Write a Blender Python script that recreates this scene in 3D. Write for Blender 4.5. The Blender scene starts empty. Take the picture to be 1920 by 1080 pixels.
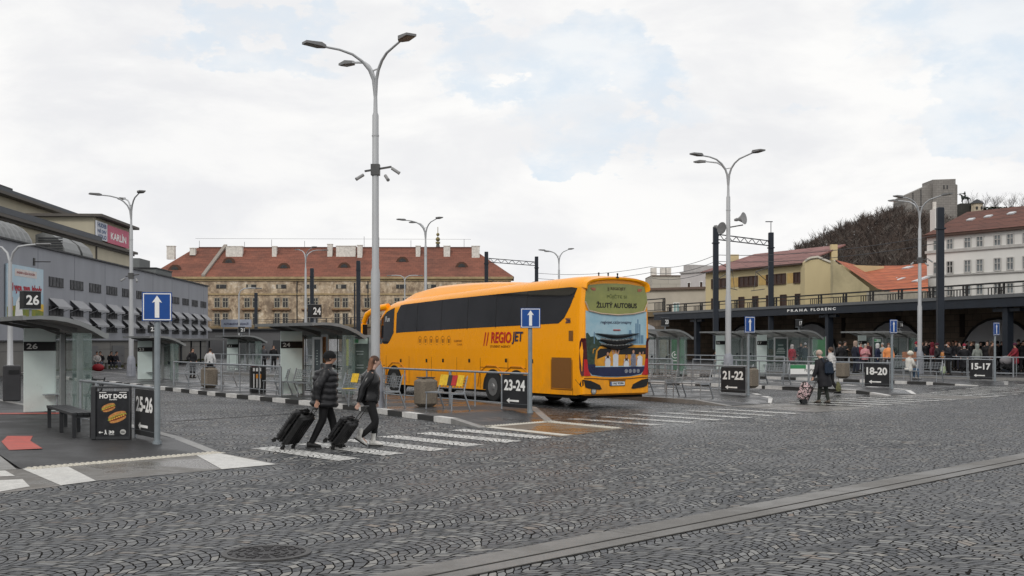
import bpy, bmesh, math, random
from mathutils import Vector, Matrix
R=math.radians; C=bpy.context.scene.collection; random.seed(7)
# ---------------------------------------------------------------- camera
F=2200.0; HY=638.0; EYE=2.0
cam=bpy.data.objects.new('camera',bpy.data.cameras.new('camera')); C.objects.link(cam)
cam.location=(0,0,EYE); cam.rotation_euler=(R(90),0,0)
cam.data.sensor_width=36; cam.data.lens=36*F/1920; cam.data.shift_y=(HY-540)/1920
cam.data.clip_end=5000; bpy.context.scene.camera=cam
# ---------------------------------------------------------------- world, sun, exposure
SUN_EL,SUN_AZ=38,200
w=bpy.data.worlds.new('World'); bpy.context.scene.world=w; w.use_nodes=True
nt=w.node_tree; N=nt.nodes; L=nt.links; N.clear()
def nd(t,**k):
    n=N.new(t)
    for a,b in k.items(): setattr(n,a,b)
    return n
out=nd('ShaderNodeOutputWorld'); bg=nd('ShaderNodeBackground'); bg.inputs[1].default_value=0.1
sky=nd('ShaderNodeTexSky',sky_type='NISHITA'); sky.sun_disc=False
sky.sun_elevation=R(SUN_EL); sky.sun_rotation=R(SUN_AZ)
tc=nd('ShaderNodeTexCoord')
def wnoise(scale,detail,zs,off,rough=0.55,dist=0.0):
    mp=nd('ShaderNodeMapping'); mp.inputs['Scale'].default_value=(1,1,zs); mp.inputs['Location'].default_value=off
    L.new(tc.outputs['Generated'],mp.inputs[0])
    n=nd('ShaderNodeTexNoise'); n.inputs['Scale'].default_value=scale; n.inputs['Detail'].default_value=detail
    n.inputs['Roughness'].default_value=rough; n.inputs['Distortion'].default_value=dist
    L.new(mp.outputs[0],n.inputs['Vector']); return n.outputs['Fac']
def wm(op,a,b,c=None):
    n=nd('ShaderNodeMath',operation=op)
    for i,x in enumerate([a,b,c]):
        if x is None: continue
        if isinstance(x,(int,float)): n.inputs[i].default_value=x
        else: L.new(x,n.inputs[i])
    return n.outputs[0]
def wrange(v,a,b,c,d):
    n=nd('ShaderNodeMapRange',interpolation_type='SMOOTHSTEP'); L.new(v,n.inputs[0])
    for i,x in enumerate([a,b,c,d]): n.inputs[i+1].default_value=x
    return n.outputs[0]
wmp=nd('ShaderNodeMapping'); wmp.inputs['Scale'].default_value=(1,1,1.8); L.new(tc.outputs['Generated'],wmp.inputs[0])
wn_=nd('ShaderNodeTexNoise'); wn_.inputs['Scale'].default_value=6.5; wn_.inputs['Detail'].default_value=7; wn_.inputs['Roughness'].default_value=.6; L.new(wmp.outputs[0],wn_.inputs['Vector'])
wa=nd('ShaderNodeVectorMath',operation='SUBTRACT'); L.new(wn_.outputs['Color'],wa.inputs[0]); wa.inputs[1].default_value=(.5,.5,.5)
wb=nd('ShaderNodeVectorMath',operation='SCALE'); L.new(wa.outputs[0],wb.inputs[0]); wb.inputs['Scale'].default_value=.36
wc=nd('ShaderNodeVectorMath',operation='ADD'); L.new(tc.outputs['Generated'],wc.inputs[0]); L.new(wb.outputs[0],wc.inputs[1]); WARP=wc.outputs[0]
# openings in the cloud deck, given as sky directions
def opening(px,py,sx,sy,rot=0.0):
    # an ellipse round one direction of the sky, edges broken up by the cloud noise
    d=Vector(((px-960)/F,1,(HY-py)/F)).normalized()
    rt=Vector((d.y,-d.x,0)).normalized(); up=rt.cross(d)
    c,s=math.cos(rot),math.sin(rot); a=rt*c+up*s; b=up*c-rt*s
    v=WARP
    def dot(u,sc):
        n=nd('ShaderNodeVectorMath',operation='DOT_PRODUCT'); L.new(v,n.inputs[0]); n.inputs[1].default_value=u/sc; return n.outputs['Value']
    qa,qb=dot(a,sx/F),dot(b,sy/F)
    fr=dot(d,1.0)
    r2=wm('ADD',wm('MULTIPLY',qa,qa),wm('MULTIPLY',qb,qb))
    g=wrange(r2,0.0,1.0,1.0,0.0)
    return wm('MULTIPLY',g,wm('GREATER_THAN',fr,0.2))
n1=wnoise(5.5,9,2.6,(0.3,0.1,0.0),0.58,0.25)
n2=wnoise(2.6,4,3.0,(1.3,0.7,0.4))
n3=wnoise(14,6,2.0,(4.0,2.0,1.0),0.6)
op=None
for o in [(1110,175,340,100,-0.12),(1800,90,240,170,0.1),(1290,215,190,60,-.1),(880,50,190,60,-.5),(1850,235,170,60,0.0),(440,8,260,60,0),(1060,245,230,50,0)]:
    q=opening(*o); op=q if op is None else wm('MAXIMUM',op,q)
edge=wm('ADD',wm('MULTIPLY',n1,1.9),wm('MULTIPLY',n3,0.5))
gap=wrange(wm('SUBTRACT',wm('ADD',op,wm('MULTIPLY',wm('SUBTRACT',edge,1.2),1.1)),0.0),0.10,0.95,0.0,0.85)
gap=wm('MULTIPLY',wm('MULTIPLY',gap,wrange(op,0.0,0.35,0.0,1.0)),wrange(n3,.34,.62,.95,.35))
# cloud brightness: bright billows, soft grey bellies
cb=wm('ADD',wrange(n1,0.35,0.62,0.0,0.7),wrange(n2,0.35,0.65,0.0,0.3))
cr=nd('ShaderNodeValToRGB'); L.new(cb,cr.inputs[0])
cr.color_ramp.elements[0].color=(0.86,0.865,0.885,1); cr.color_ramp.elements[1].color=(1.0,0.995,0.985,1)
cr.color_ramp.elements[0].position=0.12; cr.color_ramp.elements[1].position=0.88
sc_=nd('ShaderNodeVectorMath',operation='SCALE'); L.new(cr.outputs[0],sc_.inputs[0]); sc_.inputs['Scale'].default_value=10.0
# thin veil over the blue
veil=nd('ShaderNodeMix',data_type='RGBA'); veil.inputs[0].default_value=0.9
L.new(sky.outputs[0],veil.inputs[6]); veil.inputs[7].default_value=(7.5,8.5,9.5,1)
mx=nd('ShaderNodeMix',data_type='RGBA'); L.new(gap,mx.inputs[0]); L.new(sc_.outputs[0],mx.inputs[6]); L.new(veil.outputs[2],mx.inputs[7])
L.new(mx.outputs[2],bg.inputs[0]); L.new(bg.outputs[0],out.inputs[0])
sun=bpy.data.objects.new('sun',bpy.data.lights.new('sun','SUN')); C.objects.link(sun)
sun.data.energy=1.15; sun.data.angle=R(14); sun.data.color=(1,0.96,0.9)
sun.rotation_euler=(R(90-SUN_EL),0,R(180-SUN_AZ)); sun.location=(0,0,60)
vs=bpy.context.scene.view_settings; vs.view_transform='Standard'; vs.look='None'; vs.gamma=1; vs.exposure=-0.02
# ---------------------------------------------------------------- placing helpers
def G(px,py,z=0.0):
    Y=F*(EYE-z)/(py-HY); return ((px-960)/F*Y,Y)
def XA(px,Y): return (px-960)/F*Y
def ZA(py,Y): return EYE+(HY-py)/F*Y
E1=Vector((0.819,0.574,0)); E2=Vector((-0.574,0.819,0)); TH=R(35)
# ---------------------------------------------------------------- mesh helpers
class MB:
    def __init__(s): s.v=[]; s.f=[]; s.m=[]
    def add(s,vs,fs,m=0):
        o=len(s.v); s.v+= [tuple(p) for p in vs]; s.f+=[tuple(i+o for i in f) for f in fs]; s.m+=[m]*len(fs); return s
    def box(s,c,d,rz=0,m=0,bev=0):
        x,y,z=d[0]/2,d[1]/2,d[2]/2; co,si=math.cos(rz),math.sin(rz)
        if bev>0:
            b=min(bev,x*.9,y*.9,z*.9); pts=[]
            for (zz,q) in ((-z,b),(-z+b,0),(z-b,0),(z,b)):
                X,Y=x-q,y-q
                for (u,v) in ((-X,-Y+b),(-X+b,-Y),(X-b,-Y),(X,-Y+b),(X,Y-b),(X-b,Y),(-X+b,Y),(-X,Y-b)): pts.append((u,v,zz))
            fs=[tuple(range(7,-1,-1)),tuple(range(24,32))]
            for k in range(3):
                for i in range(8): j=(i+1)%8; fs.append((k*8+i,k*8+j,k*8+8+j,k*8+8+i))
        else:
            pts=[(-x,-y,-z),(x,-y,-z),(x,y,-z),(-x,y,-z),(-x,-y,z),(x,-y,z),(x,y,z),(-x,y,z)]
            fs=[(3,2,1,0),(4,5,6,7),(0,1,5,4),(1,2,6,5),(2,3,7,6),(3,0,4,7)]
        return s.add([(c[0]+p[0]*co-p[1]*si,c[1]+p[0]*si+p[1]*co,c[2]+p[2]) for p in pts],fs,m)
    def loft(s,rings,n=12,m=0,caps=True,ref=None):
        # rings: (center, ra, rb) ; ra along side axis, rb along the other
        P=[Vector(r[0]) for r in rings]; pts=[]; side=None
        for i,p in enumerate(P):
            d=(P[min(i+1,len(P)-1)]-P[max(i-1,0)]).normalized()
            if d.length<1e-6: d=Vector((0,0,1))
            if side is None:
                a=Vector(ref) if ref else (Vector((1,0,0)) if abs(d.x)<.8 else Vector((0,1,0)))
                side=a
            sd=(side-d*side.dot(d))
            if sd.length<1e-4: sd=d.orthogonal()
            sd.normalize(); side=sd; up=d.cross(sd)
            for k in range(n):
                t=2*math.pi*k/n; pts.append(p+sd*math.cos(t)*rings[i][1]+up*math.sin(t)*rings[i][2])
        fs=[]
        for i in range(len(P)-1):
            for k in range(n):
                j=(k+1)%n; fs.append((i*n+k,i*n+j,(i+1)*n+j,(i+1)*n+k))
        if caps: fs.append(tuple(range(n-1,-1,-1))); fs.append(tuple(range((len(P)-1)*n,len(P)*n)))
        return s.add(pts,fs,m)
    def tube(s,p0,p1,r0,r1=None,n=10,m=0): return s.loft([(p0,r0,r0),(p1,r1 or r0,r1 or r0)],n,m)
    def path(s,pts,r,n=8,m=0):
        k=len(pts)-1; q=r if isinstance(r,tuple) else (r,r)
        return s.loft([(p,q[0]+(q[1]-q[0])*i/k,q[0]+(q[1]-q[0])*i/k) for i,p in enumerate(pts)],n,m)
    def bar(s,p0,p1,w,h,m=0):
        a,b=Vector(p0),Vector(p1); d=(b-a).normalized(); up=Vector((0,0,1)) if abs(d.z)<.9 else Vector((1,0,0))
        sx=d.cross(up).normalized(); uz=sx.cross(d)
        pts=[q+sx*i*w/2+uz*j*h/2 for q in (a,b) for i,j in ((-1,-1),(1,-1),(1,1),(-1,1))]
        return s.add(pts,[(3,2,1,0),(4,5,6,7),(0,1,5,4),(1,2,6,5),(2,3,7,6),(3,0,4,7)],m)
    def prism(s,poly,off,m=0):
        o=Vector(off); n=len(poly); a=[Vector(p) for p in poly]
        fs=[tuple(range(n-1,-1,-1)),tuple(range(n,2*n))]+[(i,(i+1)%n,(i+1)%n+n,i+n) for i in range(n)]
        return s.add(a+[p+o for p in a],fs,m)
    def poly(s,pts,m=0): return s.add(pts,[tuple(range(len(pts)))],m)
    def ball(s,c,r,n=12,m=0,k=7):
        rx,ry,rz=(r,r,r) if not isinstance(r,tuple) else r; pts=[];fs=[]
        for i in range(k+1):
            t=math.pi*i/k
            for j in range(n):
                u=2*math.pi*j/n; pts.append((c[0]+rx*math.sin(t)*math.cos(u),c[1]+ry*math.sin(t)*math.sin(u),c[2]+rz*math.cos(t)))
        for i in range(k):
            for j in range(n):
                q=(j+1)%n; fs.append((i*n+j,(i+1)*n+j,(i+1)*n+q,i*n+q))
        return s.add(pts,fs,m)
    def build(s,name,mats,parent=None,smooth=False,weld=True,kind=None):
        me=bpy.data.meshes.new(name); me.from_pydata(s.v,[],s.f)
        if not isinstance(mats,(list,tuple)): mats=[mats]
        for q in mats: me.materials.append(q)
        for p,i in zip(me.polygons,s.m): p.material_index=i
        bm=bmesh.new(); bm.from_mesh(me)
        if weld: bmesh.ops.remove_doubles(bm,verts=bm.verts,dist=1e-5)
        bmesh.ops.recalc_face_normals(bm,faces=bm.faces); bm.to_mesh(me); bm.free()
        if smooth:
            for p in me.polygons: p.use_smooth=True
            try: me.set_sharp_from_angle(angle=R(smooth if smooth is not True else 50))
            except Exception: pass
        o=bpy.data.objects.new(name,me); C.objects.link(o)
        if parent: o.parent=parent
        if kind: o['kind']=kind
        return o
def tag(o,label,cat,group=None,kind=None):
    o['label']=label; o['category']=cat
    if group: o['group']=group
    if kind: o['kind']=kind
    return o
def thing(name,label,cat,loc=(0,0,0),rz=0,group=None):
    o=bpy.data.objects.new(name,None); C.objects.link(o); o.location=loc if len(loc)==3 else (loc[0],loc[1],0); o.rotation_euler=(0,0,rz); o.empty_display_size=.2
    return tag(o,label,cat,group)
def struct(o): o['kind']='structure'; return o
def dup(root,loc,rz,label):
    r=root.copy(); C.objects.link(r); r.location=loc; r.rotation_euler=(0,0,rz); r['label']=label
    for ch in list(root.children):
        c=ch.copy(); C.objects.link(c); c.parent=r
        for g in list(ch.children):
            d=g.copy(); C.objects.link(d); d.parent=c
    return r
_tm={}
def text(s,h,mat,parent,loc,xdir=(1,0,0),up=(0,0,1),width=None,bold=0.0,depth=.004,center=True,name='lettering',shear=0):
    k=(s,bold,shear)
    if k not in _tm:
        cu=bpy.data.curves.new('t','FONT'); cu.body=s; cu.size=1; cu.extrude=0; cu.offset=bold; cu.resolution_u=3; cu.shear=shear
        o=bpy.data.objects.new('t',cu); C.objects.link(o); dg=bpy.context.evaluated_depsgraph_get(); dg.update()
        me=bpy.data.meshes.new_from_object(o.evaluated_get(dg)); C.objects.unlink(o); bpy.data.objects.remove(o)
        _tm[k]=([tuple(v.co) for v in me.vertices],[tuple(p.vertices) for p in me.polygons]); bpy.data.meshes.remove(me)
    vs,fs=_tm[k]
    x0,x1=min(v[0] for v in vs),max(v[0] for v in vs); y0,y1=min(v[1] for v in vs),max(v[1] for v in vs)
    sy=h/(y1-y0); sx=sy if width is None else width/(x1-x0)
    X=Vector(xdir).normalized(); U=Vector(up).normalized(); nn=X.cross(U); o=Vector(loc)
    cx=(x0+x1)/2 if center else x0
    m=MB(); m.add([o+X*((v[0]-cx)*sx)+U*((v[1]-(y0+y1)/2)*sy)+nn*depth for v in vs],fs)
    return m.build(name,mat,parent,weld=False)
# ---------------------------------------------------------------- materials
_mc={}
def M(name,col,rough=.6,metal=0,var=.12,vs_=3.0,bump=.0,bs=40.0,spec=.34,col2=None,coat=0,streak=0,emis=0,trans=0,alpha=1):
    if name in _mc: return _mc[name]
    m=bpy.data.materials.new(name); m.use_nodes=True; t=m.node_tree; b=t.nodes['Principled BSDF']
    def n(ty,**k):
        q=t.nodes.new(ty)
        for a,c in k.items(): setattr(q,a,c)
        return q
    b.inputs['Roughness'].default_value=rough; b.inputs['Metallic'].default_value=metal
    b.inputs['Specular IOR Level'].default_value=spec; b.inputs['Coat Weight'].default_value=coat
    b.inputs['Transmission Weight'].default_value=trans; b.inputs['Alpha'].default_value=alpha
    tcx=n('ShaderNodeTexCoord'); nz=n('ShaderNodeTexNoise'); nz.inputs['Scale'].default_value=vs_; nz.inputs['Detail'].default_value=6; nz.inputs['Roughness'].default_value=.65
    mp=n('ShaderNodeMapping'); t.links.new(tcx.outputs['Object'],mp.inputs[0]); mp.inputs['Scale'].default_value=(1,1,.25 if streak else 1)
    t.links.new(mp.outputs[0],nz.inputs['Vector'])
    rp=n('ShaderNodeValToRGB'); t.links.new(nz.outputs['Fac'],rp.inputs[0])
    c2=col2 or tuple(min(1,c*(1+var)+.004*var) for c in col); c1=tuple(c*(1-var) for c in col) if not col2 else col
    e=rp.color_ramp.elements; e[0].position=.33; e[1].position=.67; e[0].color=(*c1,1); e[1].color=(*c2,1)
    t.links.new(rp.outputs[0],b.inputs['Base Color'])
    if rough>.05 and not trans:
        mr=n('ShaderNodeMapRange'); t.links.new(nz.outputs['Fac'],mr.inputs[0]); mr.inputs[1].default_value=.3; mr.inputs[2].default_value=.7
        mr.inputs[3].default_value=max(.03,rough*.85); mr.inputs[4].default_value=min(1,rough*1.15); t.links.new(mr.outputs[0],b.inputs['Roughness'])
    if bump:
        nb=n('ShaderNodeTexNoise'); nb.inputs['Scale'].default_value=bs; nb.inputs['Detail'].default_value=4; t.links.new(tcx.outputs['Object'],nb.inputs['Vector'])
        bp=n('ShaderNodeBump'); bp.inputs['Strength'].default_value=bump; bp.inputs['Distance'].default_value=.02; t.links.new(nb.outputs['Fac'],bp.inputs['Height']); t.links.new(bp.outputs[0],b.inputs['Normal'])
    if emis: b.inputs['Emission Color'].default_value=(*col,1); b.inputs['Emission Strength'].default_value=emis
    _mc[name]=m; return m
class NT:
    def __init__(s,name):
        s.m=bpy.data.materials.new(name); s.m.use_nodes=True; s.t=s.m.node_tree; s.b=s.t.nodes['Principled BSDF']
    def n(s,ty,ins=None,**k):
        q=s.t.nodes.new(ty)
        for a,c in k.items(): setattr(q,a,c)
        for a,c in (ins or {}).items(): s.set(q.inputs[a],c)
        return q
    def set(s,i,v):
        if isinstance(v,bpy.types.NodeSocket): s.t.links.new(v,i)
        else: i.default_value=v
    def math(s,op,a,b=0.0,c=None,clamp=False):
        q=s.t.nodes.new('ShaderNodeMath'); q.operation=op; q.use_clamp=clamp; s.set(q.inputs[0],a); s.set(q.inputs[1],b)
        if c is not None: s.set(q.inputs[2],c)
        return q.outputs[0]
    def noise(s,vec,scale,detail=4,rough=.6,col=False):
        q=s.n('ShaderNodeTexNoise',{'Scale':scale,'Detail':detail,'Roughness':rough}); s.set(q.inputs['Vector'],vec); return q.outputs['Color' if col else 'Fac']
    def ramp(s,v,stops,interp='LINEAR'):
        q=s.n('ShaderNodeValToRGB',{0:v}); cr=q.color_ramp; cr.interpolation=interp
        while len(cr.elements)<len(stops): cr.elements.new(.5)
        for e,(p,c) in zip(cr.elements,stops): e.position=p; e.color=(*c,1) if len(c)==3 else c
        return q.outputs[0]
    def mix(s,f,a,b,bt='MIX'):
        q=s.t.nodes.new('ShaderNodeMix'); q.data_type='RGBA'; q.blend_type=bt; s.set(q.inputs[0],f)
        for i,v in ((6,a),(7,b)):
            s.set(q.inputs[i],v if isinstance(v,bpy.types.NodeSocket) else (*v,1))
        return q.outputs[2]
    def rng(s,v,a,b,c,d,sm=False):
        q=s.n('ShaderNodeMapRange',{0:v,1:a,2:b,3:c,4:d}); 
        if sm: q.interpolation_type='SMOOTHSTEP'
        return q.outputs[0]
    def bump(s,h,st,dist=.02):
        q=s.n('ShaderNodeBump',{'Strength':st,'Distance':dist,'Height':h}); s.t.links.new(q.outputs[0],s.b.inputs['Normal'])
def cobble(name,paint=0.0):
    k=NT(name); geo=k.n('ShaderNodeNewGeometry'); P=geo.outputs['Position']
    def dot(v):
        q=k.n('ShaderNodeVectorMath',operation='DOT_PRODUCT'); k.set(q.inputs[0],P); q.inputs[1].default_value=v; return q.outputs['Value']
    wz=k.noise(P,1.3,2,.5); wz2=k.noise(P,6.0,2,.5); wz3=k.noise(k.n('ShaderNodeVectorMath',{0:P,1:(31,17,0)},operation='ADD').outputs[0],5.0,2,.5)
    a=dot((.688,.725,0)); b=dot((-.725,.688,0))
    # bands of fan-laid stone, each band about 1.15 m across
    bw=1.15; bb=k.math('ADD',b,k.math('MULTIPLY',k.math('SUBTRACT',wz,.5),.38))
    fr=k.math('SUBTRACT',k.math('FRACT',k.math('DIVIDE',bb,bw)),.5)
    x=k.math('MULTIPLY',fr,bw)
    a2=k.math('ADD',a,k.math('MULTIPLY',k.math('MULTIPLY',x,x),1.15))
    a3=k.math('ADD',a2,k.math('MULTIPLY',k.math('SUBTRACT',wz2,.5),.062))
    b3=k.math('ADD',bb,k.math('MULTIPLY',k.math('SUBTRACT',wz3,.5),.07))
    cv=k.n('ShaderNodeCombineXYZ',{0:b3,1:a3})
    br=k.n('ShaderNodeTexBrick',{'Color1':(0,0,0,1),'Color2':(1,1,1,1),'Mortar':(.5,.5,.5,1),'Scale':1.0,'Mortar Size':.0098,'Mortar Smooth':.25,'Bias':0.0,'Brick Width':.125,'Row Height':.108})
    k.set(br.inputs['Vector'],cv.outputs[0]); br.offset=.43; br.offset_frequency=2; br.squash=1.25; br.squash_frequency=3
    rnd=br.outputs['Color']; fac=br.outputs['Fac']
    fine=k.noise(P,55,5,.7); big=k.noise(P,.22,4,.6); med=k.noise(P,2.3,4,.6)
    stone=k.ramp(rnd,[(0,(.012,.014,.018)),(.2,(.030,.034,.042)),(.45,(.062,.066,.073)),(.68,(.115,.116,.115)),(.85,(.205,.208,.207)),(.97,(.26,.25,.23)),(1,(.20,.155,.125))])
    stone=k.mix(k.rng(fine,.46,.72,0,.5),stone,(.235,.237,.24))  # pale flecks, here and below, put wet highlights into the stone colour
    stone=k.mix(k.rng(k.math('ADD',k.math('MULTIPLY',big,.7),k.math('MULTIPLY',med,.3)),.44,.58,.0,.5,True),stone,(.040,.042,.047)); stone=k.mix(k.rng(k.noise(P,9,3,.6),.54,.68,0,.3),stone,(.20,.195,.185))
    if paint>0:
        wear=k.noise(P,7,6,.7); f=k.rng(k.math('ADD',wear,k.math('MULTIPLY',med,.4)),.42,.66,.12,paint)
        f=k.math('MULTIPLY',f,k.rng(fac,0,.8,1,.12)); stone=k.mix(f,stone,(.68,.675,.65))
    dirt=k.mix(k.rng(med,.3,.7,0,1),(.006,.006,.006),(.016,.015,.013))
    col=k.mix(fac,stone,dirt); k.set(k.b.inputs['Base Color'],col)
    wet=k.rng(k.math('ADD',k.math('MULTIPLY',big,.65),k.math('MULTIPLY',med,.35)),.38,.62,.50,.25,True)
    k.set(k.b.inputs['Roughness'],k.math('ADD',k.math('ADD',wet,k.math('MULTIPLY',rnd,.22)),k.math('MULTIPLY',fac,.35)))
    k.set(k.b.inputs['Specular IOR Level'],k.rng(fac,0,1,.34,.03))
    h=k.math('ADD',k.math('MULTIPLY',k.math('SUBTRACT',1,fac),1.0),k.math('ADD',k.math('MULTIPLY',fine,.16),k.math('MULTIPLY',rnd,.16)))
    wetm=k.math('MULTIPLY',k.math('MULTIPLY',k.rng(b,14.2,17.2,0,1,True),k.rng(b,22.5,19.3,0,1,True)),k.rng(a,19.5,23,0,1,True))
    wetm=k.math('MULTIPLY',wetm,k.rng(k.math('ADD',k.math('MULTIPLY',med,.55),k.math('MULTIPLY',big,.45)),.40,.52,.2,1,True))
    wetm=k.math('MAXIMUM',wetm,k.rng(k.math('ADD',k.math('MULTIPLY',med,.35),k.math('MULTIPLY',big,.65)),.55,.66,0,.6,True))
    rg=k.b.inputs['Roughness'].links[0].from_socket; k.set(k.b.inputs['Roughness'],k.math('MULTIPLY',rg,k.rng(wetm,0,1,1,.30)))
    k.bump(k.math('MULTIPLY',h,k.rng(wetm,0,1,1,.16)),1.0,.035); return k.m
def asphalt(name,col,wetness=.5,scale=1.0):
    k=NT(name); P=k.n('ShaderNodeNewGeometry').outputs['Position']
    n1=k.noise(P,.6*scale,5,.6); n2=k.noise(P,60,3,.7); n3=k.noise(P,5,5,.7)
    c=k.mix(k.rng(n2,.3,.7,0,1),tuple(x*.72 for x in col),tuple(x*1.3 for x in col)); c=k.mix(k.rng(n3,.35,.7,0,.55),c,tuple(x*.55 for x in col))
    k.set(k.b.inputs['Base Color'],c); k.set(k.b.inputs['Roughness'],k.rng(n1,.4,.6,.62,.62-.5*wetness,True)); k.bump(k.math('ADD',n2,k.math('MULTIPLY',n3,.3)),.35,.01); return k.m
def brickwall(name,c1,c2,mort,bw=.5,bh=.22,msz=.02,stain=.4,stc=(.03,.03,.03),rough=.9):
    k=NT(name); P=k.n('ShaderNodeTexCoord').outputs['Object']; sp=k.n('ShaderNodeSeparateXYZ',{0:P})
    cv=k.n('ShaderNodeCombineXYZ',{0:k.math('ADD',sp.outputs[0],sp.outputs[1]),1:sp.outputs[2]})
    br=k.n('ShaderNodeTexBrick',{'Color1':(*c1,1),'Color2':(*c2,1),'Mortar':(*mort,1),'Scale':1.0,'Mortar Size':msz,'Brick Width':bw,'Row Height':bh}); k.set(br.inputs['Vector'],cv.outputs[0])
    n=k.noise(P,.35,6,.65); k.set(k.b.inputs['Base Color'],k.mix(k.rng(n,.4,.7,0,stain),br.outputs['Color'],stc)); k.b.inputs['Roughness'].default_value=rough
    k.bump(k.math('SUBTRACT',1,br.outputs['Fac']),.4,.03); return k.m
def tiles(name,c1,c2,pitch=.35,stc=(.05,.03,.025),st=.5):
    k=NT(name); P=k.n('ShaderNodeTexCoord').outputs['Object']; sp=k.n('ShaderNodeSeparateXYZ',{0:P})
    cv=k.n('ShaderNodeCombineXYZ',{0:sp.outputs[0],1:k.math('ADD',sp.outputs[2],k.math('MULTIPLY',sp.outputs[1],.0))})
    br=k.n('ShaderNodeTexBrick',{'Color1':(*c1,1),'Color2':(*c2,1),'Mortar':(*tuple(x*.45 for x in c1),1),'Scale':1.0,'Mortar Size':.03,'Brick Width':pitch*2.2,'Row Height':pitch}); k.set(br.inputs['Vector'],cv.outputs[0])
    n=k.noise(P,.16,6,.7); n2=k.noise(k.n('ShaderNodeMapping',{0:P,3:(.25,1,2.2)}).outputs[0],.9,5,.7)
    c=k.mix(k.rng(n,.42,.68,0,st),br.outputs['Color'],stc); c=k.mix(k.rng(n2,.45,.7,0,.45),c,tuple(min(1,x*1.5) for x in c1))
    k.set(k.b.inputs['Base Color'],c); k.b.inputs['Roughness'].default_value=.85; k.bump(k.math('SUBTRACT',1,br.outputs['Fac']),.4,.05); return k.m
def glass(name,tint=(.75,.85,.82),alpha=.35,rough=.05):
    k=NT(name); k.b.inputs['Base Color'].default_value=(*tint,1); k.b.inputs['Roughness'].default_value=rough
    P=k.n('ShaderNodeTexCoord').outputs['Object']; n=k.noise(P,3,4,.6); k.set(k.b.inputs['Alpha'],k.rng(n,.3,.7,alpha*.8,alpha*1.2)); k.b.inputs['Specular IOR Level'].default_value=.5
    return k.m
COB=cobble('cobblestone'); COBP=cobble('painted_cobblestone',.93)
ASPH=asphalt('wet_asphalt',(.040,.040,.042),.75); ASPHD=asphalt('dark_asphalt',(.026,.026,.027),.35); CONC=asphalt('ramp_concrete',(.135,.125,.112),.95)
GALV=M('galvanised_steel',(.30,.32,.34),.42,.55,.15,6); POLE=M('lamp_post_paint',(.42,.43,.44),.5,.1,.1,2,streak=1)
POST=M('grey_sign_post',(.23,.26,.28),.5,.3,.12,4); WHITE=M('white_paint',(.78,.78,.76),.5,0,.05); BLACK=M('black_plastic',(.012,.012,.013),.4,0,.2)
BOARD=M('charcoal_board',(.020,.021,.023),.55,0,.2,2); DSTEEL=M('dark_painted_steel',(.018,.022,.030),.5,.2,.2); SBLUE=M('road_sign_blue',(.010,.065,.27),.35,0,.08)
SGREY=M('shelter_aluminium',(.25,.26,.26),.45,.5,.12,3); KERB=asphalt('granite_kerb',(.24,.235,.225),.4); KW=asphalt('kerb_white',(.62,.61,.59),.3); KB=asphalt('kerb_black',(.035,.034,.033),.4)
GLASS=glass('clear_glass',(.20,.27,.25),.22); FROST=M('frosted_glass',(.68,.78,.75),.3,0,.05,2,spec=.5); DGLASS=M('dark_window_glass',(.012,.013,.015),.08,0,.3,2)
# ================================================================ GROUND
def UT(u,t): p=E1*u+E2*t; return (p.x,p.y)
def quad_sheet(name,pts,z,mat,kind='structure'):
    m=MB(); m.poly([(p[0],p[1],z) for p in pts]); o=m.build(name,mat); o['kind']=kind; return o
m=MB(); xs=[-2500,-60,-20,0,20,60,2500]; ys=[-300,-5,10,30,60,130,3000]
for i in range(6):
    for j in range(6): m.poly([(xs[i],ys[j],0),(xs[i+1],ys[j],0),(xs[i+1],ys[j+1],0),(xs[i],ys[j+1],0)])
struct(m.build('ground',COB))
S=[(-6.53,21.6),(.48,31.0),(8.05,40.0),(14.7,45.4),(22.1,53.7)]
PH=.13
def zof(p): return p[2] if len(p)>2 else PH
def platform(rows,name='platform',mat=None):
    # rows: cross lines from the ramped end to the back, each (left, right), points may carry their own height
    m=MB()
    for (a,b),(c,d) in zip(rows[:-1],rows[1:]):
        A_,B_,C_,D_=[(p[0],p[1],zof(p)-.004) for p in (a,b,d,c)]
        m.poly([A_,B_,C_,D_])
    return struct(m.build(name,mat or ASPH))
def kerbline(pts,bw=False,w=.2,side=1):
    k=MB(); j=0
    for a0_,b0_ in zip(pts[:-1],pts[1:]):
        za,zb=zof(a0_),zof(b0_); a,b=Vector(a0_[:2]),Vector(b0_[:2]); d=b-a; ln=d.length; d/=ln; nn=Vector((d.y,-d.x))*side; q=0
        while q<ln-.05:
            e=min(q+.98,ln); p0=a+d*(q+.006); p1=a+d*(e-.006); z0=za+(zb-za)*q/ln+.006; z1=za+(zb-za)*e/ln+.006
            k.add([(*p0,-.03),(*p1,-.03),(*(p1+nn*w),-.03),(*(p0+nn*w),-.03),(*p0,z0),(*p1,z1),(*(p1+nn*w),z1),(*(p0+nn*w),z0)],[(3,2,1,0),(4,5,6,7),(0,1,5,4),(1,2,6,5),(2,3,7,6),(3,0,4,7)],(1+(j%2)) if bw else 0); q+=.98; j+=1
    return struct(k.build('kerb',[KERB,KW,KB]))
LO=.014
platform([((-7.62,18.2,LO),(-5.2,21.05,LO)),((-8.7,19.75),(-6.35,22.65)),((-9.6,21.8),UT(8.1,24.5)),(UT(4.7,60),UT(8.1,60))],mat=ASPHD)
kerbline([(-7.62,18.05,LO),(-8.72,19.75),(-9.66,21.8),(-10.3,23.2),UT(4.65,40)],side=-1,w=.26)
kerbline([(-5.25,20.95,LO),(-6.45,22.75),UT(8.05,26.5),UT(8.05,60)],side=-1)
P2L=[(-.75,26.6,LO),(-1.46,28.0),(-4.35,33.3),(-11.1,42.7),(-17.2,51.8),UT(15.6,75)]
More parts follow.
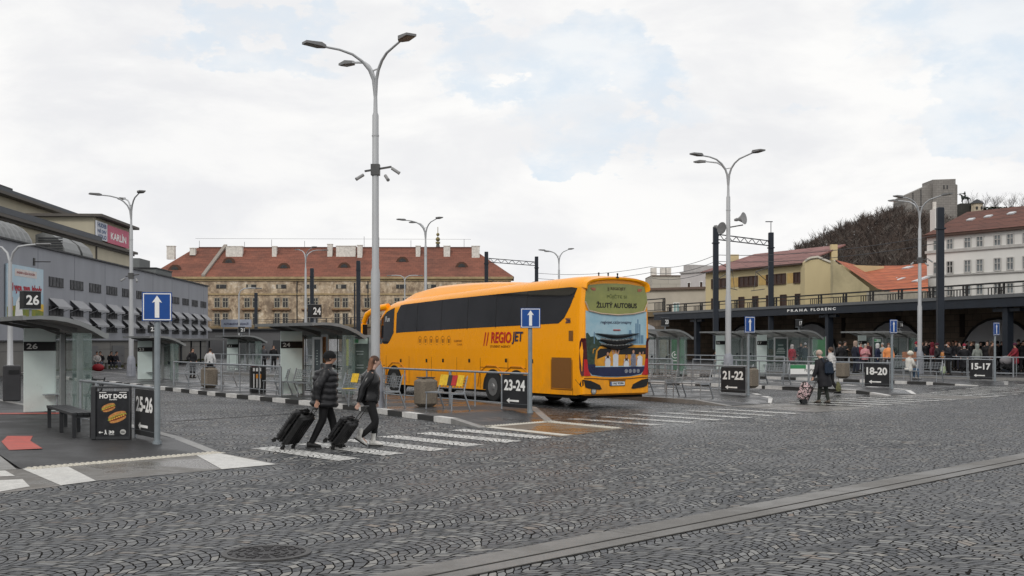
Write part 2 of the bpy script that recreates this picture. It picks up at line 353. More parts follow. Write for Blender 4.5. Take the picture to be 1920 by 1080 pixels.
platform([((-.75,26.9,LO),(.95,29.0,LO)),((-1.46,28.0),UT(19.4,26.5)),((-4.35,33.3),UT(20,31)),((-11.1,42.7),UT(20,44)),((-17.2,51.8),UT(20,56)),(UT(15.6,75),UT(20,75))])
kerbline(P2L[:2],side=1); kerbline(P2L[1:],bw=True,side=1); kerbline([(1.0,29.0,LO),UT(19.4,26.5),UT(20,31),UT(20,75)],side=-1)
P3L=[(6.5,35.5,LO),(5.7,36.8),(4.56,38.6),(3.26,40.7),UT(25.9,70)]
platform([((6.5,35.6,LO),(8.15,37.1,LO)),((5.7,36.8),(8.4,38.2)),((4.56,38.6),UT(31.2,29.5)),((3.26,40.7),UT(31.2,34)),(UT(25.9,70),UT(31.2,70))]); kerbline(P3L,side=1); kerbline([(8.2,37.1,LO),(8.5,38.2),UT(31.2,29.5),UT(31.2,70)],bw=True,side=-1)
P4L=[(13.5,42.3,LO),(12.9,44.0),(12.45,44.9),(10.3,48.4),UT(36.2,75)]
platform([((13.5,42.4,LO),(14.9,43.4,LO)),((12.9,44.0),(15.0,44.6)),((10.3,48.4),UT(40.6,34)),(UT(36.2,75),UT(40.6,75))]); kerbline(P4L,bw=True,side=1); kerbline([(14.95,43.4,LO),(15.1,44.6),UT(40.6,34),UT(40.6,75)],bw=True,side=-1)
P5L=[(20.3,51.2,LO),(18.6,52.7),(17.6,54.0),UT(45.4,75)]
platform([((20.3,51.3,LO),(21.9,51.9,LO)),((18.6,52.7),(22.4,53.2)),((17.6,54.0),UT(50.6,33)),(UT(45.4,75),UT(50.6,75))]); kerbline(P5L,bw=True,side=1); kerbline([(21.95,51.9,LO),(22.5,53.2),UT(50.6,33),UT(50.6,75)],side=-1)
m=MB(); m.poly([(x,y,PH) for x,y in [(24.0,58.6),UT(54.5,75),(2,135),(60,125),(60,47),(38,47),(30,56.0)]]); struct(m.build('pavement',ASPH)); kerbline([(30,56.0),(24.0,58.6),UT(54.5,75)],side=1)
# crossing slabs at the platform ends
Z1,Z2=.004,.008
quad_sheet('crossing_slab',[(-7.65,18.15),(-5.25,20.95),(-3.75,18.9),(-6.9,15.65)],Z1,CONC)
quad_sheet('crossing_slab',[G(-200,886),G(50,880),G(118,911),G(-200,950)],Z1-.001,asphalt('brown_grey_slab',(.16,.145,.13),.6))
quad_sheet('crossing_slab',[(-.74,27.1),(.95,29.0),(2.6,26.6),(1.0,24.3)],Z1,asphalt('wet_brown_slab',(.15,.115,.08),1.0))
quad_sheet('crossing_slab',[(6.5,35.4),(8.15,37.0),(10.6,34.6),(8.4,32.5)],Z1,CONC)
quad_sheet('crossing_slab',[(13.5,42.2),(14.9,43.3),(17.0,41.2),(15.3,39.6)],Z1,CONC)
RP=asphalt('worn_road_paint',(.58,.57,.54),.5)
def sheet_of(name,quads,z,mat):
    m=MB()
    for q in quads: m.poly([(p[0],p[1],z) for p in q])
    return struct(m.build(name,mat))
def ln(a,b,f): return (a[0]+(b[0]-a[0])*f,a[1]+(b[1]-a[1])*f)
a0,a1,b0,b1=(-7.6,18.2),(-5.3,20.9),(-6.25,16.3),(-3.8,18.85)
sheet_of('white_slab_marking',[[a0,ln(a0,a1,.2),ln(b0,b1,.14),G(114,911)],[ln(a0,a1,.88),a1,(-3.8,18.85),ln(b0,b1,.72)],
   [G(-60,905),G(42,899),G(56,913),G(-40,930)],[G(-60,885),G(10,883),G(28,893),G(-60,897)]],Z2,RP)
# tactile strips: rows of little studs
def tactile(a,b,w,z=.006):
    m=MB(); a,b=Vector(a),Vector(b); d=b-a; L_=d.length; d/=L_; n=Vector((d.y,-d.x))
    m.prism([(*a,z),(*b,z),(*(b+n*w),z),(*(a+n*w),z)],(0,0,.006))
    i=.05
    while i<L_:
        j=.05
        while j<w:
            c=a+d*i+n*j; m.box((c.x,c.y,z+.012),(.045,.045,.014)); j+=.1
        i+=.1
    return struct(m.build('tactile_strip',asphalt('tactile_cream',(.60,.57,.50),.2)))
tactile((-7.6,18.28),(-5.3,20.98),.3); tactile((-.8,27.05),(.93,28.95),.25); tactile((-.72,27.0),(1.05,24.5),-.28); tactile((.95,28.9),(2.5,26.65),.28)
sheet_of('red_platform_line',[[(-8.55,19.95),(-8.1,20.25),(-8.95,21.8),(-9.35,22.9),(-9.85,22.9),(-9.4,21.6)]],PH+.004,M('faded_red_paint',(.42,.09,.07),.6,0,.2,4))
sheet_of('red_platform_line',[[(-13.2,29.6),(-10.2,29.9),(-10.3,30.5),(-13.4,30.1)]],PH+.004,_mc['faded_red_paint'])
def zebra(p0,step,n,d=(.65,-.76),ln_=3.0,w=.52):
    qs=[]; s=Vector(step).normalized()*w/2; d=Vector(d)
    for k in range(n):
        c=Vector(p0)+Vector(step)*k; l=ln_*random.uniform(.97,1.03); qs.append([c-s,c+s,c+s+d*l,c-s+d*l])
    return sheet_of('crosswalk_stripes',qs,Z2,COBP)
zebra((-4.65,21.85),(.685,.865),6)
zebra((1.55,29.8),(.86,.86),6,w=.42); zebra((8.9,37.6),(.80,.82),6,w=.42); zebra((15.2,43.6),(.70,.95),8); zebra((22.6,52.6),(.86,.92),14)
# drain channel across the cobbles
DV=Vector((.688,.725)); DN=Vector((.725,-.688)); D0=Vector((-1.05,10.08))
CH=asphalt('channel_concrete',(.135,.128,.118),.5); slot=MB(); ch=MB()
q=-6.2
while q<48:
    for (w0,w1) in ((0,.345),(.395,.60)):
        a=D0+DV*(q+.006)+DN*w0; b=D0+DV*(q+4.6-.006)+DN*w0; c=D0+DV*(q+4.6-.006)+DN*w1; d=D0+DV*(q+.006)+DN*w1
        ch.prism([(*a,-.02),(*b,-.02),(*c,-.02),(*d,-.02)],(0,0,.032))
    q+=4.6
struct(ch.build('drain_channel',CH))
a=D0-DV*6.2-DN*.02; b=D0+DV*48-DN*.02
sheet_of('drain_slot',[[a,b,b+DN*.64,a+DN*.64]],.005,M('dark_slot',(.012,.011,.010),.9))  # near-black strip seen through the gaps of the channel
a=Vector((-8.4,28.9)); b=Vector((-5.9,32.0)); n=Vector((.78,-.62))
sheet_of('drain_slot',[[a,b,b+n*.09,a+n*.09]],.005,_mc['dark_slot'])
mh=thing('manhole_cover','round dark cast iron manhole cover set in the cobbles at the bottom of the view','manhole cover',(-2.30,11.0,0))
m=MB(); 
for k in range(40):
    t0,t1=2*math.pi*k/40,2*math.pi*(k+1)/40
    m.prism([(.36*math.cos(t0),.36*math.sin(t0),.0),(.36*math.cos(t1),.36*math.sin(t1),0),(.415*math.cos(t1),.415*math.sin(t1),0),(.415*math.cos(t0),.415*math.sin(t0),0)],(0,0,.016))
m.build('rim',M('worn_iron_rim',(.085,.083,.082),.6,.3,.3,20),mh)
m=MB(); m.tube((0,0,.0),(0,0,.010),.352,n=40)
for r in (.09,.17,.25,.32):
    for k in range(36):
        if k%3==2: continue
        t0,t1=2*math.pi*k/36,2*math.pi*(k+.9)/36
        m.prism([(r*math.cos(t0),r*math.sin(t0),.009),(r*math.cos(t1),r*math.sin(t1),.009),((r+.035)*math.cos(t1),(r+.035)*math.sin(t1),.009),((r+.035)*math.cos(t0),(r+.035)*math.sin(t0),.009)],(0,0,.008))
m.build('lid',M('dark_iron',(.035,.033,.034),.55,.4,.3,20),mh)
# grass verge and far asphalt by the grey building
sheet_of('access_road',[[(-30,58),(-20,64),(-16,84),(-16,128),(-40,128),(-29.6,70)]],.006,ASPH)
gm=MB()
for k in range(2600):
    y=random.uniform(74,121); x=-28.0-.0615*(y-65)+random.uniform(-.9,.9); h=random.uniform(.05,.16)
    gm.add([(x-.05,y,.0),(x+.05,y,.0),(x+random.uniform(-.05,.05),y+random.uniform(-.04,.04),h)],[(0,1,2)],random.random()<.4)
o=gm.build('verge_grass',[M('dry_grass',(.10,.095,.04),.9),M('moss_green',(.055,.07,.025),.9)],weld=False); o['kind']='stuff'
sheet_of('grass_verge',[[(-28.0+.9-.55,74),(-28.0+.9-3.45,121),(-28.9-3.45,121),(-28.9-.55,74)]],.012,M('verge_soil',(.075,.068,.04),.95,0,.3,2))

# ================================================================ LAMP POSTS
def lamp(px,X,Y,label,rot=0,hs=1.0,z0=PH,arms=3,low=False,group='street lamps over the bus stands'):
    t=thing('street_lamp',label,'street lamp',(X,Y,z0),rot,group)
    m=MB()
    m.loft([((0,0,0),.24,.24),((0,0,.03),.24,.24),((0,0,1.12),.20,.20),((0,0,1.22),.16,.16),((0,0,1.30),.125,.125)],16)
    m.box((0,-.215,.62),(.16,.03,.5)); m.build('pedestal',M('bluish_grey_base',(.25,.26,.29),.55,.1,.15,3),t,smooth=40)
    m=MB(); zs=[1.28,3.7,3.8,6.2,8.1*hs,8.15*hs]
    m.loft([((0,0,1.28),.125,.125),((0,0,3.72),.125,.125),((0,0,3.88),.098,.098),((0,0,8.08*hs),.088,.088),((0,0,8.16*hs),.06,.06),((0,0,8.66*hs),.05,.05)],14)
    m.loft([((0,0,7.5*hs),.1,.1),((0,0,7.54*hs),.1,.1)],14); m.build('pole',POLE,t,smooth=40)
    top=8.72*hs
    dirs=[(.55,-.83),(-.55,.83),(-.83,-.55)][:arms]
    for k,(dx,dy) in enumerate(dirs):
        rr=1.50 if k<2 else 1.55
        pts=[(0,0,top-.15)]
        for f,zf in ((.04,.35),(.12,.62),(.26,.84),(.45,1.0),(.7,1.08),(1.0,1.17 if k!=2 else 1.10)): pts.append((dx*rr*f,dy*rr*f,top+zf*.95))
        m=MB(); m.path(pts,(.05,.03),8); arm=m.build('arm',POLE,t,smooth=True)
        e=Vector(pts[-1]); d=Vector((dx,dy,.05)).normalized(); ex=d*.62
        sd=Vector((-dy,dx,0))
        m=MB(); a=e-d*.05
        m.add([a+sd*.05*s+Vector((0,0,zz)) for zz in (-.03,.05) for s in (-1,1)]+[a+d*.18+sd*.17*s+Vector((0,0,zz)) for zz in (-.035,.07) for s in (-1,1)]+[a+ex+sd*.15*s+Vector((0,0,zz)) for zz in (-.02,.04) for s in (-1,1)],
          [(0,1,3,2),(0,2,6,4),(1,5,7,3),(0,4,5,1),(2,3,7,6),(4,6,10,8),(5,9,11,7),(4,8,9,5),(6,7,11,10),(8,10,11,9)])
        h=m.build('lamp_head',M('lamp_head_grey',(.20,.20,.20),.5,.3,.15),arm)
        m=MB(); c=a+d*.38+Vector((0,0,-.037)); m.add([c-d*.15-sd*.11,c+d*.2-sd*.11,c+d*.2+sd*.11,c-d*.15+sd*.11,c-d*.15-sd*.11+Vector((0,0,.012)),c+d*.2-sd*.11+Vector((0,0,.012)),c+d*.2+sd*.11+Vector((0,0,.012)),c-d*.15+sd*.11+Vector((0,0,.012))],[(0,1,2,3),(7,6,5,4),(0,4,5,1),(1,5,6,2),(2,6,7,3),(3,7,4,0)])
        m.build('lens',M('unlit_lens',(.16,.135,.10),.25,0,.1),arm)
    m=MB(); m.bar((dirs[0][0]*.22,dirs[0][1]*.22,top+.62),(dirs[1][0]*.22,dirs[1][1]*.22,top+.62),.03,.03); m.build('brace',POLE,t)
    return t
def cameras_on(t,z,n=3,mat=None):
    m=MB(); m.bar((-.3,.05,z+.12),(.45,-.1,z+.22),.05,.05); m.bar((0,0,z),(0,0,z+.3),.24,.24); m.build('camera_bracket',M('bracket_steel',(.09,.09,.09),.5,.4,.2),t)
    for k,(x,y,dz,dx,dy) in enumerate([(-.34,.05,-.08,-.16,-.1),(.28,-.06,-.12,.08,-.16),(.46,-.1,.08,.18,-.02)][:n]):
        m=MB(); a=Vector((x,y,z+.1+dz)); b=a+Vector((dx,dy,-.12)).normalized()*.24; m.tube(a,b,.045,n=10); m.tube(b,b+(b-a).normalized()*.02,.05,n=10); m.build('camera',M('camera_white',(.28,.28,.28),.4,0,.1),t,smooth=40)
def horns_on(t,z):
    m=MB(); m.bar((-.45,.08,z-.05),(.62,-.12,z+.12),.05,.05); m.build('horn_bracket',M('bracket_steel',(.1,.1,.1)),t)
    for (x,y,zz,d) in ((-.42,-.05,.02,(.55,-.8,-.25)),(.5,-.12,.38,(.75,-.6,.1))):
        m=MB(); a=Vector((x,y,z+zz)); d=Vector(d).normalized()
        m.loft([(a-d*.28,.05,.05),(a-d*.16,.08,.08),(a-d*.15,.05,.05),(a-d*.05,.09,.09),(a+d*.08,.17,.17),(a+d*.18,.27,.27),(a+d*.165,.25,.25),(a+d*.02,.1,.1)],16); m.build('horn_speaker',M('horn_grey',(.26,.26,.26),.5,.1,.15),t,smooth=40)
L1=lamp(0,XA(704,32.4),32.4,'tallest three-armed street lamp standing in front of the yellow coach nose'); cameras_on(L1,4.35*1.5-.1)
L2=lamp(0,XA(1365.5,51),51.0,'three-armed street lamp with two horn loudspeakers, behind the 21-22 board'); horns_on(L2,6.75)
L3=lamp(0,XA(1724.5,65.6),65.6,'three-armed street lamp rising from the crowd right of the 18-20 board'); cameras_on(L3,6.2,3)
L4=lamp(0,XA(798,78),78,'three-armed street lamp rising behind the roof of the yellow coach')
L5=lamp(0,XA(573,102),102,'street lamp behind the roof sign reading 24',rot=R(180))
L6=lamp(0,XA(246,61),61,'street lamp just left of the large blue arrow sign, beside the grey building',hs=.975,z0=-.1); cameras_on(L6,5.3,2)
L7=lamp(0,XA(1048,104),104,'distant street lamp above the middle of the coach roof')
L8=thing('street_lamp','low two-armed lamp post in front of the billboard on the grey building','street lamp',(XA(19,40),40,PH),0,'street lamps over the bus stands')
m=MB(); m.loft([((0,0,0),.2,.2),((0,0,.95),.17,.17),((0,0,1.05),.1,.1),((0,0,2.2),.085,.085),((0,0,4.6),.06,.06)],14); m.build('pole',POLE,L8,smooth=40)
for s in (-1,1):
    m=MB(); m.path([(0,0,4.5),(s*.12,-s*.05,4.85),(s*.35,-s*.15,5.05),(s*.7,-s*.2,5.1),(s*1.05,-s*.25,5.12)],(.045,.03),8); a=m.build('arm',POLE,L8,smooth=True)
    m=MB(); m.box((s*1.25,-s*.28,5.12),(.5,.2,.07),bev=.03); m.build('lamp_head',_mc['lamp_head_grey'],a)
for px,py,Y,lab,flip in ((448,541,110,'thin pale lamp post standing in front of the stained yellow facade',1),(759,517,140,'small pale double lamp seen between the tall poles before the long tiled roof',0)):
    t=thing('street_lamp',lab,'street lamp',(XA(px,Y),Y,0),0,'street lamps over the bus stands'); h=ZA(py,Y)
    m=MB(); m.loft([((0,0,0),.12,.12),((0,0,h-.9),.07,.07),((0,0,h-.5),.06,.06)],8); m.build('pole',POLE,t,smooth=True)
    for s in ((1,) if flip else (-1,1)):
        m=MB(); m.path([(0,0,h-.6),(s*.15,0,h-.2),(s*.5,0,h),(s*1.1,0,h+.05),(s*1.7,0,h+.02)],(.06,.05),6); a=m.build('arm',POLE,t,smooth=True)
        m=MB(); m.box((s*1.85,0,h+.02),(.6,.25,.1),bev=.04); m.build('lamp_head',_mc['lamp_head_grey'],a)

# ================================================================ SIGNS
def arrow_sign(X,Y,z0,yaw,hp,size,label,w=None,r=.055):
    t=thing('one_way_sign',label,'traffic sign',(X,Y,z0),yaw,'blue one-way arrow signs'); w=w or size
    m=MB(); m.tube((0,0,-.12),(0,0,hp+size-.03),r,n=14); m.tube((0,0,-.11),(0,0,.015),r*1.5,n=14); m.build('post',POST,t,smooth=40)
    m=MB(); m.box((0,-r-.02,hp+size/2),(w,.02,size),bev=.008); p=m.build('sign_plate',SBLUE,t)
    m=MB(); e=size*.035; f=size*.045; y=-r-.034; zc=hp+size/2
    W,H=w/2-e,size/2-e
    for (a,b,c,d) in ((-W,W,H-f/1.4,H),(-W,W,-H,-H+f/1.4),(-W,-W+f/1.4,-H+f/1.4,H-f/1.4),(W-f/1.4,W,-H+f/1.4,H-f/1.4)):
        m.add([(a,y,zc+c),(b,y,zc+c),(b,y,zc+d),(a,y,zc+d)],[(0,1,2,3)])
    m.build('white_border',WHITE,p)
    m=MB(); s=size; q=w/size
    m.add([(x*s*q,y,zc+z*s) for x,z in ((-.075,-.38),(.075,-.38),(.075,.17),(.165,.14),(0,.39),(-.165,.14),(-.075,.17))],[(0,1,2,6),(3,4,5),(2,3,5,6)][:0]+[(0,1,2,3,4,5,6)])
    m.build('white_arrow',WHITE,p); m=MB(); m.box((0,-.01,hp+.12),(.16,.1,.04)); m.box((0,-.01,hp+size-.12),(.16,.1,.04)); m.build('clamp',GALV,t)
    return t
arrow_sign(S[0][0],S[0][1],PH,R(14),2.22,.53,'large blue one-way arrow sign, leftmost and nearest of the five')
arrow_sign(S[1][0],S[1][1],PH,R(6),2.19,.53,'blue one-way arrow sign on the post in front of the coach side')
arrow_sign(S[2][0],S[2][1],PH,R(42),2.12,.56,'blue one-way arrow sign on the post beside the 21-22 board',r=.05)
arrow_sign(S[3][0],S[3][1],PH,R(42),2.14,.53,'blue one-way arrow sign on the post beside the 18-20 board',r=.05)
arrow_sign(S[4][0],S[4][1],PH,R(42),2.10,.58,'blue one-way arrow sign on the post beside the 15-17 board, rightmost',r=.05)
def barrier(p0,L_,label,n=None,z0=PH,h=.98,ang=None,first=True,group='steel barriers along the platforms'):
    t=thing('barrier',label,'barrier',(p0[0],p0[1],z0),TH if ang is None else ang,group)
    m=MB(); m.tube((0,0,h),(0,L_,h),.03,n=10); m.build('top_rail',GALV,t,smooth=40)
    m=MB(); m.tube((0,.03,.16),(0,L_-.03,.16),.016,n=8); m.build('bottom_rail',GALV,t,smooth=40)
    n=n or max(2,round(L_/1.35)+1)
    for k in range(n):
        y=L_*k/(n-1); 
        if k==0 and not first: continue
        m=MB(); r=.045 if k%3==0 else .022; m.tube((0,y,-.1),(0,y,h-.01),r,n=10); m.build('post',GALV,t,smooth=40)
    return t
def board(Sx,txt,label,z=1.0):
    t=thing('stand_number_board',label,'sign board',(Sx[0],Sx[1],PH),TH,'black boards with stand numbers'); y0,y1=.10,1.28
    m=MB(); m.box((0,(y0+y1)/2,.50),(.03,y1-y0,.88),bev=.008); b=m.build('panel',BOARD,t)
    text(txt,.30,WHITE,b,(-.019,(y0+y1)/2,.66),(0,-1,0),(0,0,1),width=.98,bold=.035)
    m=MB(); a=[(-.30,.0),(-.16,.075),(-.16,.025),(.28,.025),(.28,-.025),(-.16,-.025),(-.16,-.075)]
    m.poly([(-.020,(y0+y1)/2+.08-x,.24+z_) for x,z_ in a]); m.build('arrow',WHITE,b)
    for y in (y0-.0,y1+.0): q=MB(); q.tube((0,y,-.1),(0,y,.97),.018,n=8); q.build('side_post',GALV,t); return t
for s,txt,l in zip(S,('25-26','23-24','21-22','18-20','15-17'),('nearest black number board reading 25-26, hung from the rail beside the large arrow sign','black number board reading 23-24 in front of the coach','black number board reading 21-22 right of the coach','black number board reading 18-20','black number board reading 15-17, farthest right')): board(s,txt,l)
def along(s,t,u=0): p=Vector((s[0],s[1],0))+E2*t+E1*u; return (p.x,p.y)
barrier(S[0],5.2,'tubular barrier running back from the large arrow sign past the bus shelter 26')
barrier(S[1],9.3,'tubular barrier in front of the coach, between the 23-24 board and the lamp post')
A2=Vector((XA(526,39.4),39.4,0)); B2=Vector((XA(326,48.5),48.5,0)); dd=B2-A2
barrier((A2.x,A2.y),dd.length,'tubular barrier behind the black waste bin, left of shelter 24',ang=math.atan2(-dd.x,dd.y),n=7)
barrier(along(S[1],10.6),5.5,'tubular barrier beside the glass of shelter 24')
barrier(S[2],11,'tubular barrier right behind the coach, ending at the 21-22 board')
barrier(along(S[2],13),14,'tubular barrier farther back on the 21-22 platform')
barrier(S[3],11,'tubular barrier ending at the 18-20 board'); barrier(along(S[3],12.4),14,'tubular barrier farther back on the 18-20 platform')
barrier(S[4],11,'tubular barrier ending at the 15-17 board'); barrier(along(S[4],12.6),13,'tubular barrier farther back on the 15-17 platform')
barrier(along(S[2],29),14,'far tubular barrier seen over the 21-22 platform'); barrier(along(S[4],1,7.5),9,'tubular barrier behind the crowd at the right edge')
barrier((XA(560,66),66),13,'far tubular barrier between shelters 21 and 24'); barrier((XA(1900,60),60),8,'tubular barrier at the far right of the crowd')
# ================================================================ SHELTERS
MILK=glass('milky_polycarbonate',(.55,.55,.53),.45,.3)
def shelter(X,Y,num,label,sc=1.0,z0=PH,px=.45,lit=False):
    t=thing('bus_shelter',label,'bus shelter',(X,Y,z0),TH,'bus stand shelters'); t.scale=(sc,sc,sc)
    L_=4.6; prof=[(0,2.40),(.3,2.425),(.6,2.42),(.9,2.385),(1.2,2.31),(1.5,2.19),(1.8,2.02)]; th=[.06,.07,.08,.09,.10,.11,.12]
    m=MB()
    for y0 in (0,L_-.08):      # end fascias
        for (a,b,ta,tb) in zip(prof[:-1],prof[1:],th[:-1],th[1:]):
            m.prism([(a[0],y0,a[1]-ta),(b[0],y0,b[1]-tb),(b[0],y0,b[1]+.012),(a[0],y0,a[1]+.012)],(0,.08,0))
    m.box((-.03,L_/2,2.385),(.06,L_,.10)); m.box((1.83,L_/2,1.975),(.06,L_,.13)); rf=m.build('roof_edge',SGREY,t)
    m=MB()
    for (a,b) in zip(prof[:-1],prof[1:]): m.prism([(a[0],.08,a[1]-.03),(b[0],.08,b[1]-.03),(b[0],.08,b[1]),(a[0],.08,a[1])],(0,L_-.16,0))
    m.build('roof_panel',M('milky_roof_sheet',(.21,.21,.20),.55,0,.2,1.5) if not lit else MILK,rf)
    m=MB()
    for y in (.6,2.2,3.8):
        m.prism([(.05,y-.03,2.35),(1.75,y-.03,1.96),(1.3,y-.03,1.98),(.9,y-.03,2.14)],(0,.06,0)); m.bar((.15,y,2.34),(1.28,y-.0,2.12),.05,.08)
    m.build('roof_rib',M('rib_grey',(.13,.13,.125),.5,.4),rf)
    for y in (.6,2.2,3.8):
        m=MB(); m.box((1.35,y,1.02),(.13,.09,2.04),bev=.015); m.build('post',SGREY,t)
    for (y0,y1) in ((.25,1.4),(1.42,2.57),(2.59,3.9)):
        m=MB(); m.box((1.52,(y0+y1)/2,1.08),(.012,y1-y0,1.92)); g=m.build('glass_pane',GLASS,t)
        m=MB(); m.bar((1.52,y1+.01,.1),(1.52,y1+.01,2.06),.022,.022); m.bar((1.52,y0,.12),(1.52,y1,.12),.03,.03); m.bar((1.5,y0+.2,1.05),(1.5,y0+.2,.95),.06,.1); m.build('glass_clamp',DSTEEL,g)
    m=MB(); m.box((1.28,.12,1.08),(.45,.012,1.92)); m.build('glass_pane',GLASS,t)
    m=MB(); m.box((px+.4,3.65,1.10),(.80,.03,2.16),bev=.004); p=m.build('frosted_panel',FROST,t)
    m=MB(); m.box((px+.4,3.628,1.715),(.804,.018,.235)); m.build('number_band',BLACK,p)
    text(num,.14,M('grey_lettering',(.55,.55,.53),.6),p,(px+.2,3.613,1.715),(1,0,0),width=.27 if len(num)==2 else None,bold=.02)
    m=MB(); m.box((px+.66,3.45,.46),(.42,.3,.03),bev=.01); m.tube((px+.76,3.4,0),(px+.76,3.4,.45),.02); m.build('perch_seat',GALV,t)
    return t
def shelter_sign(t,num):
    m=MB(); m.box((.16,.3,2.80),(.42,.20,.40),rz=R(14),bev=.006); b=m.build('number_sign',BOARD,t)
    m=MB(); m.bar((.16,.3,2.36),(.16,.3,2.6),.05,.05); m.box((.16,.3,2.59),(.44,.22,.015),rz=R(14)); m.box((.16,.3,3.005),(.44,.22,.012),rz=R(14)); m.build('sign_bracket',GALV,b)
    c,s=math.cos(R(14)),math.sin(R(14)); text(num,.23,WHITE,b,(.16+s*.112,.3-c*.112,2.80),(c,s,0),width=.31,bold=.03)
    text(num[0],.23,WHITE,b,(.16+c*.216,.3+s*.216,2.80),(-s,c,0),width=.13,bold=.03)
s26=shelter(-11.1,26.8,'26','curved-roof bus shelter 26 at the left edge, nearest of all',px=.75); shelter_sign(s26,'26')
s24=shelter(XA(589,37),37,'24','curved-roof bus shelter 24 behind the man in the puffer jacket',px=.48); shelter_sign(s24,'24')
s23=shelter(XA(283,53.6),53.6,'23','curved-roof bus shelter 23 behind the pole of the large arrow sign',sc=.88,z0=.05); shelter_sign(s23,'23')
s21=shelter(XA(452,74),74,'21','small distant bus shelter 21 to the left of shelter 24',sc=.95,z0=-.0); shelter_sign(s21,'21')
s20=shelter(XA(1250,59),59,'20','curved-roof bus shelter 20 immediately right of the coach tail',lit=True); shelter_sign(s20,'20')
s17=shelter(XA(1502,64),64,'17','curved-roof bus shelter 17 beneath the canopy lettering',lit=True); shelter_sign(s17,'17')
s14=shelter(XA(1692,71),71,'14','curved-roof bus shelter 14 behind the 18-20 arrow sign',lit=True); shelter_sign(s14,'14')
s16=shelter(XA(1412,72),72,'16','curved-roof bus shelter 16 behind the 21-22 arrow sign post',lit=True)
# ================================================================ PLATFORM FURNITURE
def bench(X,Y,yaw,label,mat=GALV,L_=1.25,group='steel perch benches',leaf=False,z0=PH):
    t=thing('bench',label,'bench',(X,Y,z0),yaw,group)
    m=MB()
    for k in range(4): m.bar((.05+k*.1,0,.46),(.05+k*.1,L_,.46),.055,.025)
    m.bar((.0,0,.455),(.42,0,.45),.03,.04); m.bar((.0,L_,.455),(.42,L_,.45),.03,.04); m.build('seat',mat,t)
    m=MB()
    for k in range(5): m.bar((.44+k*.022,.03,.58+k*.07),(.44+k*.022,L_-.03,.58+k*.07),.012,.022)
    for k in range(9): y=.05+k*(L_-.1)/8; m.bar((.44,y,.56),(.535,y,.88),.012,.012)
    m.build('backrest',mat,t)
    for y in (0,L_):
        m=MB(); m.path([(.03,y,0),(.05,y,.46),(.42,y,.47),(.54,y,.92)],.018,6); f_=m.build('end_frame',mat,t); m=MB(); m.bar((.62,y,0),(.42,y,.48),.035,.035); m.build('rear_leg',mat,f_)
    return t
def UTof(p): return p
BY=TH
for (px,py,lab) in ((845,771,'steel bench with yellow and red leaflets on its back, in front of the coach wheels'),(722,766,'steel bench right behind the woman, beside the lamp post'),
    (652,762,'steel bench between the two travellers, with a yellow bag on it'),(516,741,'steel bench beside the frosted panel of shelter 24'),(556,744,'steel bench under the roof of shelter 24'),
    (352,722,'steel bench left of the smaller stone bin'),(418,727,'steel bench between the stone bin and the black bin'),
    (1248,744,'steel bench nearest the coach tail on the 21-22 platform'),(1312,747,'steel bench left of the 21-22 board'),(1395,727,'steel bench behind the 21-22 sign post'),(1465,722,'steel bench beyond the shopping trolley'),
    (1694,712,'steel bench under the person in the white fluffy hat'),(1755,716,'steel bench between the 18-20 and 15-17 boards')):
    X,Y=G(px,py,PH); bench(X,Y,BY+R(random.uniform(-4,4)),lab)
X,Y=G(160,820,PH); t=thing('bench','dark backless bench right behind the hot dog poster stand','bench',(X,Y,PH),TH-R(5)); DBP=M('dark_bench_paint',(.03,.032,.035),.5,0,.2)
m=MB()
for k in range(4): m.bar((-.2+k*.11,0,.45),(-.2+k*.11,3.1,.45),.095,.05)
m.build('seat',DBP,t)
for y in (.05,1.5,3.05): m=MB(); m.bar((-.2,y,.0),(-.2,y,.43),.07,.07); m.bar((-.2,y,.40),(.13,y,.40),.05,.05); m.bar((.13,y,.0),(.13,y,.43),.07,.07); m.build('leg',DBP,t)
X,Y=G(150,778,PH); bench(X,Y+.3,TH+R(8),'dark mesh-backed chair between the glass of shelter 26 and the poster stand',mat=DBP,L_=.75)
# leaflets and bags
def sheet_thing(name,lab,cat,loc,rz,parts,group=None):
    t=thing(name,lab,cat,loc,rz,group)
    for nm,dims,off,mt,tilt in parts:
        m=MB(); x,y,z=dims; c=math.cos(tilt); s=math.sin(tilt); q=[(a*x/2,b*y/2,d*z/2) for a in (-1,1) for b in (-1,1) for d in (-1,1)]
        m.add([(off[0]+p[0]*c+p[2]*s,off[1]+p[1],off[2]-p[0]*s+p[2]*c) for p in q],[(0,1,3,2),(4,6,7,5),(0,4,5,1),(2,3,7,6),(0,2,6,4),(1,5,7,3)]); m.build(nm,mt,t)
    return t
YP=M('yellow_print',(.70,.45,.03),.5,0,.2,8); RPR=M('red_print',(.45,.03,.03),.5,0,.2,8); DK=M('dark_print',(.03,.03,.03),.5)
X,Y=G(845,771,PH)
sheet_thing('newspaper_poster','yellow, black and red leaflets fixed to the bench in front of the coach wheels','poster',(X,Y,PH),TH,
  [('yellow_leaflet',(.01,.42,.30),(.41,1.0,.79),YP,.25),('dark_leaflet',(.012,.22,.28),(.405,.68,.79),DK,.25),('red_leaflet',(.011,.24,.28),(.40,.45,.79),RPR,.25),('yellow_leaflet',(.01,.3,.30),(.41,.17,.79),YP,.25)])
X,Y=G(652,762,PH)
sheet_thing('newspaper_poster','two yellow leaflets fixed to the bench between the two travellers','poster',(X,Y,PH),TH,
  [('yellow_leaflet',(.01,.40,.26),(.41,.35,.79),YP,.25),('yellow_leaflet',(.30,.36,.01),(.25,.40,.49),YP,.0)])
STONE=M('exposed_aggregate',(.17,.145,.115),.85,0,.35,30,bump=.6,bs=60)
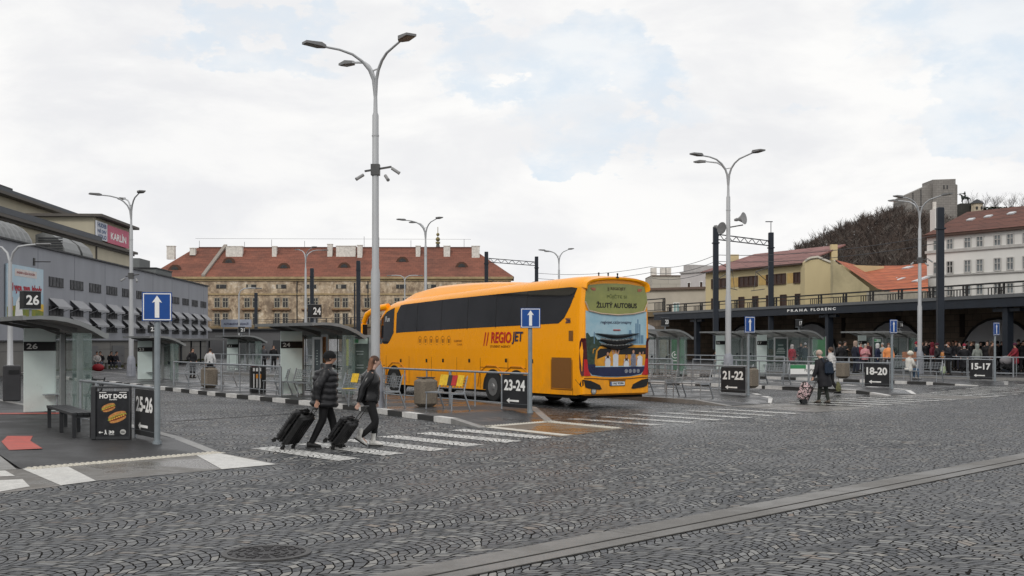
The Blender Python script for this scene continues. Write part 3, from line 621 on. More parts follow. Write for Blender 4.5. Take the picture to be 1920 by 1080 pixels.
def bin_(px,py,lab,w=.55,h=.80,rz=None):
    X,Y=G(px,py,PH); t=thing('stone_bin',lab,'litter bin',(X,Y+w/2,PH),TH if rz is None else rz,'round-cornered stone litter bins')
    m=MB(); m.box((0,0,h/2),(w,w,h),bev=.09); m.build('casing',STONE,t)
    m=MB(); m.box((0,0,h+.015),(w-.14,w-.14,.03),bev=.06); m.build('liner_rim',DSTEEL,t); return t
bin_(797,763,'grey-brown stone litter bin standing in front of the coach side'); bin_(389,727,'small stone litter bin left of the black waste bin')
bin_(1583,709,'stone litter bin between the old shopper and the 18-20 board'); bin_(1409,728,'stone litter bin half hidden behind the 21-22 sign post')
X,Y=G(480,736,PH); t=thing('recycling_bin','tall black waste bin with white and orange bars, left of shelter 24','litter bin',(X,Y+.28,PH),R(20))
m=MB(); m.box((0,0,.46),(.52,.5,.92),bev=.02); b=m.build('casing',BLACK,t)
for k in range(3):
    m=MB(); m.box((-.17+k*.11,-.253,.42),(.035,.008,.5)); m.box((-.17+k*.11,-.256,.82),(.07,.006,.12)); m.build('white_bar' ,M('bar_white',(.6,.6,.6)),b)
    if k: m=MB(); m.box((-.17+k*.11,-.262,.58),(.07,.006,.15)); m.build('orange_flap',M('bar_orange',(.6,.24,.03)),b)
m=MB(); m.box((0,0,.94),(.5,.48,.035),bev=.01); m.build('lid',M('dark_red_lid',(.16,.02,.025),.5),t)
# second dark bin at left edge
X,Y=G(22,752,PH); t=thing('waste_bin','dark grey waste bin standing behind the frosted panel of shelter 26','litter bin',(X,Y,PH),R(25))
m=MB(); m.box((0,0,.55),(.5,.5,1.1),bev=.03); m.build('casing',M('dark_bin_paint',(.035,.035,.038),.5),t)
m=MB(); m.box((.05,-.26,.9),(.3,.02,.12)); m.build('flap',BLACK,t)
# hot dog poster stand
X,Y=G(210,824,PH); hd=thing('poster_stand','black poster stand advertising HOT DOG at the end of the nearest platform','poster stand',(X,Y,PH),R(6))
m=MB(); m.box((-.335,.04,.5),(.09,.16,1.0),bev=.01); m.box((.325,.04,.5),(.03,.12,1.0)); m.box((0,.05,.98),(.66,.10,.04)); m.box((0,.05,.03),(.66,.16,.05)); m.build('frame',M('dark_bench_paint',(.03,.03,.03)),hd)
m=MB(); m.box((0,.02,.47),(.62,.03,.88)); pn=m.build('poster',M('poster_black',(.013,.014,.017),.35,0,.4,6),hd)
text('HOT DOG',.085,WHITE,pn,(.02,.003,.815),width=.50,bold=.04); text('~~~',.02,WHITE,pn,(.02,.003,.75),width=.14,bold=.03)
m=MB(); m.box((-.17,.003,.885),(.13,.002,.012)); m.box((.2,.003,.885),(.13,.002,.012)); m.build('ornament',WHITE,pn)
def disc(m,cx,cz,rx,rz,y,rot=0,mi=0,n=18,a0=0,a1=360):
    c,s=math.cos(rot),math.sin(rot); m.poly([(cx+rx*math.cos(R(a0+(a1-a0)*k/n))*c-rz*math.sin(R(a0+(a1-a0)*k/n))*s,y,cz+rx*math.cos(R(a0+(a1-a0)*k/n))*s+rz*math.sin(R(a0+(a1-a0)*k/n))*c) for k in range(n+(1 if a1-a0<360 else 0))],mi)
BUN=M('bun_print',(.48,.21,.06),.5,0,.35,25); SAU=M('sausage_print',(.20,.035,.015),.5,0,.4,20); LET=M('lettuce_print',(.25,.33,.04),.5,0,.5,30); CHE=M('cheese_print',(.60,.38,.05),.5,0,.3,40)
for (cx,cz,sc) in ((-.07,.60,.85),(.09,.42,1.15)):
    m=MB(); disc(m,cx,cz+.03*sc,.15*sc,.055*sc,.0025,.35,0); disc(m,cx+.015,cz-.035*sc,.14*sc,.045*sc,.0028,.35,0)
    disc(m,cx+.005,cz,.16*sc,.036*sc,.0022,.35,2); disc(m,cx+.01,cz-.008,.15*sc,.03*sc,.0012,.35,1)
    for k in range(7): disc(m,cx-.11*sc+k*.036*sc,cz-.045*sc+k*.013*sc,.017*sc,.012*sc,.0005,.3,3,n=8)
    m.build('hot_dog_picture',[BUN,SAU,LET,CHE],pn)
text('30',.055,WHITE,pn,(-.01,.003,.14),width=.10,bold=.04); text('metrů',.02,WHITE,pn,(-.01,.003,.095),width=.09,bold=.02)
m=MB(); m.poly([(x,.003,z) for x,z in ((-.25,.135),(-.215,.16),(-.215,.142),(-.165,.142),(-.165,.128),(-.215,.128),(-.215,.11))]); disc(m,-.12,.172,.011,.011,.003); 
m.poly([(x,.003,z) for x,z in ((-.13,.16),(-.108,.16),(-.105,.13),(-.09,.095),(-.102,.093),(-.118,.12),(-.13,.092),(-.142,.095),(-.128,.13))]); m.build('walking_pictogram',WHITE,pn)
m=MB(); disc(m,.2,.14,.055,.05,.003,n=20); m.build('round_badge',M('badge_grey',(.45,.45,.43)),pn); text('GRILL',.025,DK,pn,(.2,-.001,.14),width=.08,bold=.03)
# upright timetable cases
def tcase(px0,px1,py0,py1,Y,lab,glow=(.05,.07,.06),green=True,rz=0.0):
    x0,x1=XA(px0,Y),XA(px1,Y); z1,z0=ZA(py0,Y),max(PH,ZA(py1,Y)); w_=x1-x0; h_=z1-z0
    t=thing('information_case',lab,'display case',((x0+x1)/2,Y,PH),rz,'upright information cases'); z0-=PH; z1-=PH
    m=MB(); m.box((-w_/2,0,z1/2),(.07,.12,z1)); m.box((w_/2,0,z1/2),(.07,.12,z1)); m.box((0,0,z1-.04),(w_-.07,.12,.08)); m.box((0,0,z0+.04),(w_-.07,.12,.08)); m.build('frame',SGREY,t)
    m=MB(); m.box((0,0,(z0+z1)/2),(w_-.07,.05,h_-.16)); p=m.build('panel',M('case_dark_%.2f'%glow[1],glow,.25,0,.3,3),t)
    m=MB()
    for k in range(int((h_-.6)/.09)):
        if random.random()<.8: m.box((-.03*random.random(),-.028,z1-.45-k*.09),((w_-.2)*random.uniform(.5,.95),.004,.03))
    m.build('text_rows',M('faint_text',(.22,.26,.25)),p)
    if green:
        m=MB(); m.box((0,-.029,z1-.2),(w_-.16,.004,.18)); m.build('header',M('pale_header',(.42,.52,.46)),p); m=MB(); m.box((-w_*.25,-.033,z1-.2),(w_*.25,.003,.12)); m.build('green_mark',M('green_mark',(.06,.25,.11)),p)
    return t
tcase(659,694,628,706,38.5,'large lit timetable case with a green header, left of the coach nose')
tcase(588,603,632,700,38.9,'dark timetable case inside shelter 24',(.04,.05,.055),False)
tcase(604,614,627,690,39.2,'narrow orange information stele inside shelter 24',(.28,.11,.03),False)
tcase(644,656,630,690,42.5,'narrow yellow-green advertisement inside shelter 24',(.38,.42,.10),False)
tcase(1452,1476,632,672,66,'dark green departure case under the roof of shelter 17',(.01,.025,.022),False)
tcase(1637,1654,632,668,73,'green and white departure case behind the crowd left of the 18-20 board',(.03,.06,.05),True)
tcase(1236,1252,630,672,64,'pale timetable case by the coach tail',(.22,.22,.19),False)
GP=M('green_advert',(.05,.14,.07),.4,0,.2,2)
for (px0,px1,Y,lab) in ((1258,1284,66,'green glass advertisement with a round white emblem, next to the coach tail'),(1523,1548,72,'green glass advertisement to the left of the black canopy column'),(1700,1712,80,'bright green advertisement behind the lamp in the crowd'),(1418,1436,70,'glass panel with a round white emblem beside the 21-22 arrow sign')):
    x0,x1=XA(px0,Y),XA(px1,Y); t=thing('advertising_stand',lab,'advertisement',((x0+x1)/2,Y,PH),0,'shelter advertisement panels'); w_=x1-x0
    m=MB(); m.box((0,0,1.1),(w_,.05,1.9)); p=m.build('panel',GP if px0!=1418 else M('dark_panel_grey',(.08,.085,.085),.3),t)
    m=MB(); m.box((-w_/2,0,1.05),(.05,.08,2.1)); m.box((w_/2,0,1.05),(.05,.08,2.1)); m.build('frame',SGREY,t)
    if px0!=1700:
        m=MB(); c=(-w_*.2,1.05)
        for k in range(20):
            if k in (3,4): continue
            a,b=2*math.pi*k/20,2*math.pi*(k+1)/20; m.add([(c[0]+.2*math.cos(a),-.03,c[1]+.2*math.sin(a)),(c[0]+.2*math.cos(b),-.03,c[1]+.2*math.sin(b)),(c[0]+.155*math.cos(b),-.03,c[1]+.155*math.sin(b)),(c[0]+.155*math.cos(a),-.03,c[1]+.155*math.sin(a))],[(0,1,2,3)])
        m.poly([(c[0]-.06,-.03,c[1]+.09),(c[0]+.09,-.03,c[1]),(c[0]-.02,-.03,c[1]-.03),(c[0]-.06,-.03,c[1]-.09)]); m.box((c[0],-.03,.72),(.34,.004,.05)); m.build('emblem',WHITE,p)
# green and white banner on the barrier near the old shopper
Y=62; x0,x1=XA(1481,Y),XA(1532,Y); t=thing('barrier_banner','low green and white banner behind the patterned shopping trolley','banner',((x0+x1)/2,Y,PH),0); w_=x1-x0
m=MB(); m.box((0,0,.33),(w_,.03,.5)); p=m.build('banner_sheet',WHITE,t); m=MB(); m.box((-w_*.2,-.018,.47),(w_*.58,.004,.2)); m.build('green_stripe',M('banner_green',(.04,.22,.09)),p)
m=MB()
for k in range(12): m.box((w_*(.05+.035*k),-.018,.3+.03*math.sin(k*2.1)),(w_*.02,.004,.1+.04*math.cos(k*3)))
m.build('dark_motif',DK,p); m=MB(); m.tube((-w_/2,0,0),(-w_/2,0,.6),.03); m.tube((w_/2,0,0),(w_/2,0,.6),.03); m.build('post',GALV,t)

# ================================================================ COACH
bus=thing('coach','yellow-orange long-distance coach seen from its rear left, REGIOJET on its side','coach',(3.07,34.48,0),math.atan2(.843,-.537))
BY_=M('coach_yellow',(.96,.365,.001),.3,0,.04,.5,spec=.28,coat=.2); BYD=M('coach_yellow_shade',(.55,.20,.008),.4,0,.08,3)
BGL=M('coach_glass',(.012,.012,.013),.05,0,.5,.6,spec=.9,bump=.04,bs=.8,coat=.5); BK=M('coach_black',(.010,.010,.011),.35,0,.2); UND=M('underbody_black',(.012,.011,.010),.85)
def ip(x,t):
    for (a,b) in zip(t[:-1],t[1:]):
        if x<=b[0]: return a[1]+(b[1]-a[1])*max(0,(x-a[0]))/(b[0]-a[0])
    return t[-1][1]
HW=[(0,1.17),(.04,1.225),(.12,1.26),(.25,1.275),(12.2,1.275),(12.9,1.25),(13.4,1.19),(13.75,1.06),(13.95,.85),(14.02,.6)]
ZT=[(0,3.80),(.25,3.86),(.8,3.87),(3,3.82),(8,3.66),(11,3.54),(12.2,3.46),(12.8,3.33),(13.3,3.05),(13.6,2.6),(13.85,2.0),(14.02,1.5)]
ZB=[(0,.44),(.3,.40),(12.5,.36),(14.02,.42)]
def tap(z): return 0 if z<2 else .034*(z-2)**2
def yside(x,z): return ip(x,HW)-tap(z)
def section(x):
    hw,zt,zb=ip(x,HW),ip(x,ZT),ip(x,ZB); r=min(.34,(zt-zb)*.3); pts=[]
    for z in (zb,zb+.05,.9,1.3,1.68,1.72,2.0,2.3,2.6,2.9,3.2):
        z=min(z,zt-r-.02+.002*z); pts.append((x,hw-tap(z)+(.012 if abs(z-1.7)<.03 else 0),z))
    for k in range(7):
        a=R(90*k/6); pts.append((x,hw-tap(zt-r)-r+r*math.cos(a),zt-r+r*math.sin(a)))
    pts.append((x,hw*.4,zt+.03)); 
    return pts+[(p[0],-p[1],p[2]) for p in reversed(pts)]
st=sorted(set([h[0] for h in HW]+[h[0] for h in ZT]+[1.5,5,6.5,9.5])); m=MB(); secs=[section(x) for x in st]; n=len(secs[0])
for s in secs: m.v+=s
for i in range(len(st)-1):
    for k in range(n-1): m.f.append((i*n+k,i*n+k+1,(i+1)*n+k+1,(i+1)*n+k)); m.m.append(0)
m.f.append(tuple(range(n))); m.m.append(0); m.f.append(tuple((len(st)-1)*n+k for k in range(n))); m.m.append(0)
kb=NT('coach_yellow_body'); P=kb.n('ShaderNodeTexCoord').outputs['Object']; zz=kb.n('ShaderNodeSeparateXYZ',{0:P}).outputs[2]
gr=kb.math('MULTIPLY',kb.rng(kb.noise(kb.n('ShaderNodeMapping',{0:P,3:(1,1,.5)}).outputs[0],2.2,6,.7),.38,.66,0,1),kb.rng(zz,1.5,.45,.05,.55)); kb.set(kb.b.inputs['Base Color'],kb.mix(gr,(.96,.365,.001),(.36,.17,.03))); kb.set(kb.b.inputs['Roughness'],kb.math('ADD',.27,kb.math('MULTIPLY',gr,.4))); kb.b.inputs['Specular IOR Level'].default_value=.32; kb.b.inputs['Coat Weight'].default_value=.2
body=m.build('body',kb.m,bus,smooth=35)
m=MB(); m.box((6.9,0,.55),(13.2,2.40,.5)); m.build('underbody',UND,bus)
# roof unit
m=MB(); rr=[]
for x,h,hw in ((4.2,.0,.75),(4.7,.10,.88),(6,.20,.95),(8,.30,.98),(10,.36,.95),(11.2,.30,.9),(12.2,.10,.8),(12.9,-.1,.7)):
    z=ip(x,ZT)+.0; rr.append([(x,-hw,z-.05),(x,-hw*.85,z+h*.7),(x,-hw*.4,z+h+.03),(x,hw*.4,z+h+.03),(x,hw*.85,z+h*.7),(x,hw,z-.05)])
for s in rr: m.v+=s
for i in range(len(rr)-1):
    for k in range(5): m.f.append((i*6+k,i*6+k+1,i*6+k+7,i*6+k+6)); m.m.append(0)
m.f.append(tuple(range(6))); m.m.append(0)
m.build('roof_unit',BY_,bus,smooth=60)
def sband(name,x0,x1,zb,zt,mat,parent,off=.006,n=None,side=1):
    m=MB(); n=n or max(1,int((x1-x0)/.35)); cols=[]
    for i in range(n+1):
        x=x0+(x1-x0)*i/n; a,b=zb(x),zt(x); zs=[a+(b-a)*q/6 for q in range(7)]
        cols.append([(x,side*(yside(x,z)+off),z) for z in zs])
    for i in range(n):
        A_,B_=cols[i],cols[i+1]
        for k in range(6): m.add([A_[k],B_[k],B_[k+1],A_[k+1]],[(0,1,2,3)])
    return m.build(name,mat,parent,smooth=True)
def lin(pts): return lambda x: ip(x,pts)
for sd in (1,-1):
    g=sband('side_windows',.30,11.75,lin([(.30,3.50),(.75,2.72),(1.15,2.50),(6,2.41),(11.3,2.29),(11.75,2.27)]),lin([(.30,3.52),(.6,3.56),(3,3.52),(8,3.42),(11.2,3.32),(11.6,3.28),(11.75,3.0)]),BGL,bus,side=sd,n=40)
    if sd==1:
        for x in (2.9,4.7,6.5,8.3,10.1):
            sband('window_joint',x,x+.02,lambda x:2.47-.018*x,lambda x:3.5-.015*x,UND,g,off=.008,n=1)
    sband('driver_window',11.95,13.25,lin([(11.95,2.28),(12.3,1.95),(13.25,1.45)]),lin([(11.95,3.22),(12.6,3.08),(13.25,2.75)]),BGL,bus,side=sd,n=10)
text('Fun',.20,M('silver_letter',(.5,.5,.5)),bus,(12.5,yside(12.5,2.75)+.012,2.80),(-1,0,0),(0,0,1),bold=.03,shear=.3)
m=MB(); m.add([(13.3,-1.1,2.95),(13.3,1.1,2.95),(13.62,1.0,2.5),(13.62,-1.0,2.5),(13.98,.8,1.5),(13.98,-.8,1.5)],[(0,1,2,3),(3,2,4,5)]); m.add([(13.42,-1.1,2.95),(13.42,1.1,2.95),(13.72,1.0,2.5),(13.72,-1.0,2.5),(14.1,.8,1.5),(14.1,-.8,1.5)],[(0,3,2,1),(3,5,4,2)]); m.build('windscreen',BGL,bus)
for sd in (1,-1):
    m=MB(); m.path([(12.75,sd*1.1,3.28),(13.3,sd*1.32,3.22),(13.8,sd*1.48,3.0),(14.0,sd*1.52,2.7)],(.13,.10),10); a=m.build('mirror_arm',BY_,bus,smooth=True)
    m=MB(); m.box((14.0,sd*1.52,2.38),(.16,.24,.62),bev=.06); m.build('mirror_housing',BY_,a)
    m=MB(); m.box((13.915,sd*1.52,2.36),(.02,.2,.5),bev=.008); m.build('mirror_glass',BK,a)
# panel seams, hatches, handles
SEAM=M('seam_brown',(.16,.05,.002),.5,0,.1)
def seam(x0,z0,x1,z1,w=.012,mat=None):
    m=MB(); a=Vector((x0,0,z0)); b=Vector((x1,0,z1)); d=(b-a).normalized(); nn=Vector((-d.z,0,d.x))*w/2
    m.add([(p.x,yside(p.x,p.z)+.004,p.z) for p in (a-nn,b-nn,b+nn,a+nn)],[(0,1,2,3)]); return m
def seams(lst,name,w=.022,mat=None):
    m=MB()
    for l in lst: q=seam(*l,w=w); m.add(q.v,q.f)
    return m.build(name,mat or SEAM,bus)
seams([(.42,.40,.42,3.3),(.42,1.66,2.9,1.66),(2.9,1.66,11.0,1.55),(2.9,.46,2.9,1.66),(3.95,1.1,3.95,1.66),(5.65,.42,5.65,1.66),(7.2,.42,7.2,1.62),(9.0,.42,9.0,1.6),(10.7,.42,10.7,1.58),(11.2,1.05,12.9,1.05),(2.9,1.12,5.65,1.12),(12.6,.42,12.6,1.5)],'panel_seam')
seams([(11.0,1.58,11.9,1.58),(11.9,1.58,13.0,1.30),(.45,1.72,11.0,1.60)],'belt_crease',w=.035,mat=M('crease_light',(.85,.40,.06),.3))
for x,z in ((2.5,1.36),(4.0,1.36),(6.3,1.32),(9.3,1.28),(11.3,1.25),(8.1,1.3)):
    sband('hatch_lock',x,x+.12,lambda q:z-.06,lambda q:z+.06,BK,bus,off=.008,n=1)
VM=M('vent_mesh_brown',(.20,.08,.012),.6,0,.4,60,bump=.5,bs=200); v=sband('engine_vent',.48,1.50,lambda x:.58,lambda x:1.58,VM,bus,off=.006)
seams([(.45,.55,1.53,.55),(.45,1.61,1.53,1.61),(.45,.55,.45,1.61),(1.53,.55,1.53,1.61)],'vent_frame',w=.03); sband('small_vent',.40,.62,lambda x:1.98,lambda x:2.28,VM,bus,off=.008,n=1)
LRED=M('letter_red',(.48,.02,.02),.4,0,.05); LNV=M('letter_navy',(.03,.03,.07),.4); OBR=M('print_ochre_brown',(.36,.14,.01),.5)
def side_text(s,h,x,z,mat,width=None,bold=0,shear=0): 
    tp=.068*(z-2) if z>2 else 0
    return text(s,h,mat,bus,(x,yside(x,z)+.010,z),(-1,0,0),Vector((0,-tp,1)).normalized(),width=width,bold=bold,depth=.006,shear=shear)
side_text('REGIO',.36,4.35,2.09,LRED,1.22,.025,.12); side_text('JET',.40,3.38,2.07,LNV,.66,.03,.12)
for k in range(2): q=seam(5.42-.17*k,1.82,5.30-.17*k,2.26,.06); m=MB(); m.add([(a,b+.006,c) for a,b,c in q.v],q.f); m.build('slanted_bar',LRED,bus)
side_text('STUDENT AGENCY',.075,4.4,1.80,SEAM,1.25,.02)
for k in range(6):
    x=7.75+k*.42; m=MB(); n=20
    for i in range(n):
        a,b=2*math.pi*i/n,2*math.pi*(i+1)/n
        pts=[(x+rx*math.cos(t_),yside(x,2.0)+.006,1.93+rz_*math.sin(t_)) for t_,rx,rz_ in ((a,.155,.225),(b,.155,.225),(b,.135,.205),(a,.135,.205))]; m.add(pts,[(0,1,2,3)])
    m.box((x,yside(x,1.9)+.005,1.98),(.13,.004,.13)); m.box((x,yside(x,1.9)+.005,1.84),(.10,.004,.03)); m.build('service_icon',OBR,bus)
side_text('COMFORT',.07,7.1,1.98,OBR,.55,.02); side_text('CLASS',.06,7.0,1.86,OBR,.36,.02); side_text('286',.16,.66,2.58,LNV,.26,.03)
# wheels
def wheel(x,sd):
    m=MB(); n=28; yo=sd*1.285; 
    arch=[(x+.62*math.cos(R(k*9)),sd*(yside(x,1)+.005),.45+.62*math.sin(R(k*9))) for k in range(21)]+[(x-.62,sd*(yside(x,1)+.005),.40),(x+.62,sd*(yside(x,1)+.005),.40)]
    m.poly(arch); m.build('wheel_arch',UND,bus)  # flat black sheet painted in for the shaded wheel recess
    m=MB(); m.loft([((x,sd*.93,.5),.44,.44),((x,sd*.96,.5),.5,.5),((x,sd*1.24,.5),.5,.5),((x,sd*1.285,.5),.465,.465),((x,sd*1.29,.5),.30,.30)],n,ref=(1,0,0)); w_=m.build('wheel',M('tyre_rubber',(.018,.018,.018),.85,0,.2),bus,smooth=30)
    m=MB(); m.loft([((x,sd*1.292,.5),.29,.29),((x,sd*1.26,.5),.27,.27),((x,sd*1.23,.5),.16,.16),((x,sd*1.31,.5),.10,.10),((x,sd*1.315,.5),.08,.08)],20,ref=(1,0,0)); m.build('rim',M('rim_grey',(.25,.25,.25),.4,.6),w_,smooth=30)
for x in (3.45,4.85,11.9):
    for sd in (1,-1): wheel(x,sd)
for x in (3.3,4.8,11.6):
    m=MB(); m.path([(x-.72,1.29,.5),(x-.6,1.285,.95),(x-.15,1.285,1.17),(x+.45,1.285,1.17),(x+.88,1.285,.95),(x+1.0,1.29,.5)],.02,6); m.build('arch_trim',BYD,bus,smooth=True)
# ---- rear face (x=0 plane, y to the left)
def rp(m,pts,x=-.006,mi=0): m.poly([(x,y,z) for y,z in pts],mi); return m
OLV=NT('rear_window_film'); k=OLV; P=k.n('ShaderNodeTexCoord').outputs['Object']; k.set(k.b.inputs['Base Color'],k.mix(k.rng(k.noise(P,1.2,3),.35,.65,0,1),(.15,.17,.025),(.22,.235,.04))); k.b.inputs['Roughness'].default_value=.2; k.b.inputs['Coat Weight'].default_value=.6
win=[(-1.02,3.60),(-.5,3.655),(0,3.67),(.5,3.655),(1.02,3.60),(1.115,3.45),(1.15,3.12),(1.02,2.88),(.6,2.80),(0,2.765),(-.6,2.80),(-1.02,2.88),(-1.15,3.12),(-1.115,3.45)]
m=MB(); rp(m,win,-.012); m.prism([(0,y,z) for y,z in win],(-.012,0,0)); m.build('rear_window',k.m,bus)
m=MB(); low=[(1.15,3.12),(1.02,2.86),(.6,2.78),(0,2.745),(-.6,2.78),(-1.02,2.86),(-1.15,3.12)]; m.path([(-.03,y,z) for y,z in low],.022,6); m.build('window_trim',M('pale_trim',(.50,.38,.28),.4,.1),bus,smooth=True)
def rtext(s,h,y,z,mat,w_,bold=.0,x=-.016,par=None): return text(s,h,mat,par or bus,(x,y,z),(0,-1,0),(0,0,1),width=w_,bold=bold,depth=.002)
rtext('|| REGIOJET',.11,0,3.50,M('dim_brown_letter',(.06,.035,.02)),.66,.02); rtext('PŮJČTE SI',.15,0,3.28,M('dim_olive_letter',(.06,.08,.02)),.72,.0); rtext('ŽLUTÝ AUTOBUS',.185,0,3.04,M('near_black_letter',(.012,.010,.008)),1.5,.03)
for sd,l in ((1,(.35,.12,.07)),(-1,(.35,.12,.07))):
    m=MB(); m.box((-.02,sd*.86,3.50),(.01,.16,.05),bev=.004); m.box((-.02,sd*.84,3.46),(.01,.12,.03)); m.build('flag_sticker',M('sticker_red_white',l,.4,0,.5,40),bus)
# rear spoiler lip with the underside set in shade
m=MB(); arc=[]
for k_ in range(15):
    a=R(180*k_/14); y=1.20*math.cos(a); z=3.50+.34*(math.sin(a)**.55 if math.sin(a)>0 else 0); arc.append((y,z))
for i in range(14):
    (y0,z0),(y1,z1)=arc[i],arc[i+1]; q=.07
    def pr(y,z,ox,ins): return (ox,y*(1-ins),z-(ins*.8))
    m.add([pr(y0,z0+.04,.1,0),pr(y1,z1+.04,.1,0),pr(y1,z1+.015,-.12,.015),pr(y0,z0+.015,-.12,.015),pr(y0,z0-.01,-.11,.05),pr(y1,z1-.01,-.11,.05),pr(y1,z1,.0,.10),pr(y0,z0,.0,.10)],[(0,1,2,3),(3,2,5,4),(4,5,6,7)])
m.build('rear_spoiler',BY_,bus,smooth=60)
# printed advertisement: sky, skyline, trees, coach, people
ADS=M('ad_sky',(.22,.40,.50),.35,0,.12,1.5,col2=(.38,.52,.58)); ADN=M('ad_navy',(.012,.018,.06),.3,0,.2); ADT=M('ad_trees',(.012,.03,.015),.5,0,.6,9,col2=(.05,.08,.06)); ADB=M('ad_buildings',(.12,.22,.32),.4); ADY=M('ad_yellow',(.60,.27,.02),.35,0,.2,3); ADW=M('ad_white',(.55,.58,.62),.4); ADSK=M('ad_skin',(.45,.24,.16),.5); ADH=M('ad_hair',(.04,.02,.012),.5)
ad=[(-1.12,2.86),(-.6,2.78),(0,2.745),(.6,2.78),(1.12,2.86),(1.12,1.9),(1.06,1.2),(.92,.98),(.5,.93),(0,.915),(-.5,.93),(-.92,.98),(-1.06,1.2),(-1.12,1.9)]
m=MB(); rp(m,ad,-.010); m.prism([(0,y,z) for y,z in ad],(-.010,0,0)); adp=m.build('rear_panel',ADS,bus)
m=MB(); rp(m,[(1.115,1.9),(1.115,2.2),(1.05,2.22),(.95,2.1),(.8,2.12),(.7,2.02),(.6,1.92),(.5,1.9),(.5,1.25),(1.05,1.25)],-.012); m.build('printed_trees',ADT,adp)
for y,w_,h in ((-.72,.05,2.5),(-.79,.05,2.62),(-.86,.05,2.48),(-.5,.09,2.3),(-.55,.06,2.22),(-.95,.1,2.15),(.82,.03,2.25),(-.65,.2,2.05)): m=MB(); rp(m,[(y-w_/2,1.9),(y+w_/2,1.9),(y+w_/2,h),(y-w_/2,h)],-.0125-.0001*h); m.build('printed_tower',ADB,adp)
m=MB(); rp(m,[(.75,1.70),(.62,1.82),(.40,1.86),(-1.12,1.86),(-1.10,1.25),(.80,1.25),(.80,1.45)],-.0135)
m.path([(-.0145,.78,1.75),(-.0145,.85,1.74),(-.0145,.87,1.62)],.012,6); m.build('printed_coach',ADY,adp)
m=MB(); rp(m,[(.70,1.68),(.60,1.76),(.15,1.76),(.30,1.58),(.72,1.45)],-.0145); rp(m,[(.10,1.78),(-1.115,1.78),(-1.11,1.58),(-.05,1.58)],-.0145); m.build('printed_windows',BK,adp)
m=MB(); rp(m,[(1.08,1.22),(-1.08,1.22),(-1.03,1.12),(-.9,1.0),(-.5,.945),(0,.93),(.5,.945),(.9,1.0),(1.03,1.12)],-.0155); rp(m,[(1.07,1.30),(.78,1.30),(.78,1.22),(1.06,1.22)],-.0155); m.build('navy_base',ADN,adp)
def rd(m,y,z,ry,rz,x,n=12): m.poly([(x,y+ry*math.cos(2*math.pi*k/n),z+rz*math.sin(2*math.pi*k/n)) for k in range(n)])
for (y,zh,up,dark) in ((.33,1.60,0,1),(.04,1.66,1,0),(-.36,1.52,0,1),(-.62,1.66,0,0),(-.86,1.60,.5,0)):
    m=MB(); rp(m,[(y+.10,1.22),(y+.10,zh-.10),(y+.03,zh-.05),(y-.03,zh-.05),(y-.10,zh-.10),(y-.09,1.22)],-.0165); m.build('printed_shirt',ADW if y!=-.62 else M('ad_check',(.16,.17,.22),.4,0,.5,40),adp)
    m=MB(); rd(m,y,zh,.04,.052,-.0185); 
    for s in (1,-1):
        if up==1: rp(m,[(y+s*.10,zh-.10),(y+s*.17,zh+.12),(y+s*.12,zh+.32),(y+s*.085,zh+.32),(y+s*.13,zh+.12),(y+s*.05,zh-.06)],-.0172)
        elif up==.5 and s==-1: rp(m,[(y+s*.10,zh-.10),(y+s*.15,zh+.06),(y+s*.11,zh+.06)],-.0172)
        else: rp(m,[(y+s*.09,zh-.10),(y+s*.14,zh-.26),(y+s*.11,zh-.27),(y+s*.07,zh-.14)],-.0172)
    m.build('printed_face_and_arms',ADSK,adp)
    m=MB(); rd(m,y,zh+.02,.047,.05,-.0178)
    if dark: rp(m,[(y+.045,zh+.03),(y-.045,zh+.03),(y-.05,zh-.15),(y-.02,zh-.12),(y+.02,zh-.12),(y+.05,zh-.15)],-.0176)
    m.build('printed_hair',ADH,adp)
rtext('regiojet.cz/pronajmy',.115,.02,2.52,LNV,1.14,.01,-.018,adp)
for k_ in range(4):
    m=MB(); c=-.35-.15*k_
    for i in range(16):
        a,b=2*math.pi*i/16,2*math.pi*(i+1)/16; m.add([(-.018,c+.055*math.cos(a),1.09+.055*math.sin(a)),(-.018,c+.055*math.cos(b),1.09+.055*math.sin(b)),(-.018,c+.042*math.cos(b),1.09+.042*math.sin(b)),(-.018,c+.042*math.cos(a),1.09+.042*math.sin(a))],[(0,1,2,3)])
    m.box((-.018,c,1.09),(.002,.035,.04)); m.build('round_icon',M('icon_grey',(.4,.42,.45)),adp)
# louvre fins over the engine grille
for i,(z,hw) in enumerate(((2.20,.80),(2.02,.70),(1.87,.60))):
    m=MB(); P_=[]
    for k_ in range(13):
        u=-1+2*k_/12; P_.append((hw*u,z-.10*(1-abs(u)**1.6),.055*(1-abs(u)**2.5)+.008))
    for a,b in zip(P_[:-1],P_[1:]):
        m.add([(-.015,a[0],a[1]+a[2]),(-.015,b[0],b[1]+b[2]),(-.10,b[0]*.98,b[1]+b[2]*.4),(-.10,a[0]*.98,a[1]+a[2]*.4),(-.09,a[0]*.98,a[1]-a[2]*.5),(-.09,b[0]*.98,b[1]-b[2]*.5),(-.015,b[0],b[1]-b[2]),(-.015,a[0],a[1]-a[2])],[(0,1,2,3),(3,2,5,4),(4,5,6,7)])
    m.build('louvre_fin',BK,bus,smooth=40)
m=MB()
for z in (2.08,1.93): 
    for u in range(-5,6): m.box((-.03,u*.11,z-.08+.006*abs(u)**1.2),(.03,.09,.05),bev=.01)
m.build('grille_mesh',M('grille_silver',(.25,.25,.24),.4,.6,.6,30),bus)
m=MB(); m.box((-.02,0,2.30),(.03,.27,.035),bev=.01); m.build('high_brake_light',M('brake_red',(.35,.03,.015),.3),bus)
TR=M('tail_lamp_red',(.42,.004,.008),.3,0,.1,3,coat=.15); TD=M('tail_lamp_dark',(.06,.003,.005),.25,coat=.2)
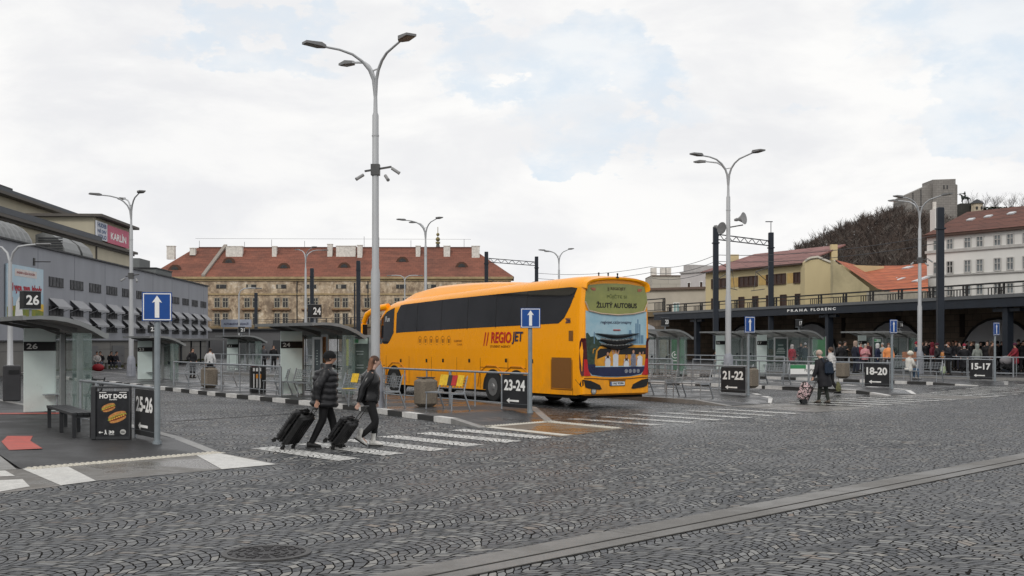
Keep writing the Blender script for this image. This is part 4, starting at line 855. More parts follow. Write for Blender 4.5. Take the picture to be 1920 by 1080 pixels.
def corner(sd,z,w0,w1): # points running round the corner at height z
    return [(.10*w1,sd*(1.262+.008),z),(-.005,sd*(1.185),z),(-.03,sd*(1.12),z),(-.012,sd*w0,z)]
for sd in (1,-1):
    rows=[(2.06,1.16,.1),(1.95,1.10,.9),(1.7,1.08,1.1),(1.45,1.07,1.1),(1.2,1.03,1.0),(1.05,.98,.6),(.97,.94,.1)]
    m=MB(); g=[corner(sd,z,w0,w1) for z,w0,w1 in rows]
    for i in range(len(g)-1):
        for j in range(3): m.add([g[i][j],g[i][j+1],g[i+1][j+1],g[i+1][j]],[(0,1,2,3)],1 if (i<3 or j==0) else 0)
    m.build('tail_light',[TR,TD],bus,smooth=60)
    m=MB(); pts=[(sd*1.19,.86),(sd*.95,.83),(sd*.62,.70),(sd*.55,.58),(sd*.62,.56),(sd*1.0,.60),(sd*1.13,.64)]; m.prism([(0,y,z) for y,z in pts],(-.02,0,0)); m.build('bumper_light_recess',BK,bus)
    m=MB(); m.prism([(.30,sd*1.279,.86),(.05,sd*1.225,.86),(-.0,sd*1.19,.86),(-.0,sd*1.19,.70),(.06,sd*1.235,.64),(.1,sd*1.255,.7)],(0,sd*.004,0)); m.build('corner_reflector',BK,bus)
m=MB(); 
pl=[(1.18,.90),(.9,.90),(.5,.87),(0,.86),(-.5,.87),(-.9,.90),(-1.18,.90)]; m.path([(-.012,y,z) for y,z in pl],.012,6); m.build('bumper_seam',SEAM,bus)
m=MB(); m.box((-.015,-.02,.73),(.02,.56,.135)); m.build('plate_holder',BK,bus); m=MB(); m.box((-.028,-.02,.73),(.008,.52,.108)); pp=m.build('number_plate',M('plate_white',(.6,.62,.64),.4),bus)
rtext('1AJ 9286',.075,-.04,.73,DK,.40,.03,-.034,pp); m=MB(); m.box((-.034,.22,.73),(.003,.04,.10)); m.build('plate_band',SBLUE,pp)
m=MB(); m.box((-.015,-.02,.83),(.02,.62,.02)); m.build('plate_lamp_line',SEAM,bus)
m=MB(); m.loft([((-.008,.84,.52),.10,.10),((-.016,.84,.52),.10,.10)],20,ref=(0,1,0)); q=m.build('speed_disc',DK,bus); rtext('100',.07,.84,.52,ADW,.12,.03,-.020,q)
m=MB(); m.loft([((-.0165,.84,.52),.085,.085),((-.0175,.84,.52),.085,.085)],20,ref=(0,1,0)); m.build('disc_face',M('disc_grey',(.22,.22,.20)),q)
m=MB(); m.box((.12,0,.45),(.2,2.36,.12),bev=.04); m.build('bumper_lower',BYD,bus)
m=MB(); m.box((-.10,.05,3.84),(.10,.10,.05),bev=.02); m.build('reversing_camera',BK,bus)
for y in (-.1,.25,.6):
    m=MB(); m.tube((.6,y-.4,3.9),(.6,y-.4,3.99),.02); m.ball((.6,y-.4,3.99),.03,8); m.build('roof_antenna',BK,bus)
# ================================================================ PEOPLE
SK=M('skin',(.42,.24,.17),.55,0,.08,12); SKP=M('skin_pale',(.50,.32,.25),.55,0,.08,12)
def V(*a): return Vector(a)
def skin_mesh(name,verts,edges,mat,parent,root,sub=1):
    keys=list(verts); me=bpy.data.meshes.new(name); me.from_pydata([verts[k][0] for k in keys],[(keys.index(a),keys.index(b)) for a,b in edges],[])
    o=bpy.data.objects.new(name,me); C.objects.link(o)
    md=o.modifiers.new('s','SKIN'); md.use_smooth_shade=True
    for i,k in enumerate(keys):
        r=verts[k][1]; sv=me.skin_vertices[0].data[i]; sv.radius=r if isinstance(r,tuple) else (r,r); sv.use_root=(k==root)
    if sub: s2=o.modifiers.new('u','SUBSURF'); s2.levels=sub; s2.render_levels=sub
    dg=bpy.context.evaluated_depsgraph_get(); dg.update(); nm=bpy.data.meshes.new_from_object(o.evaluated_get(dg)); nm.name=name
    nm.materials.clear(); nm.materials.append(mat)
    bpy.data.objects.remove(o); bpy.data.meshes.remove(me)
    for p in nm.polygons: p.use_smooth=True
    q=bpy.data.objects.new(name,nm); C.objects.link(q); q.parent=parent; return q
STAND=dict(lk=(.02,.11,.50),la=(-.02,.12,.09),rk=(.02,-.11,.50),ra=(0,-.12,.09),le=(-.03,.27,1.14),lw=(.05,.27,.90),re=(-.03,-.27,1.14),rw=(.05,-.27,.90))
POCK=dict(STAND,le=(-.09,.31,1.15),lw=(.08,.20,.98),re=(-.09,-.31,1.15),rw=(.08,-.20,.98))
TALK=dict(STAND,le=(-.02,.27,1.14),lw=(.22,.16,1.22))
PHONE=dict(STAND,re=(.02,-.26,1.15),rw=(.24,-.08,1.25),le=(.02,.26,1.15),lw=(.24,.08,1.20))
STEP=dict(STAND,lk=(.14,.1,.50),la=(.16,.1,.09),rk=(-.02,-.1,.48),ra=(-.26,-.1,.13),le=(-.1,.26,1.16),lw=(.02,.26,.93),re=(.04,-.26,1.15),rw=(.2,-.25,.95))
SIT=dict(STAND,dz=-.42,lk=(.44,.12,.50),la=(.40,.12,.09),rk=(.44,-.12,.50),ra=(.46,-.12,.09),le=(.1,.25,.74),lw=(.32,.14,.62),re=(.1,-.25,.74),rw=(.32,-.14,.62))
def hand(vv,ee,side,wr,d,detail,grip=False):
    # palm, four fingers and a thumb, grown from the wrist
    wv=Vector(wr); d=Vector(d).normalized(); k=side+'palm'; vv[k]=(wv+d*.055,(.030,.018)); ee.append((side+'w',k))
    s=d.cross(Vector((1,0,0))); s=Vector((1,0,0))-d*d.x; s.normalize(); nrm=d.cross(s)
    if not detail:
        vv[side+'tip']=(wv+d*.13,(.022,.013)); ee.append((k,side+'tip')); vv[side+'th']=(wv+d*.06+s*.045,.012); ee.append((k,side+'th')); return
    cur=.035 if grip else .012
    for i,(o,l) in enumerate(((.030,.075),(.010,.085),(-.010,.078),(-.028,.062))):
        a='%sf%d'%(side,i); base=wv+d*.085+s*o; mid=base+d*l*.5+nrm*cur*.5*(-1 if side=='r' else 1)*-1; tip=mid+d*l*(.15 if grip else .45)+nrm*cur*(-1 if side=='r' else 1)*-1
        vv[a+'a']=(base,.011); vv[a+'b']=(mid,.0095); vv[a+'c']=(tip,.008); ee+=[(k,a+'a'),(a+'a',a+'b'),(a+'b',a+'c')]
    a=side+'t'; vv[a+'a']=(wv+d*.045+s*.038,.012); vv[a+'b']=(wv+d*.085+s*.052+nrm*.01,.0095); ee+=[(k,a+'a'),(a+'a',a+'b')]
def tube_seg(m,pts,radii,n=10,puff=0,mi=0,per=.085):
    # limb sleeve along joints, optional quilting
    P=[Vector(p) for p in pts]; seg=[(P[i+1]-P[i]).length for i in range(len(P)-1)]; tot=sum(seg); rings=[]; N_=max(6,int(tot/(per/4 if puff else .07)))
    for k in range(N_+1):
        s=tot*k/N_; q=s; i=0
        while i<len(seg)-1 and q>seg[i]: q-=seg[i]; i+=1
        f=min(1,q/seg[i]) if seg[i] else 0; p=P[i].lerp(P[i+1],f)
        # soften the bend
        if 0<i and q<.05 and i<len(P)-1: p=p.lerp((P[i-1].lerp(P[i],1-.05/max(seg[i-1],.06))+P[i].lerp(P[i+1],.05/seg[i]))/2,.35*(1-q/.05))
        r=radii[i]+(radii[i+1]-radii[i])*f
        if puff: r*=1+puff*(abs(math.sin(math.pi*s/per))-.6)
        rings.append((p,r,r))
    m.loft(rings,n,mi)
def person(loc,yaw,label,H=1.72,pose=STAND,coat=(.02,.02,.022),coat2=None,pants=(.015,.015,.018),shoe=(.02,.02,.02),hair=(.03,.02,.015),head='hair',hatc=None,hem=.82,puff=0,lean=0,detail=False,skin=SK,bulk=1.0,nod=0,group='people waiting and walking',mask=False,longhair=False,rough=.75,sleeve=True,name=None,boots=False,dep=1.0):
    t=thing('person',label,'person',loc,yaw,group); s=H/1.75; t.scale=(s,s,s); p=dict(pose); dz=p.get('dz',0)
    def u(x,y,z): return Vector((x+lean*(z-.93),y,z+dz))
    pel=u(0,0,.93); vv={'pel':(pel,.125),'waist':(u(0,0,1.10),.11),'chest':(u(.0,0,1.30),.13),'nb':(u(-.01,0,1.45),.075),'neck':(u(.005,0,1.52),.052)}
    hx=.03+nod; vv['jaw']=(u(hx+.012,0,1.585),(.062,.066)); vv['face']=(u(hx+.005,0,1.65),(.074,.086)); vv['top']=(u(hx-.005,0,1.715),(.06,.07))
    ee=[('pel','waist'),('waist','chest'),('chest','nb'),('nb','neck'),('neck','jaw'),('jaw','face'),('face','top')]
    if detail: vv['nose']=(u(hx+.095,0,1.635),(.011,.012)); vv['nose2']=(u(hx+.108,0,1.622),.009); ee+=[('face','nose'),('nose','nose2')]
    for sd,y in (('l',1),('r',-1)):
        vv[sd+'s']=(u(-.005,.155*y,1.41),.058); vv[sd+'e']=(Vector(p[sd+'e']),.040); vv[sd+'w']=(Vector(p[sd+'w']),.026); ee+=[('nb',sd+'s'),(sd+'s',sd+'e'),(sd+'e',sd+'w')]
        d=(Vector(p[sd+'w'])-Vector(p[sd+'e'])).normalized(); 
        if p.get('grip')==sd or p.get('grip')=='b': d=(d+Vector((-.2,0,-.3))).normalized()
        hand(vv,ee,sd,p[sd+'w'],d,detail,p.get('grip') in (sd,'b'))
        vv[sd+'h']=(u(0,.09*y,.88),.088); vv[sd+'k']=(Vector(p[sd+'k']),.056); vv[sd+'a']=(Vector(p[sd+'a']),.038)
        toe=Vector(p[sd+'a'])+Vector(p.get(sd+'t',(.13,0,-.055))); vv[sd+'t_']=(toe,(.034,.026)); ee+=[('pel',sd+'h'),(sd+'h',sd+'k'),(sd+'k',sd+'a'),(sd+'a',sd+'t_')]
    skin_mesh('body',vv,ee,skin,t,'pel',1)
    cm=lambda nm,c,r=rough,v=.15: M('%s_%.3f_%.3f_%.3f_%.1f'%((nm,)+tuple(c)+(r,)),c,r,0,v,6,bump=.12,bs=30)
    CM=cm('cloth',coat)
    # trousers
    m=MB(); m.loft([(u(0,0,1.02),.145,.115),(u(0,0,.95),.165,.13),(u(0,0,.86),.16,.125),(u(0,0,.80),.10,.09)],12)
    for sd,y in (('l',1),('r',-1)):
        a=Vector(p[sd+'a']); k=Vector(p[sd+'k']); tube_seg(m,[u(0,.085*y,.90),k,a+Vector((0,0,.01))],[.098,.072,.052 if not boots else .045],10)
    m.build('trousers',cm('cloth',pants,.85),t,smooth=True)
    for sd,y in (('l',1),('r',-1)):
        a=Vector(p[sd+'a']); tv=Vector(p.get(sd+'t',(.13,0,-.055))); d=Vector((tv.x,tv.y,tv.z+.055)).normalized(); upv=Vector((0,1,0)).cross(d); upv=-upv if upv.z<0 else upv
        m=MB(); rg=[(a-d*.085+upv*-.02,.030,.035),(a-d*.07-upv*.02,.040,.055),(a-upv*.02,.043,.058),(a+d*.07-upv*.04,.046,.040),(a+d*.14-upv*.05,.044,.028),(a+d*.175-upv*.055,.026,.018)]
        m.loft(rg,10,0,ref=(0,1,0))
        if boots: m.loft([(a+Vector((0,0,.16)),.058,.062),(a+Vector((0,0,.08)),.05,.056),(a-upv*.02,.045,.055)],10)
        sh=m.build('shoe',cm('shoe',shoe,.5),t,smooth=True)
        m=MB(); m.bar(a-d*.105-upv*.078,a+d*.185-upv*.078,.088,.022); m.build('sole',M('dark_sole',(.02,.02,.02)),sh)
    # coat
    m=MB(); prof=[(hem,.185,.145),(hem+.04,.195,.155),(1.0,.185,.148),(1.12,.18,.14),(1.25,.195,.15),(1.36,.19,.14),(1.43,.155,.11),(1.47,.10,.085),(1.50,.075,.075)]
    if puff: prof[-1]=(1.55,.085,.09)
    zz=[]; z=hem
    while z<prof[-1][0]-.001: zz.append(z); z+=(.02 if puff else .05)
    zz.append(prof[-1][0]); rings=[]
    for z in zz:
        w_=ip(z,[(a,b) for a,b,c in prof]); d_=ip(z,[(a,c) for a,b,c in prof]); f=bulk
        if puff and z<1.46: f*=1+puff*(abs(math.sin(math.pi*(z-hem)/.115))-.55)
        if z<.95 and dz<0: d_*=1.1
        if z<.86 and dz==0: f*=1.04
        zc=max(z,.80) if dz<0 else z
        rings.append((u(-.005,0,zc),w_*f,d_*f*(dep if z<1.42 else 1)))
    m.loft(rings,16,ref=(0,1,0))
    for sd,y in (('l',1),('r',-1)):
        e=Vector(p[sd+'e']); w_=Vector(p[sd+'w']); tube_seg(m,[u(-.005,.135*y,1.41),u(-.006,.175*y,1.37),e,w_],[.075*bulk,.082*bulk,.062*bulk,.046*bulk],12,puff*1.1 if puff else 0)
    m.v=[(v[0]+.010*math.sin(19*v[2]+7*v[1]+H*50)*math.cos(13*v[1]-9*v[2]),v[1]+.010*math.cos(17*v[2]+8*v[0]+H*30),v[2]+(.008*math.sin(25*v[0]+21*v[1]) if puff else 0)) for v in m.v]; m.build('jacket',CM,t,smooth=60)
    hm=cm('hair',hair,.6,.35); hc=u(hx-.012,0,1.66)
    def cap(r,zc,mt,nm,low=-.2,back=.02):
        m=MB(); pts=[];n=14;rows=7
        for i in range(rows+1):
            th=(math.pi*.5+(-low))*i/rows
            for j in range(n):
                a=2*math.pi*j/n; fx=math.cos(a); rr=r*math.sin(th); z=r*1.12*math.cos(th)
                if fx>.3 and z<r*.35: z=max(z,r*.35-.004*i)       # keep the face clear
                pts.append(hc+V(rr*fx*1.12-back,rr*math.sin(a)*.95,z+zc))
        fs=[]
        for i in range(rows):
            for j in range(n): q=(j+1)%n; fs.append((i*n+j,(i+1)*n+j,(i+1)*n+q,i*n+q))
        m.add(pts,fs); return m.build(nm,mt,t,smooth=True)
    if head=='hair' or longhair: 
        cap(.096,.0,hm,'hair',-.45)
        if longhair:
            m=MB(); m.loft([(hc+V(-.05,0,.06),.088,.055),(hc+V(-.075,0,-.04),.098,.058),(hc+V(-.085,0,-.13),.10,.058),(hc+V(-.125,0,-.22),.10,.05),(hc+V(-.175,0,-.32),.09,.035),(hc+V(-.20,0,-.42),.04,.015)],12,ref=(0,1,0)); m.build('long_hair',cm('hair',tuple(min(1,c*3.6) for c in hair),.6,.5),t,smooth=True)
    if head=='beanie':
        hc2=cm('knit',hatc or (.02,.02,.02),.95,.3); cap(.107,.012,hc2,'beanie',-.05,.012)
        m=MB(); m.loft([(hc+V(-.01,0,-.012),.105,.118),(hc+V(-.01,0,.045),.107,.120)],14,ref=(0,1,0)); m.build('beanie_cuff',hc2,t,smooth=True)
        m=MB(); m.loft([(hc+V(-.035,0,-.06),.078,.07),(hc+V(-.03,0,.0),.085,.08)],12,ref=(0,1,0)); m.build('hair',hm,t,smooth=True)
    if head=='hood':
        m=MB(); m.loft([(hc+V(-.05,0,-.20),.10,.10),(hc+V(-.035,0,-.10),.115,.115),(hc+V(-.035,0,.0),.118,.12),(hc+V(-.03,0,.07),.105,.105),(hc+V(-.03,0,.115),.06,.06)],12,ref=(0,1,0)); m.build('hood',cm('knit',hatc or coat,.9,.25),t,smooth=True)
    if head=='fluffy':
        m=MB(); b=len(m.v); m.ball(hc+V(-.01,0,.05),(.15,.15,.12),16,k=9)
        m.v=[tuple(Vector(v)+V(random.uniform(-.014,.014),random.uniform(-.014,.014),random.uniform(-.014,.014))) for v in m.v]; m.build('fluffy_hat',cm('knit',hatc or (.6,.58,.55),.95),t)
    if mask: m=MB(); m.loft([(u(hx+.045,0,1.575),.05,.045),(u(hx+.05,0,1.63),.055,.05)],10,ref=(0,1,0)); m.build('face_mask',M('mask_white',(.6,.62,.64)),t,smooth=True)
    if detail:
        for y in (.03,-.03):
            m=MB(); m.ball(u(hx+.078,y,1.66),(.008,.012,.007),8,k=5); m.build('eye',M('eye_dark',(.03,.02,.02),.2),t)
            m=MB(); m.bar(u(hx+.086,y-.018,1.682),u(hx+.086,y+.018,1.684),.008,.007); m.build('eyebrow',hm,t)
        m=MB(); m.bar(u(hx+.078,-.022,1.592),u(hx+.078,.022,1.592),.012,.010); m.build('mouth',M('lip',(.30,.10,.09)),t)
        for y in (.082,-.082): m=MB(); m.ball(u(hx-.005,y,1.645),(.018,.008,.028),8,k=6); m.build('ear',skin,t,smooth=True)
    return t
def suitcase(X,Y,yaw,tilt,L_,W,D,label,hl=.42):
    # stands on its rear wheels, leaning; local z' is the long axis of the case
    t=thing('suitcase',label,'suitcase',(X,Y,D*.36),yaw,'black rolling suitcases'); rot=Matrix.Rotation(tilt,4,'Y')
    SC=M('quilted_black_case',(.016,.016,.017),.42,0,.25,8,bump=.4,bs=18); TR_=M('case_trim',(.010,.010,.010),.3)
    def fin(m,name,mat,par=None,sm=False):
        m.v=[tuple(rot@Vector(v)) for v in m.v]; return m.build(name,mat,par or t,smooth=sm)
    m=MB(); m.box((0,0,.09+L_/2),(D*.46,W,L_),bev=.06); m.box((D*.48,0,.09+L_/2),(D*.46,W,L_),bev=.06); fin(m,'shell',SC,sm=40)
    m=MB(); m.box((D*.24,0,.09+L_/2),(.025,W+.004,L_-.05),bev=.01)
    for i in range(-2,3): m.box((-D*.235,i*W/6,.09+L_/2),(.012,.012,L_-.16)); m.box((D*.715,i*W/6,.09+L_/2),(.012,.012,L_-.16))
    for i in range(1,7): m.box((-D*.235,0,.12+i*L_/7.5),(.010,W-.14,.010)); m.box((D*.2,-W/2-.003,.12+i*L_/7.5),(D*.8,.008,.008))
    fin(m,'rib_and_zip',TR_)
    m=MB(); m.box((D*.24,0,.09+L_+.02),(.04,.2,.025),bev=.01); m.box((D*.24,-W/2-.02,.09+L_*.5),(.04,.025,.2),bev=.01); fin(m,'grab_handle',TR_)
    for y in (-W/2+.07,W/2-.07):
        for x in (-.06,D*.56):
            m=MB(); m.tube((x,y-.02,.035),(x,y+.02,.035),.035,n=14); m.box((x,y,.075),(.05,.06,.05),bev=.01); fin(m,'wheel',TR_)
    m=MB(); z1=.09+L_+hl
    for y in (-.07,.07): m.tube((D*.62,y,.09+L_-.05),(D*.62,y,z1),.009,n=8)
    m.box((D*.62,0,z1+.012),(.035,.19,.03),bev=.01); fin(m,'telescopic_handle',M('dark_handle',(.05,.05,.05),.35,.5)); return t
# the two travellers
MAN=dict(lk=(.14,.10,.50),la=(.20,.10,.09),rk=(-.04,-.10,.52),ra=(-.24,-.10,.10),re=(-.13,-.29,1.14),rw=(-.13,-.28,.90),le=(.02,.27,1.15),lw=(.12,.26,.92),grip='r')
man=person((-3.47,21.75,0),R(8),'man in a glossy black puffer jacket and black beanie pulling a suitcase over the crossing',H=1.77,pose=MAN,coat=(.014,.014,.016),pants=(.008,.008,.009),head='beanie',hatc=(.006,.006,.007),hem=.76,puff=.11,bulk=1.22,dep=1.28,lean=.06,detail=True,nod=.035,rough=.46,group='travellers with suitcases')
WOM=dict(lk=(.10,.09,.50),la=(.07,.08,.10),rk=(.12,-.09,.48),ra=(-.17,-.09,.20),rt=(.115,0,-.13),re=(-.13,-.24,1.14),rw=(-.20,-.24,.88),le=(-.02,.24,1.14),lw=(.08,.22,.90),grip='r')
wom=person((-2.66,21.95,0),R(5),'woman with long fair-tipped hair in a black leather jacket and white boots pulling a suitcase',H=1.70,pose=WOM,coat=(.011,.011,.012),pants=(.010,.010,.011),head='hair',longhair=True,hair=(.062,.030,.018),hem=.90,puff=.0,bulk=1.10,dep=1.15,lean=.05,detail=True,nod=.05,shoe=(.62,.61,.58),rough=.25,group='travellers with suitcases',boots=True,skin=SKP)
m=MB(); m.path([(.115,-.075,1.665),(.12,0,1.67),(.115,.075,1.665)],.006,6)
for y in (-.035,.035): m.ball((.125,y,1.655),(.006,.028,.024),10,k=6)
m.build('sunglasses',M('white_frame',(.5,.5,.5),.3),wom)
suitcase(-4.26,21.60,R(-22),R(38),.70,.50,.30,'larger black quilted suitcase pulled by the man in the beanie',hl=.16)
suitcase(-3.35,21.62,R(-22),R(38),.56,.42,.26,'smaller black suitcase pulled by the woman in white boots',hl=.36)
# old shopper with trolley
OLD=dict(STAND,lk=(.06,.11,.48),la=(.10,.12,.09),rk=(.0,-.11,.48),ra=(-.10,-.12,.09),le=(.05,.26,1.12),lw=(.10,.36,.88),re=(.0,-.26,1.12),rw=(.08,-.2,.95),grip='l')
X,Y=G(1544,756); old=person((X,Y,0),R(118),'stooped shopper in a dark coat and pale beanie, pulling the patterned shopping trolley',H=1.66,pose=OLD,coat=(.009,.009,.012),pants=(.022,.026,.022),head='beanie',hatc=(.42,.33,.28),hair=(.3,.28,.26),hem=.55,lean=.20,bulk=1.28,detail=True,shoe=(.13,.11,.09),nod=.05,group='shoppers on the far crossing',skin=SKP)
t=thing('backpack','dark blue backpack worn by the stooped shopper','backpack',(X,Y,0),R(118)); m=MB(); m.box((-.22,-.02,1.12),(.17,.30,.42),bev=.06); m.build('sack',M('navy_fabric',(.012,.022,.04),.8),t,smooth=40)
m=MB(); m.box((-.315,-.02,1.05),(.05,.22,.2),bev=.02); m.build('front_pocket',_mc['navy_fabric'],t); m=MB()
for y in (-.12,.1): m.path([(-.14,y,1.30),(-.02,y,1.44),(.1,y,1.36),(.12,y,1.15)],.014,6)
m.build('strap',_mc['navy_fabric'],t)
k=NT('floral_fabric'); P=k.n('ShaderNodeTexCoord').outputs['Object']; vo=k.n('ShaderNodeTexVoronoi',{'Scale':13}); k.set(vo.inputs['Vector'],P)
k.set(k.b.inputs['Base Color'],k.ramp(k.math('ADD',vo.outputs['Distance'],k.math('MULTIPLY',k.noise(P,22,3),.35)),[(.0,(.02,.02,.02)),(.42,(.02,.02,.02)),(.48,(.60,.36,.38)),(.62,(.62,.50,.50)),(.70,(.03,.02,.02))])); k.b.inputs['Roughness'].default_value=.8; FLO=k.m
X2,Y2=G(1503,757); t=thing('shopping_trolley','pink, white and black patterned shopping trolley on two wheels','shopping trolley',(X2-.0,Y2,0),R(0))
rt=Matrix.Rotation(R(24),4,'Y'); m=MB(); m.loft([((-.05,0,.12),.17,.13),((-.05,0,.2),.20,.16),((-.06,0,.5),.21,.17),((-.06,0,.62),.20,.15),((-.05,0,.66),.15,.09)],12); m.v=[tuple(rt@Vector(v)) for v in m.v]; m.build('bag',FLO,t,smooth=True)
m=MB()
for y in (-.12,.12): m.tube((.12,y,.06),(.14,y*.5,.95),.010,n=6)
m.bar((.14,-.07,.95),(.14,.07,.95),.03,.03); m.bar((-.15,-.13,.08),(.13,-.13,.08),.02,.02); m.bar((-.15,.13,.08),(.13,.13,.08),.02,.02); m.v=[tuple(rt@Vector(v)) for v in m.v]; m.build('frame',BLACK,t)
for y in (-.17,.17): m=MB(); m.tube((.05,y-.02,.08),(.05,y+.02,.08),.08,n=16); m.build('wheel',BLACK,t)
X,Y=G(1558,740); person((X,Y,0),R(150),'person in a white and grey striped padded jacket just behind the stooped shopper',H=1.74,pose=STEP,coat=(.48,.47,.46),pants=(.01,.01,.012),head='hair',hair=(.07,.04,.025),hem=.88,puff=.10,bulk=1.12,group='shoppers on the far crossing')
X,Y=G(1572,741); t=thing('tote_bag','olive patterned bag carried beside the striped jacket','bag',(X,Y,.02),.2); m=MB(); m.loft([((0,0,.12),.08,.07),((0,0,.2),.11,.08),((0,0,.34),.09,.06),((-.03,0,.46),.05,.04)],10); m.build('sack',M('olive_print',(.10,.10,.05),.8,0,.7,14),t,smooth=True); m=MB(); m.path([(-.05,0,.42),(-.06,0,.58),(.0,0,.60),(.03,0,.42)],.01,6); m.build('handle',DK,t)
def at(px,s_): Y_=F/s_; return (XA(px,Y_),Y_,PH)
